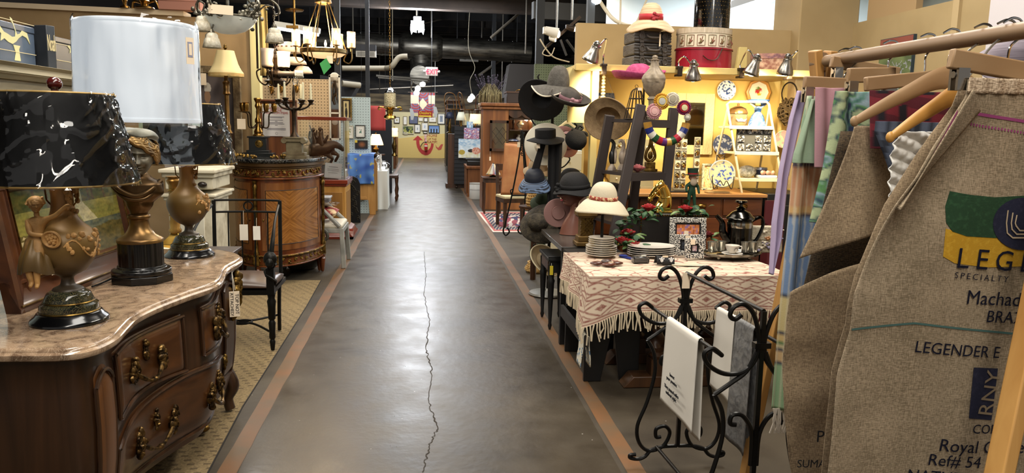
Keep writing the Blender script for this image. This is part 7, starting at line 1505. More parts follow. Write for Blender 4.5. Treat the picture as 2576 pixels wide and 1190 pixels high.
q=P(1892,162,Y=6.7);one('pale_wood_wedge','pale yellow tapering wood board standing on the booth shelf','board',B().prism([(-.06,0),(.055,0),(.045,.255),(-.03,.255)],-.02,.02,'XZ'),mat('#cdbb7c',.6),(q.x,6.95,SZ),bev=.003)
t,r4,h4=drum('flowered_hat_box','rose flowered oval hat box next to the tan column',1908,2008,166,120,6.45,mat('#8a5a4c',.7,0,'#c9a890',22,lo=.4,hi=.6),mat('#b98a78',.7,0,'#7a5560',26),z0=SZ)
EMB=mat('#d9c894',.7,bump=1.0,bsc=60);WY=BY-.006
a,b_=P(1697,388,Y=7.1),P(1800,236,Y=7.1);w_,hh=b_.x-a.x,b_.z-a.z
t=T('embossed_mirror','wide cream embossed mirror frame with dark jewellery racks reflected','mirror',((a.x+b_.x)/2,7.12,a.z));fw_=.09
mk('frame',B().box((-w_/2+fw_/2,0,hh/2),(fw_,.03,hh)).box((w_/2-fw_/2,0,hh/2),(fw_,.03,hh)).box((0,0,fw_/2),(w_-2*fw_,.03,fw_)).box((0,0,hh-fw_/2),(w_-2*fw_,.03,fw_)),EMB,t,bev=.004);mk('mirror_glass',B().box((0,.005,hh/2),(w_-2*fw_,.008,hh-2*fw_)),mat('#77746a',.08,1),t)
def plate(label,px_,py_,r_px,Y,fn,rim=None,sides=48,tilt=0,name='plate',z=None,group=None):
 c_=P(px_,py_,Y=Y);r_=r_px*Y/1900;t=T(name,label,'plate',c_);
 M=Matrix.Rotation(PI/2+tilt,4,'X');b=B();cols=[]
 b.surf(lambda u,v:(r_*v*cos(2*PI*u),r_*v*sin(2*PI*u),.012*max(0,v-.6)**1.5*4),sides,16,cu=True,M=M)
 for q in b.v:c=fn(q[0]/r_,q[2]/r_);cols.append(h(c)if isinstance(c,str)else c)
 mk('face',b,GLOSSART,t,cols=cols,thick=.006)
 if rim:mk('rim',B().tube([M@V((r_*cos(2*PI*k/sides),r_*sin(2*PI*k/sides),.01))for k in range(sides)],rim[1],6,True),rim[0],t)
 return t
def delft(s):return lambda x,y:mixc('#dfe2e6','#24407a',1.0 if(nz(x*4.5,y*4.5,1,s)>.08 and(x*x+y*y<.45 or .65<x*x+y*y<.9))else .06)
plate('blue and white round plate with a windmill figure, high on the yellow wall',1827,227,25,7.1,delft(3));plate('darker blue and white plate partly behind the cream ladder stand',1817,363,26,7.1,lambda x,y:mixc('#2a4070','#c9d0d8',1 if nz(x*5,y*5,1,9)>.15 else .1))
t=plate('cream octagonal plate painted with fruit in a wooden rim',1907,232,31,7.09,lambda x,y:('#a8302f' if(x+.1)**2+(y-.05)**2<.03 or(x-.25)**2+(y-.15)**2<.015 else '#c9a83a' if(x-.1)**2+(y+.15)**2<.03 else '#5a7a3a' if(x)**2+(y-.2)**2<.07 else '#e0d9c4'),(wood('#a8742f','#c9954a','X',8),.016),8)
SC_Y=P(1700,484,Y=6.35).z
t=plate('scalloped cream plate with small blue flowers on a wire easel',1816,437,36,6.37,lambda x,y:mixc('#d9cd9c','#3a56a0',1.0 if(nz(x*7,y*7,1,5)>.28 and x*x+y*y<.8)else 0)if x*x+y*y<.93 else '#8a9ab0',None,48,-.12)
mk('wire_easel',B().tube(cat1([(-.1,-.03,-.02),(-.08,-.04,-.13),(-.03,-.04,-.06),(0,-.05,-.1),(.03,-.04,-.06),(.08,-.04,-.13),(.1,-.03,-.02)],6),.004,6).tube(cat1([(-.03,.05,.1),(-.035,.05,.16),(0,.05,.13),(.035,.05,.16),(.03,.05,.1)],5),.004,6).tube([(0,.03,.12),(0,.09,-.14)],.004,6),DKMET,t)
CTY=6.35;a,b_=P(1500,487,Y=CTY),P(1921,487,Y=CTY);cz=a.z*.5+b_.z*.5;w_=b_.x-a.x
t=T('drawer_counter','long chestnut drawer counter with brass cup pulls along the yellow wall','counter',((a.x+b_.x)/2,6.7,.002));CH=wood('#4a2411','#74401f','X',6,.35,.2)
mk('body',B().box((0,0,cz/2),(w_,.68,cz-.03)),CH,t,bev=.003);mk('countertop',B().box((0,-.02,cz-.015),(w_+.04,.74,.03)),wood('#8a5a30','#b98a54','X',5,.4),t,bev=.004)
for k in range(4):
 for j in range(3):
  xc=-w_/2+w_*(k+.5)/4;zc=cz-.12-j*.17;d_=mk('drawer',B().box((xc,-.345,zc),(w_/4-.025,.02,.145)),CH,t,bev=.004)
  mk('cup_pull',B().ball((xc,-.36,zc+.01),(.045,.022,.024),12,6).box((xc,-.357,zc+.026),(.09,.008,.008)),BRASS,d_)
a=P(1945,487,Y=CTY);t=T('black_side_cabinet','black panelled cabinet at the end of the chestnut drawer counter','cabinet',(a.x+.17,6.7,.002));mk('body',B().box((0,0,cz/2),(.42,.66,cz)),BLACK,t,bev=.004);mk('door',B().box((.02,-.335,cz*.5),(.3,.02,cz*.8)),BLACK,t,bev=.006);mk('knob',B().ball((-.1,-.355,cz*.6),.014),BRASS,t)
CZ=cz+.003
shutter('narrow louvred shutter at the right end of the yellow booth',1966,475,2012,190,6.98,mat('#c9b070',.6,0,'#a8904f',8))
LS=mat('#d9cfae',.5);LY_=6.45;t=T('cream_ladder_stand','cream metal folding ladder stand with three shelves on the counter','display stand',P(1895,482,Y=LY_));o_=t.location;o_.z=CZ;t.location.z=CZ;WM[t.name]=Matrix.Translation(t.location)
def lp(x,y,dy=0):q=P(x,y,Y=LY_+dy);return q-t.location
fb=B().tube([(lp(1866,484).x,0,0),lp(1829,262),lp(1836,256),lp(1928,256),lp(1934,262),(lp(1972,470).x,0,.02)],.011,8);mk('front_frame',fb,LS,t)
mk('rear_frame',B().tube([(lp(1830,470).x,.42,0),lp(1831,272,.012)],.01,8).tube([lp(1935,272,.012),(lp(1955,470).x,.42,0)],.01,8),LS,t)
for k,(x0,x1,y)in enumerate(((1833,1944,320),(1846,1958,385),(1862,1972,452))):
 p0,p1=lp(x0,y),lp(x1,y);mk('shelf',B().box(((p0.x+p1.x)/2,.11,p0.z),(p1.x-p0.x,.25,.02)).box(((p0.x+p1.x)/2,-.012,p0.z+.0),(p1.x-p0.x,.012,.032)),LS,t,bev=.003)
s1,s2,s3_=(lp(1890,y).z+CZ+.013 for y in(320,385,452))
q=P(1864,318,Y=6.5);t=T('covered_jar','round bronze-lidded glass jar with a winged emblem on the top ladder shelf','jar',(q.x,6.585,s1));mk('body',B().lathe([(.07,0),(.082,.02),(.082,.1),(.07,.11)],n=28),mat('#a88f6a',.25,.3),t);mk('lid',B().lathe([(.088,.105),(.085,.12),(.07,.15),(.03,.17),(.01,.175),(.012,.19),(.001,.205)],n=28),mat('#8a6a42',.25,.6),t);mk('emblem',B().ball((0,-.083,.05),(.016,.006,.014)).prism([(-.05,.06),(0,.045),(.05,.06),(.03,.035),(-.03,.035)],-.088,-.08,'XZ'),mat('#d8d4d0',.4),t)
q=P(1916,318,Y=6.5);FB=mat('#4a7ac0',.3,0,'#a9c4e6',30,lo=.5,hi=.62)
t=T('blue_lady_figurine','blue ceramic lady in a long dress holding a bowl overhead, on the ladder stand','figurine',(q.x,6.6,s1));hh=P(1916,250,Y=6.5).z-s1
mk('dress',B().lathe([(.075,0),(.07,.03),(.05,.09),(.028,.125),(.034,.15),(.03,.17),(.012,.18)],n=28,mod=lambda a,i:1+.06*sin(a*9)*(i<3)),FB,t);mk('head',B().ball((0,0,.205),(.022,.022,.026)),CREAM,t);mk('bowl',B().lathe([(.03,hh-.045),(.08,hh-.03),(.1,hh),(.09,hh),(.03,hh-.03),(.001,hh-.03)],n=28),mat('#3a6ab0',.25),t)
for sx in(-1,1):mk('arm',B().tube(cat1([(sx*.025,0,.165),(sx*.06,0,.19),(sx*.075,0,hh-.035)],5),[.012-.0004*k for k in range(11)],8),CREAM if sx<0 else FB,t)
tagbits(t,V((q.x-.04,6.52,s1+.24)),.02,.045,.045,m=mat('#d8b84a',.7))
q=P(1901,384,Y=6.42);t=T('jewellery_card_board','grey board of small jewellery cards leaning on the middle ladder shelf','display board',(q.x,6.46,s2));w_=W(1858,1946,350,6.42);hh=Hh(1900,318,382,6.42)
mk('board',B().box((0,.02,hh/2),(w_,.015,hh)),mat('#4a4a46',.7),t);rr_=random.Random(3)
for k in range(4):
 for j in range(3):
  if(k,j)in((1,1),):continue
  x,z=-w_/2+w_*(k+.5)/4,hh*(j+.5)/3;cd=mk('jewellery_card',B().box((x,.008,z),(w_*.19,.006,hh*.26)),mat('#2a2a2c',.3,0,'#b9bcc0',60,lo=.45,hi=.6),t);mk('trinket',B().ball((x-.012,.002,z+.01),.009,6,5).ball((x+.014,.002,z-.012),.008,6,5).tube([(x-.02,.003,z-.02),(x,.002,z+.02),(x+.02,.003,z-.01)],.0025,4),mat('#cfc8b4',.2,.8),cd)
tagbits(t,V((q.x-.01,6.455,s2+hh-.01)),.0,.05,.035)
q=P(1885,450,Y=6.5);one('plastic_trinket_bag','crumpled clear plastic bag of trinkets on the lowest ladder shelf','bag',B().surf(lambda u,v:((-.07+.14*v)*(1-.3*v),0,0)if 0 else(.085*cos(2*PI*u)*sin(PI*v*.95+.05)*(1+.2*nz(u*9,v*9)),.045*sin(2*PI*u)*sin(PI*v*.95+.05),.055-.055*cos(PI*v*.95)),24,12,cu=True),mat('#8d8a7a',.12,0,'#d8d4c4',40,bump=.6,bsc=50),(q.x,6.56,s3_))
q=P(1930,450,Y=6.5);t=T('egg_tray','white tray of small pinkish eggs on the lowest ladder shelf','tray',(q.x,6.52,s3_));mk('tray',B().box((0,0,.012),(.16,.1,.024)),WHITE,t,bev=.006);
for k in range(5):one('stone_egg','small pinkish egg lying in the white tray','egg',B().ball((0,0,0),(.018,.015,.021),10,8),mat('#c99a80',.4),(q.x-.05+.025*k,6.5+.02*(k%2),s3_+.048),group='eggs in the white tray')
t=T('navy_tin','dark navy round tin behind the egg tray','tin',(q.x-.01,6.62,s3_));mk('body',B().lathe([(.055,0),(.058,.01),(.058,.07),(.05,.085)],n=24),mat('#1c2540',.3),t);mk('lid',B().lathe([(.06,.07),(.055,.09),(.001,.095)],n=24,caps=False),mat('#8a8fa0',.3,.5),t)
for i,(x0,x1,y0,y1,Y,lab)in enumerate(((1694,1730,350,478,6.62,'tall strip of carded jewellery at the left of the embossed mirror'),(1742,1764,345,470,6.75,'narrow grey strip of carded jewellery below the embossed mirror'))):
 a,b_=P(x0,y1,Y=Y),P(x1,y0,Y=Y);w_,hh=b_.x-a.x,b_.z-CZ;t=T('jewellery_strip',lab,'display board',((a.x+b_.x)/2,Y,CZ));mk('board',B().box((0,.012,hh/2),(w_,.014,hh)).box((0,.04,.01),(w_,.1,.02)),mat('#8a8674',.6),t)
 for k in range(5):
  for j in range(2 if i==0 else 1):x,z=(-w_/4+w_/2*j if i==0 else 0),hh*(k+.5)/5;cd=mk('jewellery_card',B().box((x,.0,z),(w_*(.42 if i==0 else .8),.006,hh*.16)),mat(['#3a3833','#5a584e','#b9b4a0'][(k+j)%3],.25,0,'#d8d4c4',70,lo=.55,hi=.65),t);mk('trinket',B().ball((x,-.008,z),.012,7,5).tube([(x+.02*cos(q*.7),-.007,z+.02*sin(q*.7))for q in range(9)],.003,4,True),GOLD,cd)
for k in range(3):
 a=P(1555+k*38,478,Y=6.78);t=T('earring_stand',['clear earring stand furthest left behind the ladder shelf','clear earring stand in the middle behind the ladder shelf','clear earring stand nearest the jewellery strips'][k],'display stand',(a.x,6.85,CZ));hh=P(1560,350,Y=6.78).z-CZ
 mk('panel',B().box((0,0,hh/2),(.13,.008,hh)).box((0,0,.01),(.14,.1,.02)),mat('#8f8a72',.3),t);rr_=random.Random(k)
 for j in range(14):mk('earring',B().ball((rr_.uniform(-.05,.05),-.01,.05+rr_.uniform(0,hh-.08)),rr_.uniform(.006,.014),6,5),[GOLD,CHROME,mat('#d8d4c8',.2)][j%3],t)
picture('small painted tile in an embroidered frame leaning behind the scalloped plate',1764,466,1796,400,6.72,blotch(['#d9c88a','#e0d4a4','#b86a3a','#d9c88a'],5,2),mat('#2a4a50',.6,0,'#d8cfa4',40),.02,res=20).location.z=CZ
q=P(1962,378,Y=6.9);t=plate('green and white round plaque with flowers at the foot of the louvred shutter',1968,350,23,6.88,lambda x,y:'#b8cfae' if nz(x*3,y*3,1,2)<.1 else '#d9a8a0',None,32)
t=T('wicker_mask','dark woven basket-mask sculpture with a ring handle hanging on the narrow shutter','sculpture',P(1978,310,Y=6.9));hh=Hh(1978,205,310,6.9);b=B()
for k in range(9):z=hh*.55*k/8;r_=.09*sin(PI*(k+1)/10)+.015;b.tube([(r_*cos(j*PI/8),.6*r_*sin(j*PI/8)-.03,z+.02*sin(j+k))for j in range(16)],.008,5,True)
for j in range(14):a=j*PI/7;b.tube([((.09*sin(PI*(k+1)/10)+.015)*cos(a),.6*(.09*sin(PI*(k+1)/10)+.015)*sin(a)-.03,hh*.55*k/8)for k in range(9)],.006,5)
mk('weave',b,mat('#4a3a20',.7),t);mk('ring_handle',B().tube([(.075*cos(k*PI/10),-.02,hh*.72+.1*sin(k*PI/10))for k in range(20)],.007,6,True),DKMET,t)
# ---- last small goods on the counter and by the post ----
for(lab,x,yt,m,k,ct)in(('pale cream ceramic vase on the counter beside the louvred shutter',1490,398,mat('#c9b891',.35),3,'vase'),('gilt bottle ornament on the counter at the corner post',1508,432,OLDGOLD,2,'ornament')):
 q=P(x,484,Y=6.6);one('counter_vase' if ct=='vase' else 'gilt_bottle',lab,ct,B().lathe([(a*.055,b_*(P(x,yt,Y=6.6).z-CZ))for a,b_ in[(.5,0),(.9,.2),(1,.4),(.6,.62),(.3,.72),(.36,1)]],n=20),m,(q.x+.04,6.6,CZ))
for i,(x,y,w_,lab)in enumerate(((1702,6.5,.24,'flat black slate tray on the counter left of the scalloped plate'),(1795,6.18+.1,.2,'woven straw mat on the counter edge under the scalloped plate'))):
 q=P(x,482,Y=6.5);one('slate_tray' if i==0 else 'straw_mat',lab,'tray' if i==0 else 'mat',B().box((0,0,.008),(w_,.16 if i==0 else .1,.014)),[mat('#1d1c1a',.4),mat('#a88f62',.8)][i],(q.x,6.5 if i==0 else 6.42,CZ),bev=.003)
a,b_=P(640,190,Y=8.45),P(657,14,Y=8.45);one('gilt_cloth_panel','narrow old-gold cloth panel hanging beside the yellow edge post','wall hanging',B().surf(lambda u,v:((b_.x-a.x)*u,.012*sin(u*9+v*2),(b_.z-a.z)*v),10,10).cyl((-.02,0,b_.z-a.z),(b_.x-a.x+.02,0,b_.z-a.z),.008),mat('#a8935c',.7,0,'#8f7a45',5),(a.x+.06,8.45,a.z),thick=.006)
for i,(x,y)in enumerate(((682,225),(706,222),(745,222))):
 q=P(x,y,Y=10.85);t=T('brass_wall_sconce',['brass wall sconce with clear chimney, nearest the yellow post on the tan pegboard','brass wall sconce with clear chimney in the middle of the tan pegboard','brass wall sconce with clear chimney behind the iron candelabra'][i],'wall sconce',q)
 mk('back_plate',B().ball((0,.05,0),(.03,.012,.06),12,8),BRASS,t);mk('arm',B().tube(cat1([(0,.05,-.02),(0,-.02,-.06),(0,-.06,-.02),(0,-.06,.02)],4),.007,6).lathe([(.01,.02),(.035,.03),(.03,.04)],(0,-.06,0),14),BRASS,t);mk('glass_chimney',B().lathe([(.025,.04),(.045,.09),(.03,.14),(.035,.19)],(0,-.06,0),16,caps=False),GLASS,t)
# ================= cloth-covered table, ladder shelf, iron rack =================
TX0,TX1,TY0,TY1,TZ=.95,2.15,4.12,4.92,.715
BK=mat('#0d0c0c',.5);TW=wood('#2e1c10','#54371f','Z',6,.4)
t=T('black_bench','black board bench with V-cut ends under the left of the patterned cloth','bench',(0,0,.002))
for y in(4.4,5.02):mk('end_board',B().prism([(.985,0),(1.09,0),(1.15,.3),(1.17,.3),(1.21,0),(1.33,0),(1.33,TZ-.04),(.985,TZ-.04)],y-.015,y+.015,'XZ'),BK,t,bev=.003)
mk('seat',B().box((1.16,4.7,TZ-.02),(.38,.8,.036)),BK,t);mk('stretcher',B().box((.97,4.7,.28),(.02,.75,.08)).box((.93,4.16,.34),(.03,.12,.07)),mat('#2a2623',.5),t)
t=T('trestle_table','dark oak trestle table with rope-twist legs under the patterned cloth','table',(0,0,.002))
mk('tabletop',B().box((1.78,4.53,TZ-.022),(.76,.76,.036)),TW,t);mk('foot_rail',B().prism([(1.2,0),(1.95,0),(1.95,.07),(1.26,.07)],4.25,4.38,'XZ').prism([(1.2,0),(1.95,0),(1.95,.07),(1.26,.07)],4.7,4.83,'XZ'),TW,t,bev=.006)
for x in(1.42,1.9):
 for y in(4.31,4.76):mk('leg',B().box((x,y,.12),(.1,.1,.1)).lathe([(.045,.17),(.055,.19),(.035,.21),(.045,.24)],(x,y,0),16).surf(lambda u,v:(x+(.038+.012*sin(2*(2*PI*u)+v*22))*cos(2*PI*u),y+(.038+.012*sin(2*(2*PI*u)+v*22))*sin(2*PI*u),.24+.36*v),24,40,cu=True).box((x,y,.64),(.1,.1,.09)),TW,t)
def clothcol(s,d,top):
 ""
 def ln(q,w_):return max(0,min(1,1.6-abs(q)/w_))
 if top:m_=max(ln(nz(s*14,d*14,1,1),.07),ln(d%.13-.05,.004),ln((d+.015*sin(s*40))%.13-.09,.004)*.8)
 else:
  d*=1.5;q=abs((s%.15)-.075)/.075+abs(d-.205)/.055
  m_=max([ln(d-c_-.01*sin(s*2*PI/.11+p_),.005)for c_,p_ in((.03,0),(.052,2),(.1,0),(.122,2))]+[ln(d-c_,w_)for c_,w_ in((.012,.003),(.145,.005),(.268,.006),(.288,.004))])
  m_=max(m_,ln(((s%.07-.035)**2+(d-.076)**2)**.5,.006))
  if .15<d<.26:m_=max(m_,ln(q-.97,.1),1 if q<.42 else 0,ln(q-1.5,.07))
 return mixc('#d3c0a9','#86483f',m_*(.8+.35*nz(s*90,d*90,1,4)))
DR=.2;L1=TX1-TX0;NU,NS=150,64
b=B();cols=[]
def cj(s,d,p):k=d/DR;w_=max(0,1-s/.07);w_=w_*w_;return tuple(V(p).lerp(V((TX0-.012-.045*k,TY0-.012-.04*k,TZ+.003-d-.09*k)),w_))
def cl(s,d):
 ""
 k=d/DR;x=TX0+s*1.0;return cj(s,d,(x-.04*k*(1-min(1,s/.25)),TY0-.012-.03*k*(.5+.5*sin(s*23+1))-.012*k,TZ+.003-d-.09*k*max(0,.22-s)/.22))
def sl(s,d):k=d/DR;return cj(s,d,(TX0-.012-.035*k*(.5+.5*sin(s*21))-.01*k,TY0+s+.03*k*(1-min(1,s/.2))-.05*k*(1-min(1,s/.2)),TZ+.003-d*(.75+.25*(1-min(1,s/.5)))-.09*k*max(0,.22-s)/.22))
def patch(f,nu,nv,L_,col):
 b.surf(lambda u,v:f(u*L_,v*DR),nu,nv);cols.extend(col(i*L_/nu,k*DR/nv)for i in range(nu+1)for k in range(nv+1))
patch(cl,300,70,L1,lambda s,d:clothcol(s,d,0));patch(sl,180,60,TY1-TY0,lambda s,d:clothcol(s,d,0))
def tp_(s,d):return(TX0-.012+s*(L1+.012)/L1,TY0-.012+(TY1-TY0+.012)*d/DR,TZ+.003+.002*sin(s*40)*sin(d*60))
patch(tp_,240,160,L1,lambda s,d:clothcol(s,d*4,1))
t=one('block_print_cloth','cream tablecloth block-printed with rust diamonds and a knotted fringe','tablecloth',b,mat('#888888',.9,attr=True),cols=cols)
fr_=B();rr_=random.Random(9)
for k in range(95):
 p=V(cl(L1*k/95,DR));fr_.tube([p,p+V((rr_.gauss(0,.006),-.004,-.04)),p+V((rr_.gauss(0,.012),-.002,-.085-rr_.random()*.03))],[.006,.0045,.005],4)
 if k<45:p=V(sl((TY1-TY0)*k/55,DR));fr_.tube([p,p+V((-.003,rr_.gauss(0,.006),-.04)),p+V((-.002,rr_.gauss(0,.01),-.09))],[.005,.004,.0045],4)
mk('fringe',fr_,mat('#d3c3a6',.9),t)
Z0=TZ+.008
def tt(px_,py_,Yd=None):q=P(px_,py_,z=TZ+.005);return q
PL=mat('#d9d2c6',.22,coat=.3)
def plates(px_,py_,n,r_,grp,labs,sx=1,up=None,dr=0):
 q=tt(px_,py_)
 for k in range(n):
  rk=r_*(1 if k<dr or not dr else .84);b=B().lathe([(rk*.55,0),(rk*.6,.003),(rk*.9,.013),(rk,.017),(rk*.99,.019),(rk*.6,.007),(.001,.006)],n=40,M=Matrix.Diagonal((sx,1,1,1)))
  one('dinner_plate' if sx==1 else 'serving_platter',labs[0 if k==n-1 else 1],'plate' if sx==1 else 'platter',b,PL,(q.x,q.y+r_*.35,Z0+.0135*k),group=grp)
plates(1515,648,9,.102,'stacked dinner plates',['topmost smaller white plate with faint flowers in the round stack','white plate within the round stack at the left of the cloth'],dr=5)
plates(1642,648,5,.118,'stacked oval platters',['topmost oval white platter printed with grey flowers','white oval platter within the wide low stack'],1.35)
q=tt(1525,668);LFM=wood('#3a2018','#6a3a2a','X',12,.3)
t=T('carved_leaf_dish','dark carved wooden leaf-shaped pieces lying on the front of the cloth','dish',(q.x,q.y,Z0));mk('centre_leaf',B().ball((0,0,.02),(.035,.03,.018)),mat('#4a3a34',.4),t)
for k in range(3):a=(3.3,6.1,4.8)[k];mk('leaf',B().ball((.06*cos(a),.045*sin(a),.013),(.045,.022,.012),14,8,TR(rz=0)),LFM,t)
tagbits(t,V((q.x+.015,q.y-.05,Z0+.03)),.0,.03,.02)
q=tt(1573,650);one('blue_award_ribbon','royal blue award ribbon lying beside the round plate stack','ribbon',B().prism([(-.03,.04),(.0,.06),(.06,-.04),(.03,-.075)],0,.006,'XY').lathe([(.022,.006),(.03,.01),(.022,.014),(.001,.012)],(-.005,.035,0),20),mat('#1f2f7a',.4),(q.x,q.y,Z0))
q=tt(1612,662);t=T('packaged_bracelets','clear packet of black folded goods in front of the platters','packet',(q.x,q.y+.02,Z0));mk('contents',B().box((0,0,.008),(.09,.07,.016)).box((0,0,.026),(.085,.065,.014)),mat('#17171a',.4),t,bev=.004);mk('wrap',B().box((0,0,.02),(.1,.08,.042)),WRAP,t,bev=.006);mk('label',B().box((.02,-.01,.043),(.03,.018,.001)),PAPER,t)
q=tt(1672,666);t=T('fleur_bandana','black folded bandana with white fleur-de-lis at the front of the cloth','bandana',(q.x,q.y+.02,Z0));mk('cloth',B().surf(lambda u,v:(-.055+.11*u+.02*u*v,-.04+.07*v,.05*sin(PI*min(1,v*1.2))**.6*(1-.4*u)+.003),14,10),mat('#0d0e14',.7),t,thick=.006)
b=B()
for cx_ in(-.025,.035):b.ball((cx_,-.035,.035),(.006,.004,.014),8,6).tube(cat1([(cx_-.016,-.036,.034),(cx_-.012,-.037,.04),(cx_-.004,-.038,.022),(cx_,-.038,.018),(cx_+.004,-.038,.022),(cx_+.012,-.037,.04),(cx_+.016,-.036,.034)],4),.0028,5).box((cx_,-.038,.024),(.02,.003,.004))
mk('fleur_print',b,mat('#d8d8d8',.7),t);tagbits(t,V((q.x-.0,q.y-.0,Z0+.055)),.0,.035,.012)
q=tt(1730,668);one('paper_leaflet','thin worn paper leaflet lying on the cloth before the tray','paper',B().box((0,0,.002),(.2,.07,.003),-.15),mat('#c9b89a',.7,0,'#a8b0a0',20),(q.x,q.y,Z0))
DY_=5.0;a,b_=P(1608,612,Y=DY_),P(1772,612,Y=DY_);w_=b_.x-a.x;tz1=P(1690,540,Y=DY_).z;tb0=.70
t=T('painted_chest','black nail-studded chest painted with fruit behind the photo frames','chest',((a.x+b_.x)/2,DY_+.17,.002));hh=tz1
mk('body',B().box((0,0,hh*.75),(w_,.3,hh*.5)),mat('#15110f',.45),t,bev=.006);mk('stand',B().box((0,0,hh*.25),(w_*.9,.26,hh*.5)),BK,t);b=B()
for k in range(26):b.ball((-w_/2+.01+(w_-.02)*k/25,-.152,hh-.012),.007,6,4)
for k in range(11):b.ball((-w_/2+.012,-.152,hh-.03-.018*k),.007,6,4);b.ball((w_/2-.012,-.152,hh-.03-.018*k),.007,6,4)
mk('nail_heads',b,OLDGOLD,t);b=B()
for k,(x,z)in enumerate(((-.0,0),(.02,.012),(.04,.005),(.015,-.015),(.035,-.016),(.05,.02))):b.ball((x+.01,-.151,hh-.11+z),(.013,.004,.013),8,6)
mk('painted_fruit',b,mat('#a86a4a',.5),t)
hz_=hh+.004;q=P(1662,540,Y=DY_+.1);GD=mat('#d3ac55',.12,1)
t=T('brass_horse_head','shiny brass horse-head bust on a stepped base on the painted trunk','sculpture',(q.x,DY_+.12,hz_));s_=Hh(1662,460,538,DY_+.1)
mk('base',B().box((0,0,.01),(.15,.1,.02)).box((.0,0,.028),(.12,.085,.016)),GD,t,bev=.003)
hv=[(.01,0,.04),(.012,0,s_*.4),(.0,0,s_*.66),(-.025,0,s_*.76),(-.055,0,s_*.6),(-.078,0,s_*.44),(-.082,0,s_*.4),(.005,.018,s_*.9),(.005,-.018,s_*.9)]
hb=B().tube(cat1([(.02,0,.03),(.03,0,s_*.3),(.028,0,s_*.55),(.008,0,s_*.8)],5),[.062-.0016*k for k in range(16)],18,M=Matrix.Diagonal((1,.62,1,1))).tube(cat1([(.015,0,s_*.9),(-.012,0,s_*.82),(-.04,0,s_*.66),(-.062,0,s_*.52),(-.074,0,s_*.43)],5),[.02]+[.036-.0011*k for k in range(20)],16,M=Matrix.Diagonal((1,.68,1,1))).ball((-.075,0,s_*.42),(.02,.015,.018))
for sy in(-1,1):hb.tube([(.01,sy*.014,s_*.88),(.004,sy*.018,s_*.97),(0,sy*.018,s_*1.04)],[.012,.01,.002],8).ball((-.03,sy*.022,s_*.74),.006,8,6)
mk('head_and_neck',hb,GD,t,ang=70)
mk('bridle',B().tube([(-.055+.024*cos(k*.7),.024*sin(k*.7),s_*.6+.01*cos(k*.7))for k in range(9)],.004,6,True).tube([(-.05,-.026,s_*.6),(.0,-.036,s_*.45),(.055,-.03,s_*.5)],.004,6),GD,t);mk('mane',B().tube(cat1([(.02,0,s_*.88),(.05,0,s_*.7),(.066,0,s_*.45),(.062,0,.06)],5),[.012]*16,7),GD,t)
rr_=random.Random(14)
def rose(label,p,r_=.035,m=REDM,leaves=5,parent=None):
 t=T('silk_rose',label,'flower',p,0,'silk roses around the painted trunk');pb=B()
 for i in range(3):
  for k in range(3+i):pb.surf(lambda u,v:(lambda A,q:(q*cos(A),q*sin(A),r_*(-.7+(1.5-.25*i)*v-.25*v*v*(2*u-1)**2)))(2*PI*(k+.5*i)/(3+i)+(u-.5)*2.3,r_*(.1+(.32+.3*i)*sin(PI*.62*v)+.22*i*v**4)),8,6)
 mk('bloom',pb,m,t,thick=.0015)
 for k in range(leaves):
  a=rr_.uniform(0,6.28);M=TR((r_*cos(a),r_*sin(a),-r_*.6),rz=a,ry=rr_.uniform(-.5,.5));mk('leaf',B().surf(lambda u,v:(.09*u,(.02*sin(PI*u)**.7)*(2*v-1),.015*sin(PI*u)-.01*abs(2*v-1)),8,4,M=M),LEAFM if k%3==0 else GREEN,t,thick=.001)
 return t
for i,(x,y,Y,l_)in enumerate(((1632,522,5.02,'red silk rose at the left of the brass horse head'),(1724,525,5.02,'red silk rose at the right end of the painted trunk'),(1580,585,4.95,'red silk rose hanging at the upper left side of the trunk'),(1567,605,4.85,'red silk rose lowest beside the round plate stack'),(1778,590,5.05,'dark red silk rose between the frames and the silver pot'),(1590,612,4.86,'half-open red silk rose tucked behind the platters'),(1618,548,5.0,'small red silk bud on the trunk corner'))):rose(l_,P(x,y,Y=Y),.036 if i<6 else .02,REDM if i!=4 else mat('#6a1418',.5),7)
b=B()
for k in range(90):
 p=[P(1600,545,Y=5.0),P(1580,600,Y=4.9),P(1740,530,Y=5.02),P(1765,545,Y=5.02),P(1640,535,Y=5.05),P(1572,570,Y=4.95)][k%6]+V((rr_.gauss(0,.035),rr_.gauss(0,.02),rr_.gauss(0,.03)));M=TR(p,rr_.uniform(-.8,.8),rr_.uniform(-.8,.8),rr_.uniform(0,6));b.surf(lambda u,v:(.06*u,.018*sin(PI*u)**.7*(2*v-1),.01*sin(PI*u)),6,2,M=M)
one('rose_foliage','dark green silk rose leaves trailing round the painted trunk','foliage',b,GREEN,kind=None)if 0 else prop(mk('rose_foliage',b,GREEN),'dark green silk rose leaves trailing round the painted trunk','foliage',None,'stuff')
CHK=mat('#d8d4ca',.4,0,'#1a1a1e',130,det=1,lo=.49,hi=.51)
for(x0,y0,x1,y1,Y,l_,pal)in((1684,640,1778,554,4.86,'black and white mosaic photo frame with an orange picture, standing at the back',['#a8582a','#d8884a','#8a6a9a']),(1697,645,1772,592,4.72,'smaller mosaic photo frame leaning in front of the larger one',['#20242c','#3a3f4a']),(1723,648,1772,598,4.62,'mosaic photo frame showing four small red and blue prints',['#d8d4cc','#b03a34','#5a6aa0','#d8d4cc'])):
 t=picture(l_,x0,y1,x1,y0,Y,blotch(pal,6,3),CHK,.035,'#0c0c0e',.012,14,name='photo_frame',cat='photo frame')if 0 else picture(l_,x0,y0,x1,y1,Y,blotch(pal,6,3),CHK,.035,'#0c0c0e',.012,14,name='photo_frame',cat='photo frame')
 t.location.z=Z0+.006;t.rotation_euler=(R(-6),0,-.05);tagbits(t,V((t.location.x-.02,Y-.03,t.location.z+.13)),.0,.03,.035)
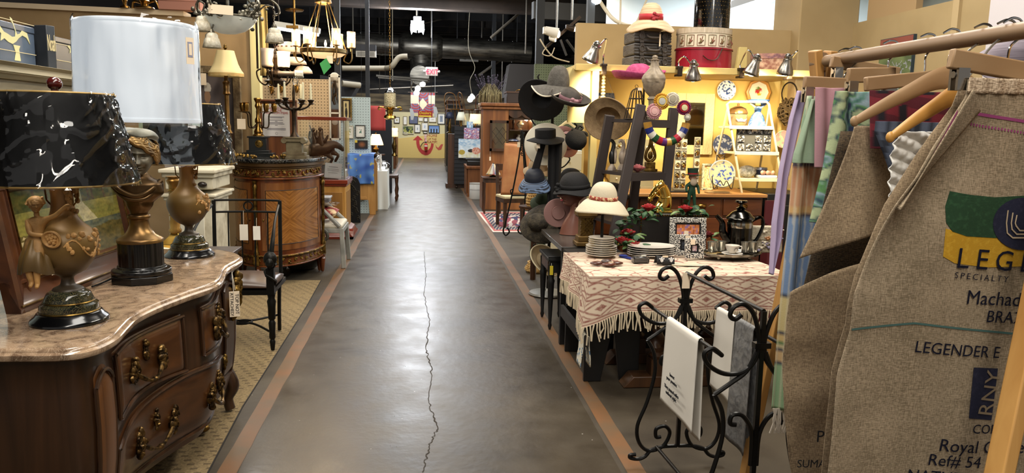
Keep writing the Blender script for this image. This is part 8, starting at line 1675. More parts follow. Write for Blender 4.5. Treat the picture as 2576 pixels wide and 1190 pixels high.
SIL=mat('#b9b4a8',.14,1,'#6d6860',6);q=tt(1836,651);ty=q.y
t=T('silver_tray','scalloped silver tray on little feet holding the cup and goblets','tray',(q.x,ty,Z0+.002));rx_=W(1760,1912,640,ty)/2
M=Matrix.Diagonal((rx_,rx_*.62,1,1));mk('dish',B().lathe([(.001,.022),(.8,.022),(.9,.026),(1,.04),(1.0,.036),(.9,.02),(.001,.018)],n=64,M=M,mod=lambda a,i:1+.02*sin(a*16)*(i in(3,4))),SIL,t)
for k in range(4):a=k*PI/2+.78;mk('foot',B().ball((rx_*.7*cos(a),rx_*.43*sin(a),.011),(.012,.012,.012),8,6),SIL,t)
zt_=Z0+.029
t=T('teacup','white teacup with a fine flower sketch on its saucer on the silver tray','cup',(q.x-.0,ty-.03,zt_+.008));mk('cup',B().lathe([(.02,.004),(.022,.008),(.036,.025),(.044,.045),(.046,.055),(.043,.054),(.033,.025),(.001,.012)],n=36),PL,t);mk('handle',B().tube(cat1([(.042,0,.045),(.062,0,.045),(.06,0,.024),(.036,0,.02)],5),.004,6),PL,t)
mk('flower_sketch',B().tube([(.005+.012*cos(k*.8),-.044,.034+.01*sin(k*1.3))for k in range(9)],.001,4),INK,t)
one('saucer','white saucer under the teacup on the silver tray','saucer',B().lathe([(.001,.002),(.03,.001),(.06,.008),(.068,.011),(.066,.013),(.001,.005)],n=36),PL,(q.x,ty-.03,zt_))
for i,(x,dy)in enumerate(((1792,.02),(1814,.07),(1876,.03),(1895,.015))):
 g=P(x,620,Y=ty+dy);t=T('silver_goblet',['small silver beaker at the left edge of the tray','small silver beaker behind the teacup','small silver beaker right of the teacup','small silver beaker at the right rim of the tray'][i],'beaker',(g.x,ty+dy,zt_+.004+.004*(i in(0,3))));mk('cup',B().lathe([(.02,0),(.026,.004),(.03,.05),(.034,.07),(.031,.069),(.022,.008),(.001,.006)],n=26),mat('#a8a498',.25,.9),t)
q=P(1840,640,Y=4.95);t=T('silver_coffee_pot','tall engraved silver coffee pot with curved spout behind the tray','coffee pot',(q.x,4.84,Z0));r_=W(1808,1868,560,4.84)/2;hh=Hh(1840,520,628,4.84)
BSV=mat('#4a4844',.16,1,'#26241f',5)
mk('body',B().lathe([(r_*.95,0),(r_*1.05,.01),(r_*.95,.02),(r_*.98,hh*.6),(r_*.96,hh*.78),(r_*1.15,hh*.82),(r_*1.12,hh*.85),(r_*.9,hh*.9)],n=40),BSV,t);mk('lid',B().lathe([(r_*.95,hh*.89),(r_*.7,hh*.97),(r_*.3,hh*1.02),(r_*.4,hh*1.06),(r_*.15,hh*1.1),(r_*.12,hh*1.15),(r_*.5,hh*1.2),(r_*.45,hh*1.24),(r_*.1,hh*1.22)],n=28),BSV,t)
mk('spout',B().tube(cat1([(-r_*.9,0,hh*.3),(-r_*1.4,0,hh*.5),(-r_*1.5,0,hh*.72),(-r_*2.0,0,hh*.88)],6),[.03-.0009*k for k in range(19)],9),BSV,t);mk('handle',B().tube(cat1([(r_*.9,0,hh*.75),(r_*1.7,0,hh*.85),(r_*1.95,0,hh*.68),(r_*1.5,0,hh*.35),(r_*.95,0,hh*.2)],6),.011,8),BSV,t);mk('band',B().lathe([(r_*1.0,hh*.62),(r_*1.02,hh*.68),(r_*1.0,hh*.74)],n=40),SIL,t)
q=P(1925,628,Y=4.86);BD=mat('#b3a68e',.6,0,'#cfc4ac',60,bump=.6,bsc=120);t=T('beaded_purse','beige beaded clutch purse with pearl flowers standing behind the silver tray','purse',(q.x,4.86,Z0));w_=W(1885,1975,600,4.86);hh=Hh(1925,562,628,4.86)
mk('bag',B().prism([(-w_/2,0),(w_/2,0),(w_*.44,hh),(-w_*.4,hh)],0,.05,'XZ'),BD,t,bev=.012);mk('flap',B().prism([(-w_*.43,hh*.5),(w_*.45,hh*.5),(w_*.44,hh+.004),(-w_*.4,hh+.004)],-.012,.052,'XZ'),BD,t,bev=.008);rr_=random.Random(2)
for k in range(16):x,z=rr_.uniform(-.4,.4)*w_,rr_.uniform(.1,.9)*hh;mk('bead_flower',B().ball((x,-.016,z),.011,7,5).ball((x+.016,-.014,z+.006),(.012,.006,.005),7,5).ball((x-.014,-.014,z+.008),(.011,.006,.005),7,5),[mat('#d8cdb8',.2),mat('#a8744a',.3),mat('#8d86a0',.3)][k%3],t)
q=P(1945,560,Y=5.6);one('red_frame_card','dark red card frame standing behind the beaded purse','frame',B().box((0,0,.09),(.15,.02,.18)).box((0,0,-P(1945,562,Y=5.6).z/2),(.12,.12,P(1945,562,Y=5.6).z-.004)),mat('#5a1c22',.5),(q.x,5.6,P(1945,562,Y=5.6).z))
q=P(1507,590,Y=4.9);zc=P(1507,520,Y=4.9).z;t=T('hat_stand','black iron three-prong hat stand under the cream cloche hat','hat stand',(P(1508,630,Y=4.85).x,4.8,Z0));hh=zc-Z0+.03
mk('base',B().lathe([(.055,0),(.05,.008),(.012,.015)],n=20),IRON,t);mk('stem',B().cyl((0,0,.01),(0,0,hh-.06),.01),IRON,t)
for k in range(3):a=k*2.1;mk('prong',B().tube(cat1([(0,0,hh-.08),(.02*cos(a),.02*sin(a),hh-.04),(.045*cos(a),.045*sin(a),hh)],4),.007,6),IRON,t)
CRH=mat('#cdc2a8',.75,bump=.15,bsc=90)
hat('cream cloche hat with a red patterned band on an iron stand',V((t.location.x,4.8,zc+.055)),(.04,-.06,1),.09,.115,.175,.075,CRH,mat('#9a3a2c',.7,0,'#d8b890',60,lo=.5,hi=.56),.012,2,.8,bh=.024)
q=P(1475,625,Y=5.15);hh=Hh(1475,532,622,5.1);t=T('gilt_lattice_pedestal','small gilt pedestal with lattice sides beside the cream cloche hat','pedestal',(q.x,5.2,P(1475,622,Y=5.1).z-0));LG=mat('#7d6232',.45,.5,'#5a4424',12)
b=B().box((0,0,hh*.5),(.09,.09,hh*.62)).box((0,0,.015),(.15,.15,.03)).box((0,0,.05),(.12,.12,.04)).box((0,0,hh*.84),(.12,.12,.025)).box((0,0,hh*.94),(.14,.14,.05));mk('body',b,LG,t,bev=.005);b=B()
for k in range(5):
 for s_ in(-1,1):b.bar((-.045*s_,-.048,hh*.22+k*hh*.1),(.045*s_,-.048,hh*.22+k*hh*.1+.09),.006)
mk('lattice',b,OLDGOLD,t);PZ=t.location.z
a=P(1355,572,z=.76);t=T('dark_plank_table','long dark plank-topped table running back beside the aisle behind the cloth','table',(0,0,.002));pz_=PZ-.004
mk('tabletop',B().box((1.085,5.6,pz_-.02),(.24,.92,.036)),mat('#2a2522',.25,0,'#45403a',3,(1,.2,1)),t,bev=.004)
for x,y in((1.0,5.2),(1.17,5.2),(1.185,6.0),(1.185,5.62)):mk('leg',B().bar((x,y,pz_-.04),(x,y,0),.045),BK,t)
a=P(1380,830,z=0);t=T('small_drawer_table','small dark side table with tapered leg, drawer and yellow tag at the aisle','table',(a.x+.08,a.y+.2,.002));sz_=P(1375,660,Y=5.4).z
mk('tabletop',B().box((.0,0,sz_-.012),(.2,.46,.024)).box((0,-.22,sz_+.006),(.2,.02,.02)),BK,t,bev=.004);mk('apron',B().box((0,0,sz_-.07),(.17,.42,.09)),BK,t);mk('drawer',B().box((-.086,0,sz_-.07),(.01,.3,.07)),DW,t,bev=.003)
for sx in(-.07,.07):
 for sy in(-.19,.19):mk('leg',B().lathe([(.008,0),(.016,.03),(.012,.05),(.026,sz_-.2),(.03,sz_-.18),(.022,sz_-.16),(.026,sz_-.05)],(sx,sy,0),12),BK,t)
tagbits(t,V((a.x,a.y-.05,sz_-.03)),.02,.025,.07,m=mat('#d8c02a',.6))
MN=mat('#6d4438',.35,0,'#7d5244',4);q=P(1447,625,Y=5.75);t=T('mannequin_head','brown mannequin head with rosy lips facing the aisle, wearing a black flowered hat','mannequin',(q.x-.02,5.75,pz_+.004))
zh=P(1447,515,Y=5.75).z-pz_;mk('bust',B().surf(lambda u,v:((.11-.07*min(1,v*1.5)**.8+.012*sin(v*7))*cos(2*PI*u),(.08-.035*min(1,v*1.6))*sin(2*PI*u),v*(zh+.05)),32,16,cu=True),MN,t)
hd=mk('head',B().add(headb(.23,120,100,1.2),TR((-.01,0,zh-.02),rz=-1.25)),MN,t);mk('lips',B().ball((-.106,-.036,zh+.034),(.012,.02,.009),10,6,None),mat('#a04a50',.3),hd)
t2=hat('black hat with a cluster of black flowers, worn by the mannequin head',V((q.x-.02,5.76,pz_+zh+.13)),(-.08,-.1,1),.118,.12,.165,.03,BLKF,BLKF,.012,3,bow=(4.0,BLKF))
q=P(1429,575,Y=5.95);one('black_stand_column','slim black display column on a stepped foot behind the mannequin','stand',B().box((0,0,.02),(.1,.1,.04)).box((0,0,.05),(.07,.07,.03)).box((0,0,.18),(.04,.04,.3)),BK,(q.x,6.15,pz_+.004),bev=.004)
TWL=mat('#d8d2c0',.9,0,'#5a7a9a',45,det=1,lo=.58,hi=.62);q=P(1405,775,Y=4.98);one('print_hand_towel','small hand towel with coloured dots hanging on the black bench rail','towel',B().surf(lambda u,v:(.93+.05*(2*v-1)*(.35+.0*u)+(.012 if v>.5 else-.012),4.1+.11*u+.006*sin(v*20),.385-.2*abs(2*v-1)+.0),8,24),TWL,(0,0,.0),thick=.005)
# ---- ladder shelf ----
LS2=mat('#3a3230',.5);Yf=5.35;Yb=5.85
t=T('ladder_shelf','dark brown A-frame ladder shelf draped with prize rosettes','shelf',P(1600,600,Y=5.5));t.location.z=.002;WM[t.name]=Matrix.Translation(t.location)
def fl(p,q):mk('rail',B().bar(p,q,.05,.07,(1,0,0)),LS2,t,world=True,bev=.003)
A0,A1,C0,C1=P(1612,264,Y=Yf+.1),P(1545,590,Y=Yf),P(1695,272,Y=Yf+.25),P(1668,540,Y=Yf+.2)
D0,D1=P(1534,290,Y=Yf+.3),P(1502,470,Y=Yf+.4);E0,E1=P(1620,280,Y=Yf+.6),P(1594,500,Y=Yf+.7)
ext=lambda p,q:p+(q-p)*((p.z-.002)/(p.z-q.z))
for p,q in((A0,A1),(C0,C1),(D0,D1),(E0,E1)):fl(p,ext(p,q))
for k,(y,yl)in enumerate(((305,302),(438,430),(560,560))):
 g=lambda p,q,yy:p+(q-p)*((P(1,1,Y=1).z*0+yy)/1)
 zq=P(1640,y,Y=Yf+.15).z;on=lambda p,q:p+(q-p)*((p.z-zq)/(p.z-q.z));c4=[on(A0,A1),on(C0,C1),on(E0,E1),on(D0,D1)]
 b=B();b.raw([p+V((0,0,dz))for dz in(-.012,.012)for p in c4],[(0,1,2,3),(7,6,5,4),(0,4,5,1),(1,5,6,2),(2,6,7,3),(3,7,4,0)]);mk('shelf',b,LS2,t,world=True);mk('rung',B().bar(c4[0]+V((0,0,-.02)),c4[1]+V((0,0,-.02)),.03,.055),LS2,t,world=True)
 if k==0:T0=sum(c4,V())/4+V((0,0,.014))
 if k==1:T1=sum(c4,V())/4+V((0,0,.014))
q=P(1598,300,Y=5.55);t=T('wire_birdcage','small domed wire birdcage on the top of the ladder shelf','birdcage',(q.x,5.55,T0.z));hh=Hh(1598,222,300,5.55);b=B()
for k in range(14):a=k*PI/7;b.tube(cat1([(.085*cos(a),.085*sin(a),0),(.05*cos(a),.05*sin(a),hh*.68),(.035*cos(a),.035*sin(a),hh*.9),(0,0,hh)],4),.0028,5)
for r_,z in((.085,0),(.052,hh*.66),(.068,hh*.35)):b.tube([(r_*cos(k*PI/12),r_*sin(k*PI/12),z)for k in range(24)],.0035,5,True)
mk('wires',b,DKMET,t);mk('top_ring',B().tube([(.012*cos(k),0,hh+.012+.012*sin(k))for k in range(7)],.002,5,True),DKMET,t);tagbits(t,V((q.x+.01,5.5,T0.z+hh+.0)),.0,.03,.02)
q=P(1642,298,Y=5.6);t=T('carved_finial','grey carved wood finial with a spiral flame top on the ladder shelf','finial',(q.x-.01,5.58,T0.z));hh=Hh(1642,140,300,5.65);FN=mat('#7d7060',.6,0,'#a3947e',20,bump=.2)
mk('body',B().lathe([(.05,0),(.05,.02),(.03,.03),(.035,hh*.3),(.045,hh*.32),(.03,hh*.36),(.055,hh*.42),(.075,hh*.5),(.08,hh*.56),(.082,hh*.58)],n=36,mod=lambda a,i:1+.04*sin(a*12)*(i>5)),FN,t)
mk('flame',B().surf(lambda u,v:(lambda r_,a:(r_*cos(a),r_*sin(a),hh*(.58+.34*v)))(([.08,.085,.075,.055,.036,.028,.026][min(6,int(v*6))]*(1-(v*6%1))+[.08,.085,.075,.055,.036,.028,.026][min(6,int(v*6)+1)]*(v*6%1))*(1+.09*sin(7*2*PI*u+v*5)),2*PI*u),64,24,cu=True).lathe([(.03,hh*.915),(.034,hh*.93),(.016,hh*.945),(.022,hh*.97),(.016,hh*.99),(.001,hh)],n=18),FN,t,ang=60)
t=hat('magenta straw hat with turned-up brim on a stand above the ladder shelf',P(1606,199,Y=6.05),(-.03,-.05,1),.112,.12,.215,-.02,mat('#a83a6a',.75,0,'#c0527e',30,bump=.3,bsc=90),mat('#b0206a',.5),.012,2,.85,.04,bh=.035)
one('hat_display_stem','thin black display stem holding the magenta hat above the birdcage','stand',B().cyl((0,0,0),(0,0,t.location.z+.06-T0.z),.008).lathe([(.05,0),(.05,.008),(.01,.012)],n=18),IRON,(t.location.x+.03,5.98,T0.z))
hat('large tan straw hat hooked over the left rail of the ladder shelf',P(1530,298,Y=5.95),(.5,.82,.25),.095,.1,.175,.03,mat('#a08560',.8,0,'#8a7050',30,bump=.4,bsc=100),None,.02,2,sc=(1.1,1))
hat('black felt hat on the plank table behind the cream cloche hat',P(1538,486,Y=6.1),(0,-.1,1),.1,.085,.15,.02,BLKF,None,.01,2)
def rosette(label,x,y,r_px,c1,c2,c3,Y=5.3):
 r_=r_px*Y/1900;t=T('prize_rosette',label,'rosette',P(x,y,Y=Y));MX=Matrix.Rotation(PI/2,4,'X')
 mk('pleats',B().surf(lambda u,v:(r_*(.5+.5*v)*cos(2*PI*u),r_*(.5+.5*v)*sin(2*PI*u),.008*sin(2*PI*u*26)*v+.006),156,3,cu=True,M=MX),mat(c1,.5),t,thick=.002,ang=20);mk('inner_ring',B().lathe([(r_*.66,.012),(r_*.6,.016),(r_*.4,.016)],n=36,M=MX,caps=False),mat(c2,.4),t,thick=.002);mk('button',B().lathe([(r_*.42,.014),(r_*.4,.022),(.001,.024)],n=28,M=MX),mat(c3,.3),t)
for a in(('pale pink prize rosette at the left of the ladder shelf garland',1645,280,20,'#c9959c','#d8a8a8','#dcb0ac'),('yellow prize rosette with a silver button',1664,255,21,'#c9952a','#d8b24a','#b9b9b4'),('cream prize rosette with a printed centre',1691,250,18,'#d8d0c0','#c8bfae','#a8a08c'),('red and purple prize rosette with a cream centre',1720,271,19,'#7a2050','#a82034','#d8d0a0'),('small white round rosette below the red one',1728,295,9,'#d8d4c8','#c9c4b4','#d8d4c8')):rosette(*a)
t=T('ribbon_wreath','half-ring wreath wrapped in gold, blue, white, green, red and purple ribbon','wreath',P(1678,300,Y=5.36));r_=52*5.36/1900;WC=['#b98a3a','#1f2f7a','#d8d4c8','#1d4a2a','#a01c2c','#5a2a6a','#c9a04a','#1d4a2a','#a82034','#d8d0c4','#1f2f7a','#b98a3a']
for k,c in enumerate(WC):mk('ribbon_band',B().tube([(r_*cos(PI+.15+(PI-.3)*(k+j/4*1.02)/12),0,r_*1.12*sin(PI+.15+(PI-.3)*(k+j/4*1.02)/12))for j in range(5)],.03,14),mat(c,.3),t)
q=P(1560,430,Y=5.62);BR2=mat('#c9b8a4',.4,0,'#7a6a5c',12)
for i,(dx,c)in enumerate(((-.05,0),(.04,1))):
 t=T('bird_figurine',['dark and white bird figurine at the left of the ladder shelf','pale grey bird figurine beside the pink silk rose'][i],'figurine',(q.x+dx,5.68+.05*i,T1.z));b=B().lathe([(.035,0),(.03,.02),(.012,.05)],n=16);mk('base',b,BR2,t);mk('body',B().ball((0,0,.1),(.028,.025,.06),14,10).tube(cat1([(0,0,.14),(.01,0,.2),(-.015,0,.23),(-.03,0,.21)],5),[.018-.0007*k for k in range(16)],8),DKB if i==0 else BR2,t);mk('wing',B().ball((.02,-.012,.11),(.012,.02,.06),10,8),BR2,t)
rose('dusty pink silk rose lying on the middle shelf of the ladder',P(1604,424,Y=5.5),.04,mat('#c9787a',.6),0).location.z=T1.z+.028
q=P(1636,432,Y=5.6);t=T('gilt_lyre_lamp','gilt lyre-shaped ornament on a square base on the middle ladder shelf','ornament',(q.x,5.62,T1.z));hh=Hh(1636,348,432,5.6);mk('base',B().box((0,0,.01),(.1,.08,.02)).box((0,0,.045),(.07,.06,.05)),OLDGOLD,t,bev=.003);mk('lyre',B().tube(cat1([(-.0,0,.07),(-.035,0,.1),(-.03,0,.15),(-.01,0,hh*.75),(0,0,hh)],5),.012,8).tube(cat1([(.0,0,.07),(.035,0,.1),(.03,0,.15),(.01,0,hh*.75),(0,0,hh)],5),.012,8).ball((0,0,.12),(.02,.012,.03)),OLDGOLD,t)
q=P(1735,520,Y=5.45);t=T('elf_puppet','small elf doll in a green top hat and green suit standing behind the roses','doll',P(1738,522,Y=5.4));o_=t.location;S5=Hh(1738,425,522,5.4)
skin('body',[(0,0,.42*S5),(0,0,.62*S5),(0,0,.7*S5),(.03,0,.0),(-.02,0,.0),(.05,-.02,.36*S5),(-.045,-.02,.4*S5),(.045,0,.56*S5),(-.045,0,.56*S5),(.018,0,.36*S5),(-.018,0,.36*S5)],[(0,1),(1,2),(0,9),(9,3),(0,10),(10,4),(1,7),(7,5),(1,8),(8,6)],[.026,.024,.012,.01,.01,.009,.009,.012,.012,.015,.015],mat('#14402a',.7),t);hd=mk('head',B().add(headb(.075,28,24),TR((0,0,.66*S5))),mat('#c9937a',.5),t);mk('beard',B().ball((0,-.03,.67*S5),(.026,.014,.03)),mat('#b9a890',.9),hd);mk('top_hat',B().lathe([(.06,.84*S5),(.062,.85*S5),(.036,.86*S5),(.04,S5*1.02),(.001,S5*1.02)],n=24),mat('#12301f',.7),hd);mk('hat_ribbon',B().lathe([(.0375,.865*S5),(.038,.9*S5)],n=24,caps=False),REDM,hd)
one('doll_stand','plain dark stand under the elf doll behind the painted trunk','stand',B().box((0,0,o_.z/2-.002),(.12,.1,o_.z-.006)),BK,(o_.x,o_.y,0))
q=P(1520,250,Y=7.08);t=T('blue_hanging_plaque','blue patterned plaque hanging from a string on the yellow wall','plaque',q);mk('plaque',B().prism([(-.11,-.11),(.12,-.11),(.09,.06),(-.09,.06)],-.01,.012,'XZ'),mat('#5a6478',.5,0,'#39445c',40,lo=.48,hi=.52),t);mk('string',B().tube([(-.07,0,.06),(.02,.02,.22),(.08,0,.06)],.003,4),PAPER,t)
q=P(1506,250,Y=6.5);t=T('carved_hanging_rod','carved cream and black rod hanging from the booth shelf beside the corner post','ornament',(q.x,6.34,q.z));b=B()
zs_=zs-q.z-.05
for k in range(8):b.ball((0,0,zs_*(k+.5)/8-.0),(.022-.001*k,.022-.001*k,zs_/15),10,7)
mk('beads',b,mat('#b9a47a',.6,0,'#4a3a24',30),t);mk('hanger',B().cyl((0,0,zs_),(0,0,zs_+.06),.01),CREAM,t)
q=P(1503,262,Y=6.7);one('ribbed_spool','cream ribbed spool lying above the tan straw hat','spool',B().lathe([(.04,-.08)]+[(.055+.006*(k%2),-.06+.012*k)for k in range(11)]+[(.04,.08)],n=24,M=Matrix.Rotation(1.1,4,'Y')).tube([(0,.02,0),(0,.42,0)],.012,8),mat('#b3a57c',.6),q)
# ---- wrought iron towel rack ----
YA,YB_=3.2,2.5;IR=mat('#121110',.38,.5);O=P(1727,700,Y=YA);zf=lambda x,y:P(x,y,Y=YA)
def fr2(pts,rad=.0095):return cat1([(P(x,y,Y=YA).x-O.x-(P(1727,y,Y=YA).x-O.x),0,P(x,y,Y=YA).z)for x,y in pts],6)
CUR={'top_scroll':[(1723,770),(1720,735),(1706,692),(1686,673),(1666,678),(1659,695),(1669,703),(1682,694)],'arm':[(1722,748),(1716,785),(1692,810),(1655,813),(1622,795),(1612,772),(1628,762),(1648,776)],'brace':[(1718,770),(1700,808),(1670,832),(1638,855)],'side_bow':[(1638,855),(1656,890),(1660,940),(1645,1010),(1624,1070),(1630,1112),(1655,1133),(1690,1122),(1706,1090),(1694,1072),(1672,1078),(1672,1098),(1684,1098)],'inner_scroll':[(1721,1000),(1719,935),(1700,900),(1678,897),(1674,914),(1686,917)],'foot':[(1725,1133),(1690,1137),(1662,1155),(1648,1190),(1632,1206),(1612,1200),(1610,1183),(1624,1180)]}
t=T('towel_rack','black wrought-iron scrollwork towel rack standing at the aisle with three rails','towel rack',(0,0,0))
for fi,Y in enumerate((YA,YB_)):
 x0=O.x if fi==0 else P(1922,780,Y=YB_).x;zb_=0
 mk('post',B().bar((x0,Y,.1),(x0,Y,.915),.017),IR,t);mk('collar',B().box((x0,Y,.79),(.06,.03,.02)),IR,t)
 for nm,pts in CUR.items():
  pp_=fr2(pts);zl0=min(p.z for p in pp_)if nm=='foot' else 0
  for s_ in(1,-1):mk(nm,B().tube([(x0+s_*p.x,Y,p.z-(zl0-.01 if nm=='foot' else 0)*max(0,(.12-p.z))/.12*1.0)for p in pp_],.0088,8),IR,t)
xb_=P(1922,780,Y=YB_).x;ax_=fr2([(1648,776),(1647,777)])[0];RL={}
for k,(dx,z)in enumerate(((0,.915),(ax_.x,ax_.z),(-ax_.x,ax_.z))):RL[k]=(V((O.x+dx,YA,z)),V((xb_+dx,YB_,z)));mk('rail',B().cyl(*RL[k],.008),IR,t)
mk('low_rail',B().cyl((O.x-.1,YA,.1),(xb_-.1,YB_,.1),.008),IR,t);tagbits(t,V((O.x-.01,YA-.02,.92)),.0,.035,.07,'cream price tag with handwriting')
def towel(label,k,f0,f1,dn,m,txt=None,dn2=None):
 a,b_=RL[k];n_=V((-(b_-a).y,(b_-a).x,0)).normalized()*-1;dn2=dn2 or dn*.9
 def f(u,v):
  p=a.lerp(b_,f0+(f1-f0)*u);s_=(2*v-1);sg=1 if s_<0 else-1;k=abs(s_);A=min(PI/2,k*20);q=max(0,k-.08)*(dn if s_<0 else dn2)
  return p+n_*(-sg*(.0125*sin(A)+.015*q*(1.4+sin(u*5+1))))+V((0,0,.0125*cos(A)-q-.02*u*k))
 t=T('hanging_towel',label,'towel',(0,0,0));mk('cloth',B().surf(f,20,50),m,t,thick=.003,ang=60)
 if txt:
  d_=(b_-a).normalized();p=a.lerp(b_,f0+(f1-f0)*.5);Mx=Matrix((d_,V((0,0,1)),d_.cross(V((0,0,1))))).transposed().to_4x4()
  for i,(s_,z)in enumerate(txt):Mx.translation=V((p.x-.042,p.y,p.z-z))+n_*.0;mk('lettering',text(s_,.021,Mx,.001),INK,t)
TWH=mat('#d3cec4',.85,bump=.1,bsc=8)
towel('white tea towel with small printed verse on the nearest low rail',1,.28,.74,.42,TWH,(('Invest',.2),('your pennies.',.222),('They passed miles',.262),('without style.',.284)))
towel('plain white tea towel hanging on the far low rail',2,.05,.3,.42,TWH);towel('grey quilted coverlet embossed with swirls on the far low rail',2,.32,.54,.62,mat('#5d5d5e',.6,0,'#7d7c7a',14,dist=3,bump=.8,bsc=20))
# ================= clothes rack at the right =================
BEE=mat('#967a5c',.5,0,'#7f654a',6,(1,.15,1));LEGW=wood('#a9783c','#c99a58','Z',7,.5)
t=T('clothes_rack','wooden A-frame clothes rack with a thick round rail at the picture edge','clothes rack',(0,0,.002))
RA,RB=V((1.437,2.62,1.8)),V((1.42,1.5,1.797))
mk('rail',B().cyl(RA,RB,.021,n=20),BEE,t);mk('end_ring',B().cyl(RA+V((0,.03,0)),RA+V((0,.065,0)),.034),BEE,t)
for p,q in(((1.035,1.27,0),(1.475,1.56,1.84)),((1.86,1.27,0),(1.41,1.56,1.84)),((1.345,2.88,0),(1.47,2.66,1.84)),((1.8,2.82,0),(1.41,2.66,1.84))):mk('leg',B().bar(p,q,.055,.03,(1,0,0)),LEGW,t,bev=.004)
mk('cross_bar',B().bar((1.81,1.29,.2),(1.75,2.8,.2),.03,.05),LEGW,t)
def rail(Y):k=(Y-RA.y)/(RB.y-RA.y);return RA.lerp(RB,k)+V((0,0,.024))
HG=mat('#a88a66',.5,0,'#947450',7,(.4,1,1))
def bar_hanger(label,Y,px0,py0,px1,py1,th_=.045,rz=0,clips=True):
 a,b_=P(px0,py0,Y=Y),P(px1,py1,Y=Y);c_=rail(Y);t=T('trouser_hanger',label,'hanger',c_,0,'hangers on the clothes rack')
 a-=c_;b_-=c_;mk('bar',B().bar(a,b_,.02,th_),HG,t,bev=.004);m_=a.lerp(b_,.5)
 k=-a.x/(b_.x-a.x)if abs(b_.x-a.x)>.01 else .5;m_=a.lerp(b_,min(.9,max(.1,k)))
 mk('hook',B().tube(cat1([m_,V((m_.x,0,m_.z+.03)),V((.0,0,-.05)),V((.026,0,-.02)),(.022,0,.004),(0,0,.01),(-.024,0,0)],6),.003,6),CHROME,t)
 if clips:
  for f in(.1,.9):
   p=a.lerp(b_,f);mk('clip',B().box(p+V((0,-.012,-th_/2-.02)),(.028,.008,.05)).box(p+V((0,.012,-th_/2-.02)),(.028,.008,.05)).cyl(p+V((-.016,0,-th_/2-.01)),p+V((.016,0,-th_/2-.01)),.008),STEEL,t)
 return t
bar_hanger('wooden trouser hanger holding the plaid scarf at the far end of the rail',2.44,2022,207,2135,212,.04)
bar_hanger('wooden trouser hanger sloping down from the far end ring of the rail',2.5,2090,155,2260,185,.04)
bar_hanger('wooden trouser hanger above the printed blouse',2.24,2132,190,2250,188,.045)
bar_hanger('long pale trouser hanger in the middle of the rail, over the red plaid cloth',2.06,2176,212,2345,195,.04,clips=False)
bar_hanger('nearest wooden trouser hanger gripping the big printed coffee sack',1.64,2390,147,2660,196,.045)
def suit_hanger(label,Y,apx,apy,ex,ey,m):
 c_=rail(Y);a=P(apx,apy,Y=Y)-c_;e_=P(ex,ey,Y=Y)-c_;d=e_-a;t=T('suit_hanger',label,'hanger',c_,0,'hangers on the clothes rack')
 pts=cat1([a+V((-d.x,0,d.z)),a+V((-d.x*.5,0,d.z*.42)),a,a+V((d.x*.5,0,d.z*.42)),e_],8);n=len(pts)-1
 def f(u,v):q=pts[int(round(u*n))];w_=1-.6*abs(2*u-1);A=2*PI*v;return(q.x,q.y+.008*cos(A),q.z+.03*w_*sin(A))
 mk('bar',B().surf(f,n,12,cv=True).ball(pts[0],(.012,.008,.014)).ball(pts[-1],(.012,.008,.014)),m,t)
 mk('hook',B().tube(cat1([a+V((0,0,.02)),V((a.x*.3,0,-.05)),(.026,0,-.02),(.022,0,.004),(0,0,.01),(-.024,0,0)],6),.003,6),STEEL,t);return t
suit_hanger('large curved wooden suit hanger in front of the red plaid cloth',1.84,2385,195,2150,305,HG);suit_hanger('honey coloured curved hanger lower down beside the white fluffy shawl',1.76,2420,235,2240,345,mat('#b07c38',.4,0,'#c4924a',7))
for i,(x,Y)in enumerate(((2300,1.96),(2470,1.74),(2545,1.6))):
 c_=rail(Y);one('loose_hanger_hook','chrome hanger hook curled over the thick round rail','hook',B().tube(cat1([(0,0,-.12),(0,0,-.06),(.026,0,-.03),(.024,0,.004),(0,0,.012),(-.024,0,0)],6),.003,6),CHROME,c_,group='bare hooks on the clothes rail')
def sheetb(edgeL,edgeR,z0,z1,yf,nu=40,nv=60):
 ""
 def it(E,z):
  for(xa_,za),(xc,zc)in zip(E,E[1:]):
   if(za-z)*(zc-z)<=0 and za!=zc:return xa_+(xc-xa_)*(z-za)/(zc-za)
  return E[0][0]if abs(z-E[0][1])<abs(z-E[-1][1])else E[-1][0]
 def f(u,v):z=z1+(z0-z1)*v;a,b_=it(edgeL,z),it(edgeR,z);x=a+(b_-a)*u;return(x,yf(x,z,u),z)
 return B().surf(f,nu,nv)
def pe(pts,Y):return[(lambda q:(q.x,q.z))(P(x,y,Y=Y))for x,y in pts]
BUR=weave('#72644e','#a39178',700,.3);BUR2=weave('#6b5a45','#9c886c',650,.3)
YS=1.62;LE=pe([(2436,200),(2425,245),(2330,370),(2238,520),(2190,640),(2150,740),(2140,830),(2106,940),(2100,1000),(2080,1190),(2070,1320)],YS)
l0,l1=P(2440,270,Y=YS),P(2225,570,Y=YS);ld=V((l1.x-l0.x,0,l1.z-l0.z)).normalized();lnm=V((-ld.z,0,ld.x))
def fs(x,z,u=1):
 d=(x-l0.x)*lnm.x+(z-l0.z)*lnm.z;s_=(x-l0.x)*ld.x+(z-l0.z)*ld.z;k=max(0,1-abs(s_/.42-.5)*1.6)
 return YS-.035*math.exp(-((d+.03)/.03)**2)*k+.03*math.exp(-((d-.06)/.05)**2)*k+.006*sin(x*16+z*3)*min(1,max(0,(1.3-z)*2))+.004*nz(x*6,z*6,1,2)
zt1,zb1=LE[0][1],.5
t=T('printed_coffee_sack','big burlap coffee sack with green and yellow emblem, clipped to the nearest hanger','sack',rail(1.66)+V((0,0,-.06)));o_=t.location
mk('front_cloth',sheetb(LE,[(1.78,2),(1.78,.3)],zb1,zt1,fs,90,110),BUR,t,world=True,thick=.003)
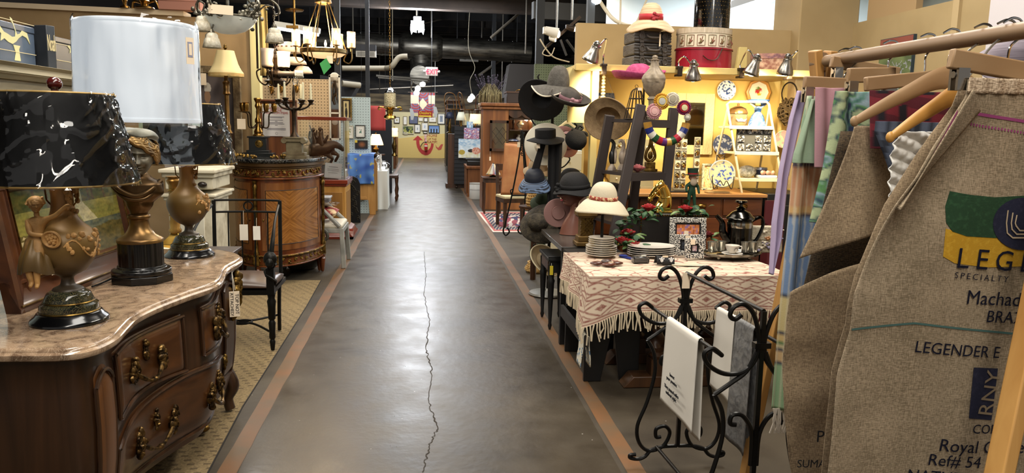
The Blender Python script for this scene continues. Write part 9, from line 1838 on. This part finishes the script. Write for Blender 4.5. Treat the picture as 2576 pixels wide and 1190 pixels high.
mk('rear_cloth',sheetb([(x+.03,z)for x,z in LE],[(1.78,2),(1.78,.3)],zb1,zt1,lambda x,z,u:YS+.07+.01*sin(x*9),20,20),BUR2,t,world=True,thick=.003)
mk('frayed_hem',sheetb(pe([(2436,196),(2425,236)],YS),[(1.78,2),(1.78,.3)],P(2500,236,Y=YS).z,P(2500,197,Y=YS).z,lambda x,z,u:fs(x,z)-.004-.003*sin(x*160),80,6),weave('#8f7a62','#cdb79c',300,.8),t,world=True,thick=.003)
mk('side_flap',B().surf(lambda u,v:(lambda q:(q.x,YS-.03+.02*u,q.z))(P(2425,225,Y=YS).lerp(P(2245,525,Y=YS),v)+(P(2440,250,Y=YS)-P(2425,225,Y=YS))*(u*2.2*(1-v))),8,30),BUR,t,world=True,thick=.003)
def follow(b,o=.0035):b.v=[(x,fs(x,z)-o,z)for x,y,z in b.v];return b
def band(p,q,w_,m,nm,dash=0):
 b=B();n=60
 for k in range(n):
  if dash and k%2:continue
  a,c_=P(p[0]+(q[0]-p[0])*k/n,p[1]+(q[1]-p[1])*k/n,Y=YS),P(p[0]+(q[0]-p[0])*(k+1)/n,p[1]+(q[1]-p[1])*(k+1)/n,Y=YS);b.quad(a,c_,c_+V((0,0,-w_)),a+V((0,0,-w_)))
 mk(nm,follow(b),m,t,world=True,flat=True)
MG=mat('#8a3a6a',.9);band((2432,278),(2640,312),.007,MG,'magenta_stripe');band((2414,304),(2640,342),.006,MG,'magenta_stripe',1);band((2330,385),(2400,275),.008,MG,'magenta_stripe')
GRL=mat('#3f5f5a',.9);band((2142,826),(2300,810),.005,GRL,'green_stripe');band((2300,810),(2560,838),.005,GRL,'green_stripe')
def blob(pts,m,nm,o):
 b=B();q=[P(x,y,Y=YS)for x,y in pts];c_=sum(q,V())/len(q);n=len(q)
 for r_ in range(1,9):pass
 for i in range(n):
  for r_ in range(8):a0,a1=c_.lerp(q[i],r_/8),c_.lerp(q[(i+1)%n],r_/8);b0,b1=c_.lerp(q[i],(r_+1)/8),c_.lerp(q[(i+1)%n],(r_+1)/8);b.quad(a0,b0,b1,a1)
 mk(nm,follow(b,o),m,t,world=True,flat=True)
def prn(c,c2):return mat(c,.95,0,c2,90,lo=.5,hi=.8,bump=.12,bsc=400)
NAVY=prn('#15172f','#2a2a40')
blob([(2380,575),(2440,592),(2500,598),(2640,600),(2640,668),(2560,670),(2480,672),(2400,662),(2371,645)],prn('#b5891a','#c9a030'),'yellow_emblem',.003)
blob([(2400,482),(2440,490),(2500,496),(2640,488),(2640,596),(2500,598),(2430,594),(2395,582),(2382,560),(2386,520)],prn('#1a3a20','#2c5232'),'green_emblem',.004)
cx_,cy_=2570,563;blob([(cx_+76*cos(k*PI/16),cy_+66*sin(k*PI/16))for k in range(32)],NAVY,'navy_disc',.005)
b=B()
for k,(dx,dy)in enumerate(((0,0),(12,-8),(22,-14))):b.tube([P(2530+dx,528+dy*.0+k*6,Y=YS),P(2526+dx,560,Y=YS),P(2528+dx,585-k*9,Y=YS),P(2542+dx*.8,597-k*9,Y=YS),P(2600,597-k*9,Y=YS)],.0022,4)
mk('disc_lines',follow(b,.0075),mat('#b8a386',.9),t,world=True)
def sack_text(s,px_,py_,cap,slope=-.055,m=NAVY,o=.0055,sp=1,rot=0):
 p=P(px_,py_,Y=YS);sz=cap*YS/1900/.62;b=text(s,sz,Matrix.Translation(p)@Matrix.Rotation(-slope+rot,4,'Y')@FACE if 0 else Matrix.Translation(p)@Matrix.Rotation(-slope,4,'Y')@Matrix.Rotation(rot,4,'Y')@FACE,.0004,'LEFT',sp);mk('lettering',follow(b,o),m,t,world=True)
sack_text('LEGENDER',2398,672,50,-.06,sp=1.45,o=.0065);sack_text('SPECIALTY',2396,698,15,-.08,sp=1.5);sack_text('Machado',2422,762,35,-.06);sack_text('BRAZIL',2474,808,30,-.07);sack_text('LEGENDER E',2296,884,29,-.085);sack_text('COFFEE',2435,1085,24,-.06);sack_text('Royal Coffee',2355,1131,33,-.07);sack_text('Ref# 54  LE',2330,1168,31,-.07);sack_text('NATURAL',2280,1208,30,-.07)
blob([(2444,922),(2508,926),(2488,1054),(2429,1048)],NAVY,'navy_block',.004);sack_text('RNY',2486,1045,42,0,mat('#b8a386',.95),.006,1,-1.42)
t=T('plain_burlap_sack','brown burlap sack with a folded flap and dark opening, behind the printed sack','sack',rail(2.04)+V((0,0,-.06)))
YP=2.02;FL=[(2150,318),(2120,370),(2050,500),(1998,640),(2000,656)]
mk('flap',B().surf(lambda u,v:(lambda a,b_:(lambda q:(q.x,YP-.05*v*sin(PI*min(1,u+.2))+.012*sin(u*9)*v,q.z))(a.lerp(b_,u)))(P(2150-152*v**1.15,316+330*v,Y=YP),P(2215+25*v,318+205*v,Y=YP)+V((.12*v,0,0))),30,40),BUR2,t,world=True,thick=.004)
mk('rear_cloth',B().surf(lambda u,v:(lambda q:(q.x,YP+.11,q.z))(P(2120-130*min(1,v*1.9)+16*v,330+960*v,Y=YP+.1).lerp(P(2330,330+960*v,Y=YP+.1),u)),10,20),weave('#2b2217','#4f402c',300,.5),t,world=True,thick=.004)  # same burlap coloured darker for the shade inside the opening
mk('front_cloth',B().surf(lambda u,v:(lambda q:(q.x,YP-.01+.018*sin(u*7+v*3)+.012*nz(u*4,v*6,1,1)+.05*max(0,.08-u),q.z))(P(1988+10*v-18*sin(PI*v),735+500*v,Y=YP).lerp(P(2330,735+500*v,Y=YP),u)+V((0,0,.17*(u**.9)*(1-v)))),40,50),BUR2,t,world=True,thick=.004)
YS_,fs_o=YS,fs;bt=text('SUMA',.034,Matrix.Translation(P(2004,1176,Y=YP-.05))@Matrix.Rotation(.03,4,'Y')@FACE,.0006,'LEFT');mk('lettering',bt,INK,t,world=True);mk('lettering',text('P"',.05,Matrix.Translation(P(2052,1112,Y=YP-.05))@FACE,.0006,'LEFT'),INK,t,world=True)
def col_at(stops):
 def f(z):
  for(za,c_)in stops:
   if z>=za:return c_
  return stops[-1][1]
 return f
def garment(name,label,cat,Y,L_,R_,z0,z1,colf,folds=.012,nu=24,nv=90,fr=0,cfr='#cfc4b4'):
 b=sheetb(pe(L_,Y),pe(R_,Y),z0,z1,lambda x,z,u:Y+folds*sin(u*9+z*2),nu,nv);c_=rail(Y)+V((0,0,-.06));t=T(name,label,cat,c_)
 cols=[h(k)if isinstance(k,str)else k for k in(colf(*q)for q in b.v)];mk('cloth',b,mat('#888888',.9,attr=True,bump=.08,bsc=200),t,world=True,cols=cols,thick=.004)
 if fr:
  f_=B();xs=pe([L_[-1]],Y)[0][0],pe([R_[-1]],Y)[0][0];r_=random.Random(1)
  for k in range(26):p=V((xs[0]+(xs[1]-xs[0])*k/25,Y,z0+.005));f_.tube([p,p+V((r_.gauss(0,.008),-.006,-.04)),p+V((r_.gauss(0,.015),-.004,-.09))],.003,4)
  mk('fringe',f_,mat(cfr,.9),t,world=True)
 return t
Zp=lambda y,Y:P(1980,y,Y=Y).z
Y_=2.42;ST=[(Zp(y,Y_),c)for y,c in((330,'#8aa084'),(405,'#b5876a'),(420,'#4f4650'),(432,'#c08a66'),(470,'#6a6670'),(474,'#c2906c'),(520,'#5c5a70'),(524,'#c9a06a'),(533,'#4d4552'),(545,'#b8a894'),(640,'#6f86a8'),(735,'#7f95b0'),(742,'#c9b48a'),(752,'#3a4050'),(832,'#c9b680'),(842,'#45454e'),(860,'#c9ab72'),(868,'#5a7a4a'),(880,'#c4b48a'),(884,'#45454e'),(895,'#c9a878'),(908,'#c9b680'),(918,'#454550'),(1100,'#8fae84'))]
ST2=col_at([(Zp(y0,Y_),c)for y0,c in[(y,c)for y,c in((330,'#8aa084'),(405,'#b5876a'),(420,'#4f4650'),(470,'#c08a66'),(474,'#6a6670'),(520,'#c2906c'),(533,'#c9a06a'),(545,'#4d4552'),(735,'#7189ac'),(742,'#c9b48a'),(752,'#3a4050'),(832,'#c9b680'),(842,'#45454e'),(860,'#c9ab72'),(868,'#5a7a4a'),(880,'#c4b48a'),(884,'#45454e'),(908,'#c9a878'),(918,'#454550'),(1200,'#8fae84'))]])
garment('plaid_scarf','long fringed plaid scarf in orange, blue, yellow and green at the far end','scarf',Y_,[(2030,240),(1995,420),(1985,550),(1962,800),(1945,1030)],[(2068,240),(2075,420),(2030,700),(2020,1030)],Zp(1030,Y_),Zp(240,Y_),lambda x,y,z:mixc(ST2(z),'#d8cdb0',.45 if abs((x*62)%1-.5)<.16 else 0),fr=1)
garment('green_shawl','pale sage green shawl hanging over the plaid scarf','shawl',2.38,[(2042,248),(1998,385),(1995,400)],[(2052,248),(2056,330),(2050,415)],Zp(410,2.38),Zp(248,2.38),lambda x,y,z:'#93a68c')
garment('lavender_scarf','thin lavender ribbon scarf trailing down at the far edge of the rack','scarf',2.5,[(2005,228),(1985,300),(1962,420),(1944,560),(1938,690)],[(2030,228),(2006,330),(1978,450),(1962,600),(1942,690)],Zp(690,2.5),Zp(228,2.5),lambda x,y,z:'#b3a2c0')
garment('pink_blouse','dusty pink blouse clipped behind the plaid scarf','blouse',2.34,[(2050,218),(2050,420)],[(2128,214),(2120,420)],Zp(420,2.34),Zp(218,2.34),lambda x,y,z:'#b88a92')
bl=blotch(['#2a3450','#4f7a6a','#8fa0ac','#5a8a50','#243a4a','#a8b48a'],11,4)
garment('printed_blouse','blue and green printed silky blouse beside the burlap sack','blouse',2.2,[(2100,226),(2072,420),(2040,560)],[(2200,226),(2200,560)],Zp(560,2.2),Zp(226,2.2),lambda x,y,z:bl((x-1)*2,(z-1)*2),.02)
garment('red_plaid_cloth','dark red plaid cloth draped over the long pale hanger','cloth',1.98,[(2186,222),(2190,370)],[(2410,200),(2410,370)],Zp(370,1.98),Zp(222,1.98),lambda x,y,z:'#1d1a22' if abs((x*14)%1-.5)<.2 and abs((z*14)%1-.5)<.3 else('#5a1a26' if abs((z*14+x*3)%1-.5)>.25 else '#7a2430'))
garment('dark_plaid_shirt','grey-blue checked cloth showing under the honey hanger','shirt',1.92,[(2200,330),(2235,420)],[(2420,290),(2400,420)],Zp(420,1.92),Zp(300,1.92),lambda x,y,z:'#5a6478' if abs((x*30)%1-.5)<.25 else '#2f3440')
t=garment('fluffy_shawl','white fluffy ribbed shawl with blue patches between the two sacks','shawl',1.82,[(2262,320),(2238,380),(2232,470),(2236,520)],[(2360,320),(2330,400),(2290,500)],Zp(540,1.82),Zp(325,1.82),lambda x,y,z:'#4a6ab0' if nz(x*22,z*14,1,6)>.38 else '#d8d6d0',0)
for v in t.children[0].data.vertices:v.co.y+=-.014*abs(sin((v.co.z+v.co.x*.4)*95))-.006*nz(v.co.x*80,v.co.z*80)
q0,q1=P(2212,160,x=wx-.02),P(2302,85,x=wx-.02);wd,hh=q0.y-q1.y,q1.z-q0.z
t=T('abstract_painting','red and green abstract painting of grey leaves on the tan right wall','painting',(wx-.02,(q0.y+q1.y)/2,q0.z-.25),-PI/2)
def leaf_art(u,v):return '#8a4a3e' if v>.72+.1*nz(u*4,1)else('#8a8f96' if abs(nz(u*8,v*8,1,4))<.1 and v<.55 else mixc('#4a5a3a','#6a7a4e',nz(u*6,v*6,1,2)+.5))
mk('stretcher',B().box((0,.008,(hh+.25)/2),(wd,.03,hh+.25)),mat('#2a3a44',.6),t);b,cols=art(leaf_art,wd-.01,hh+.24,40,40,TR((0,-.009,.005)));mk('canvas',b,ART,t,cols=cols,flat=True)
q=P(2548,150,x=2.9);hat('striped mauve-grey straw hat hanging high at the right end of the rack',P(2545,150,Y=3.3),(-.3,-.6,.7),.1,.1,.15,.03,mat('#8f8590',.8,0,'#6f6670',3,(2,2,60)),None,.01,2)
one('hat_peg_stand','thin dark stand holding the mauve striped hat behind the rack','stand',B().cyl((0,0,0),(0,0,P(2545,150,Y=3.3).z+.03),.012).lathe([(.15,0),(.15,.02),(.02,.03)],n=20),IRON,(P(2545,150,Y=3.3).x,3.32,0))
q=P(2492,160,Y=3.9);t=plain_lamp('gold_shade_lamp','lamp with a small gold fabric shade behind the clothes rail',2495,900,172,132,3.9,.07,.06,mat('#b98f3c',.6));t.location.z=0.002
for c in t.children:
 for v in c.data.vertices:v.co.z+=P(2495,900,Y=3.9).z
b=B().cyl((0,0,.0),(0,0,1.2),.012).lathe([(.12,0),(.12,.02),(.02,.04)],n=20);mk('standard',b,OLDGOLD,t)
q0,q1=P(2180,62,x=wx),P(2303,30,x=wx);struct('trim_8',B().box((wx+.03,(q0.y+q1.y)/2,2.58+.11),(.06,q0.y-q1.y,.22)),mat('#a88d66',.8))
q0=P(2470,75,x=wx-.06);one('pale_leaning_board','pale lilac-white board leaning on the right wall at the picture corner','board',B().box((0,0,1.4),(.02,1.0,2.8)),mat('#c9c4c8',.7),(wx-.1,q0.y-.62,0))
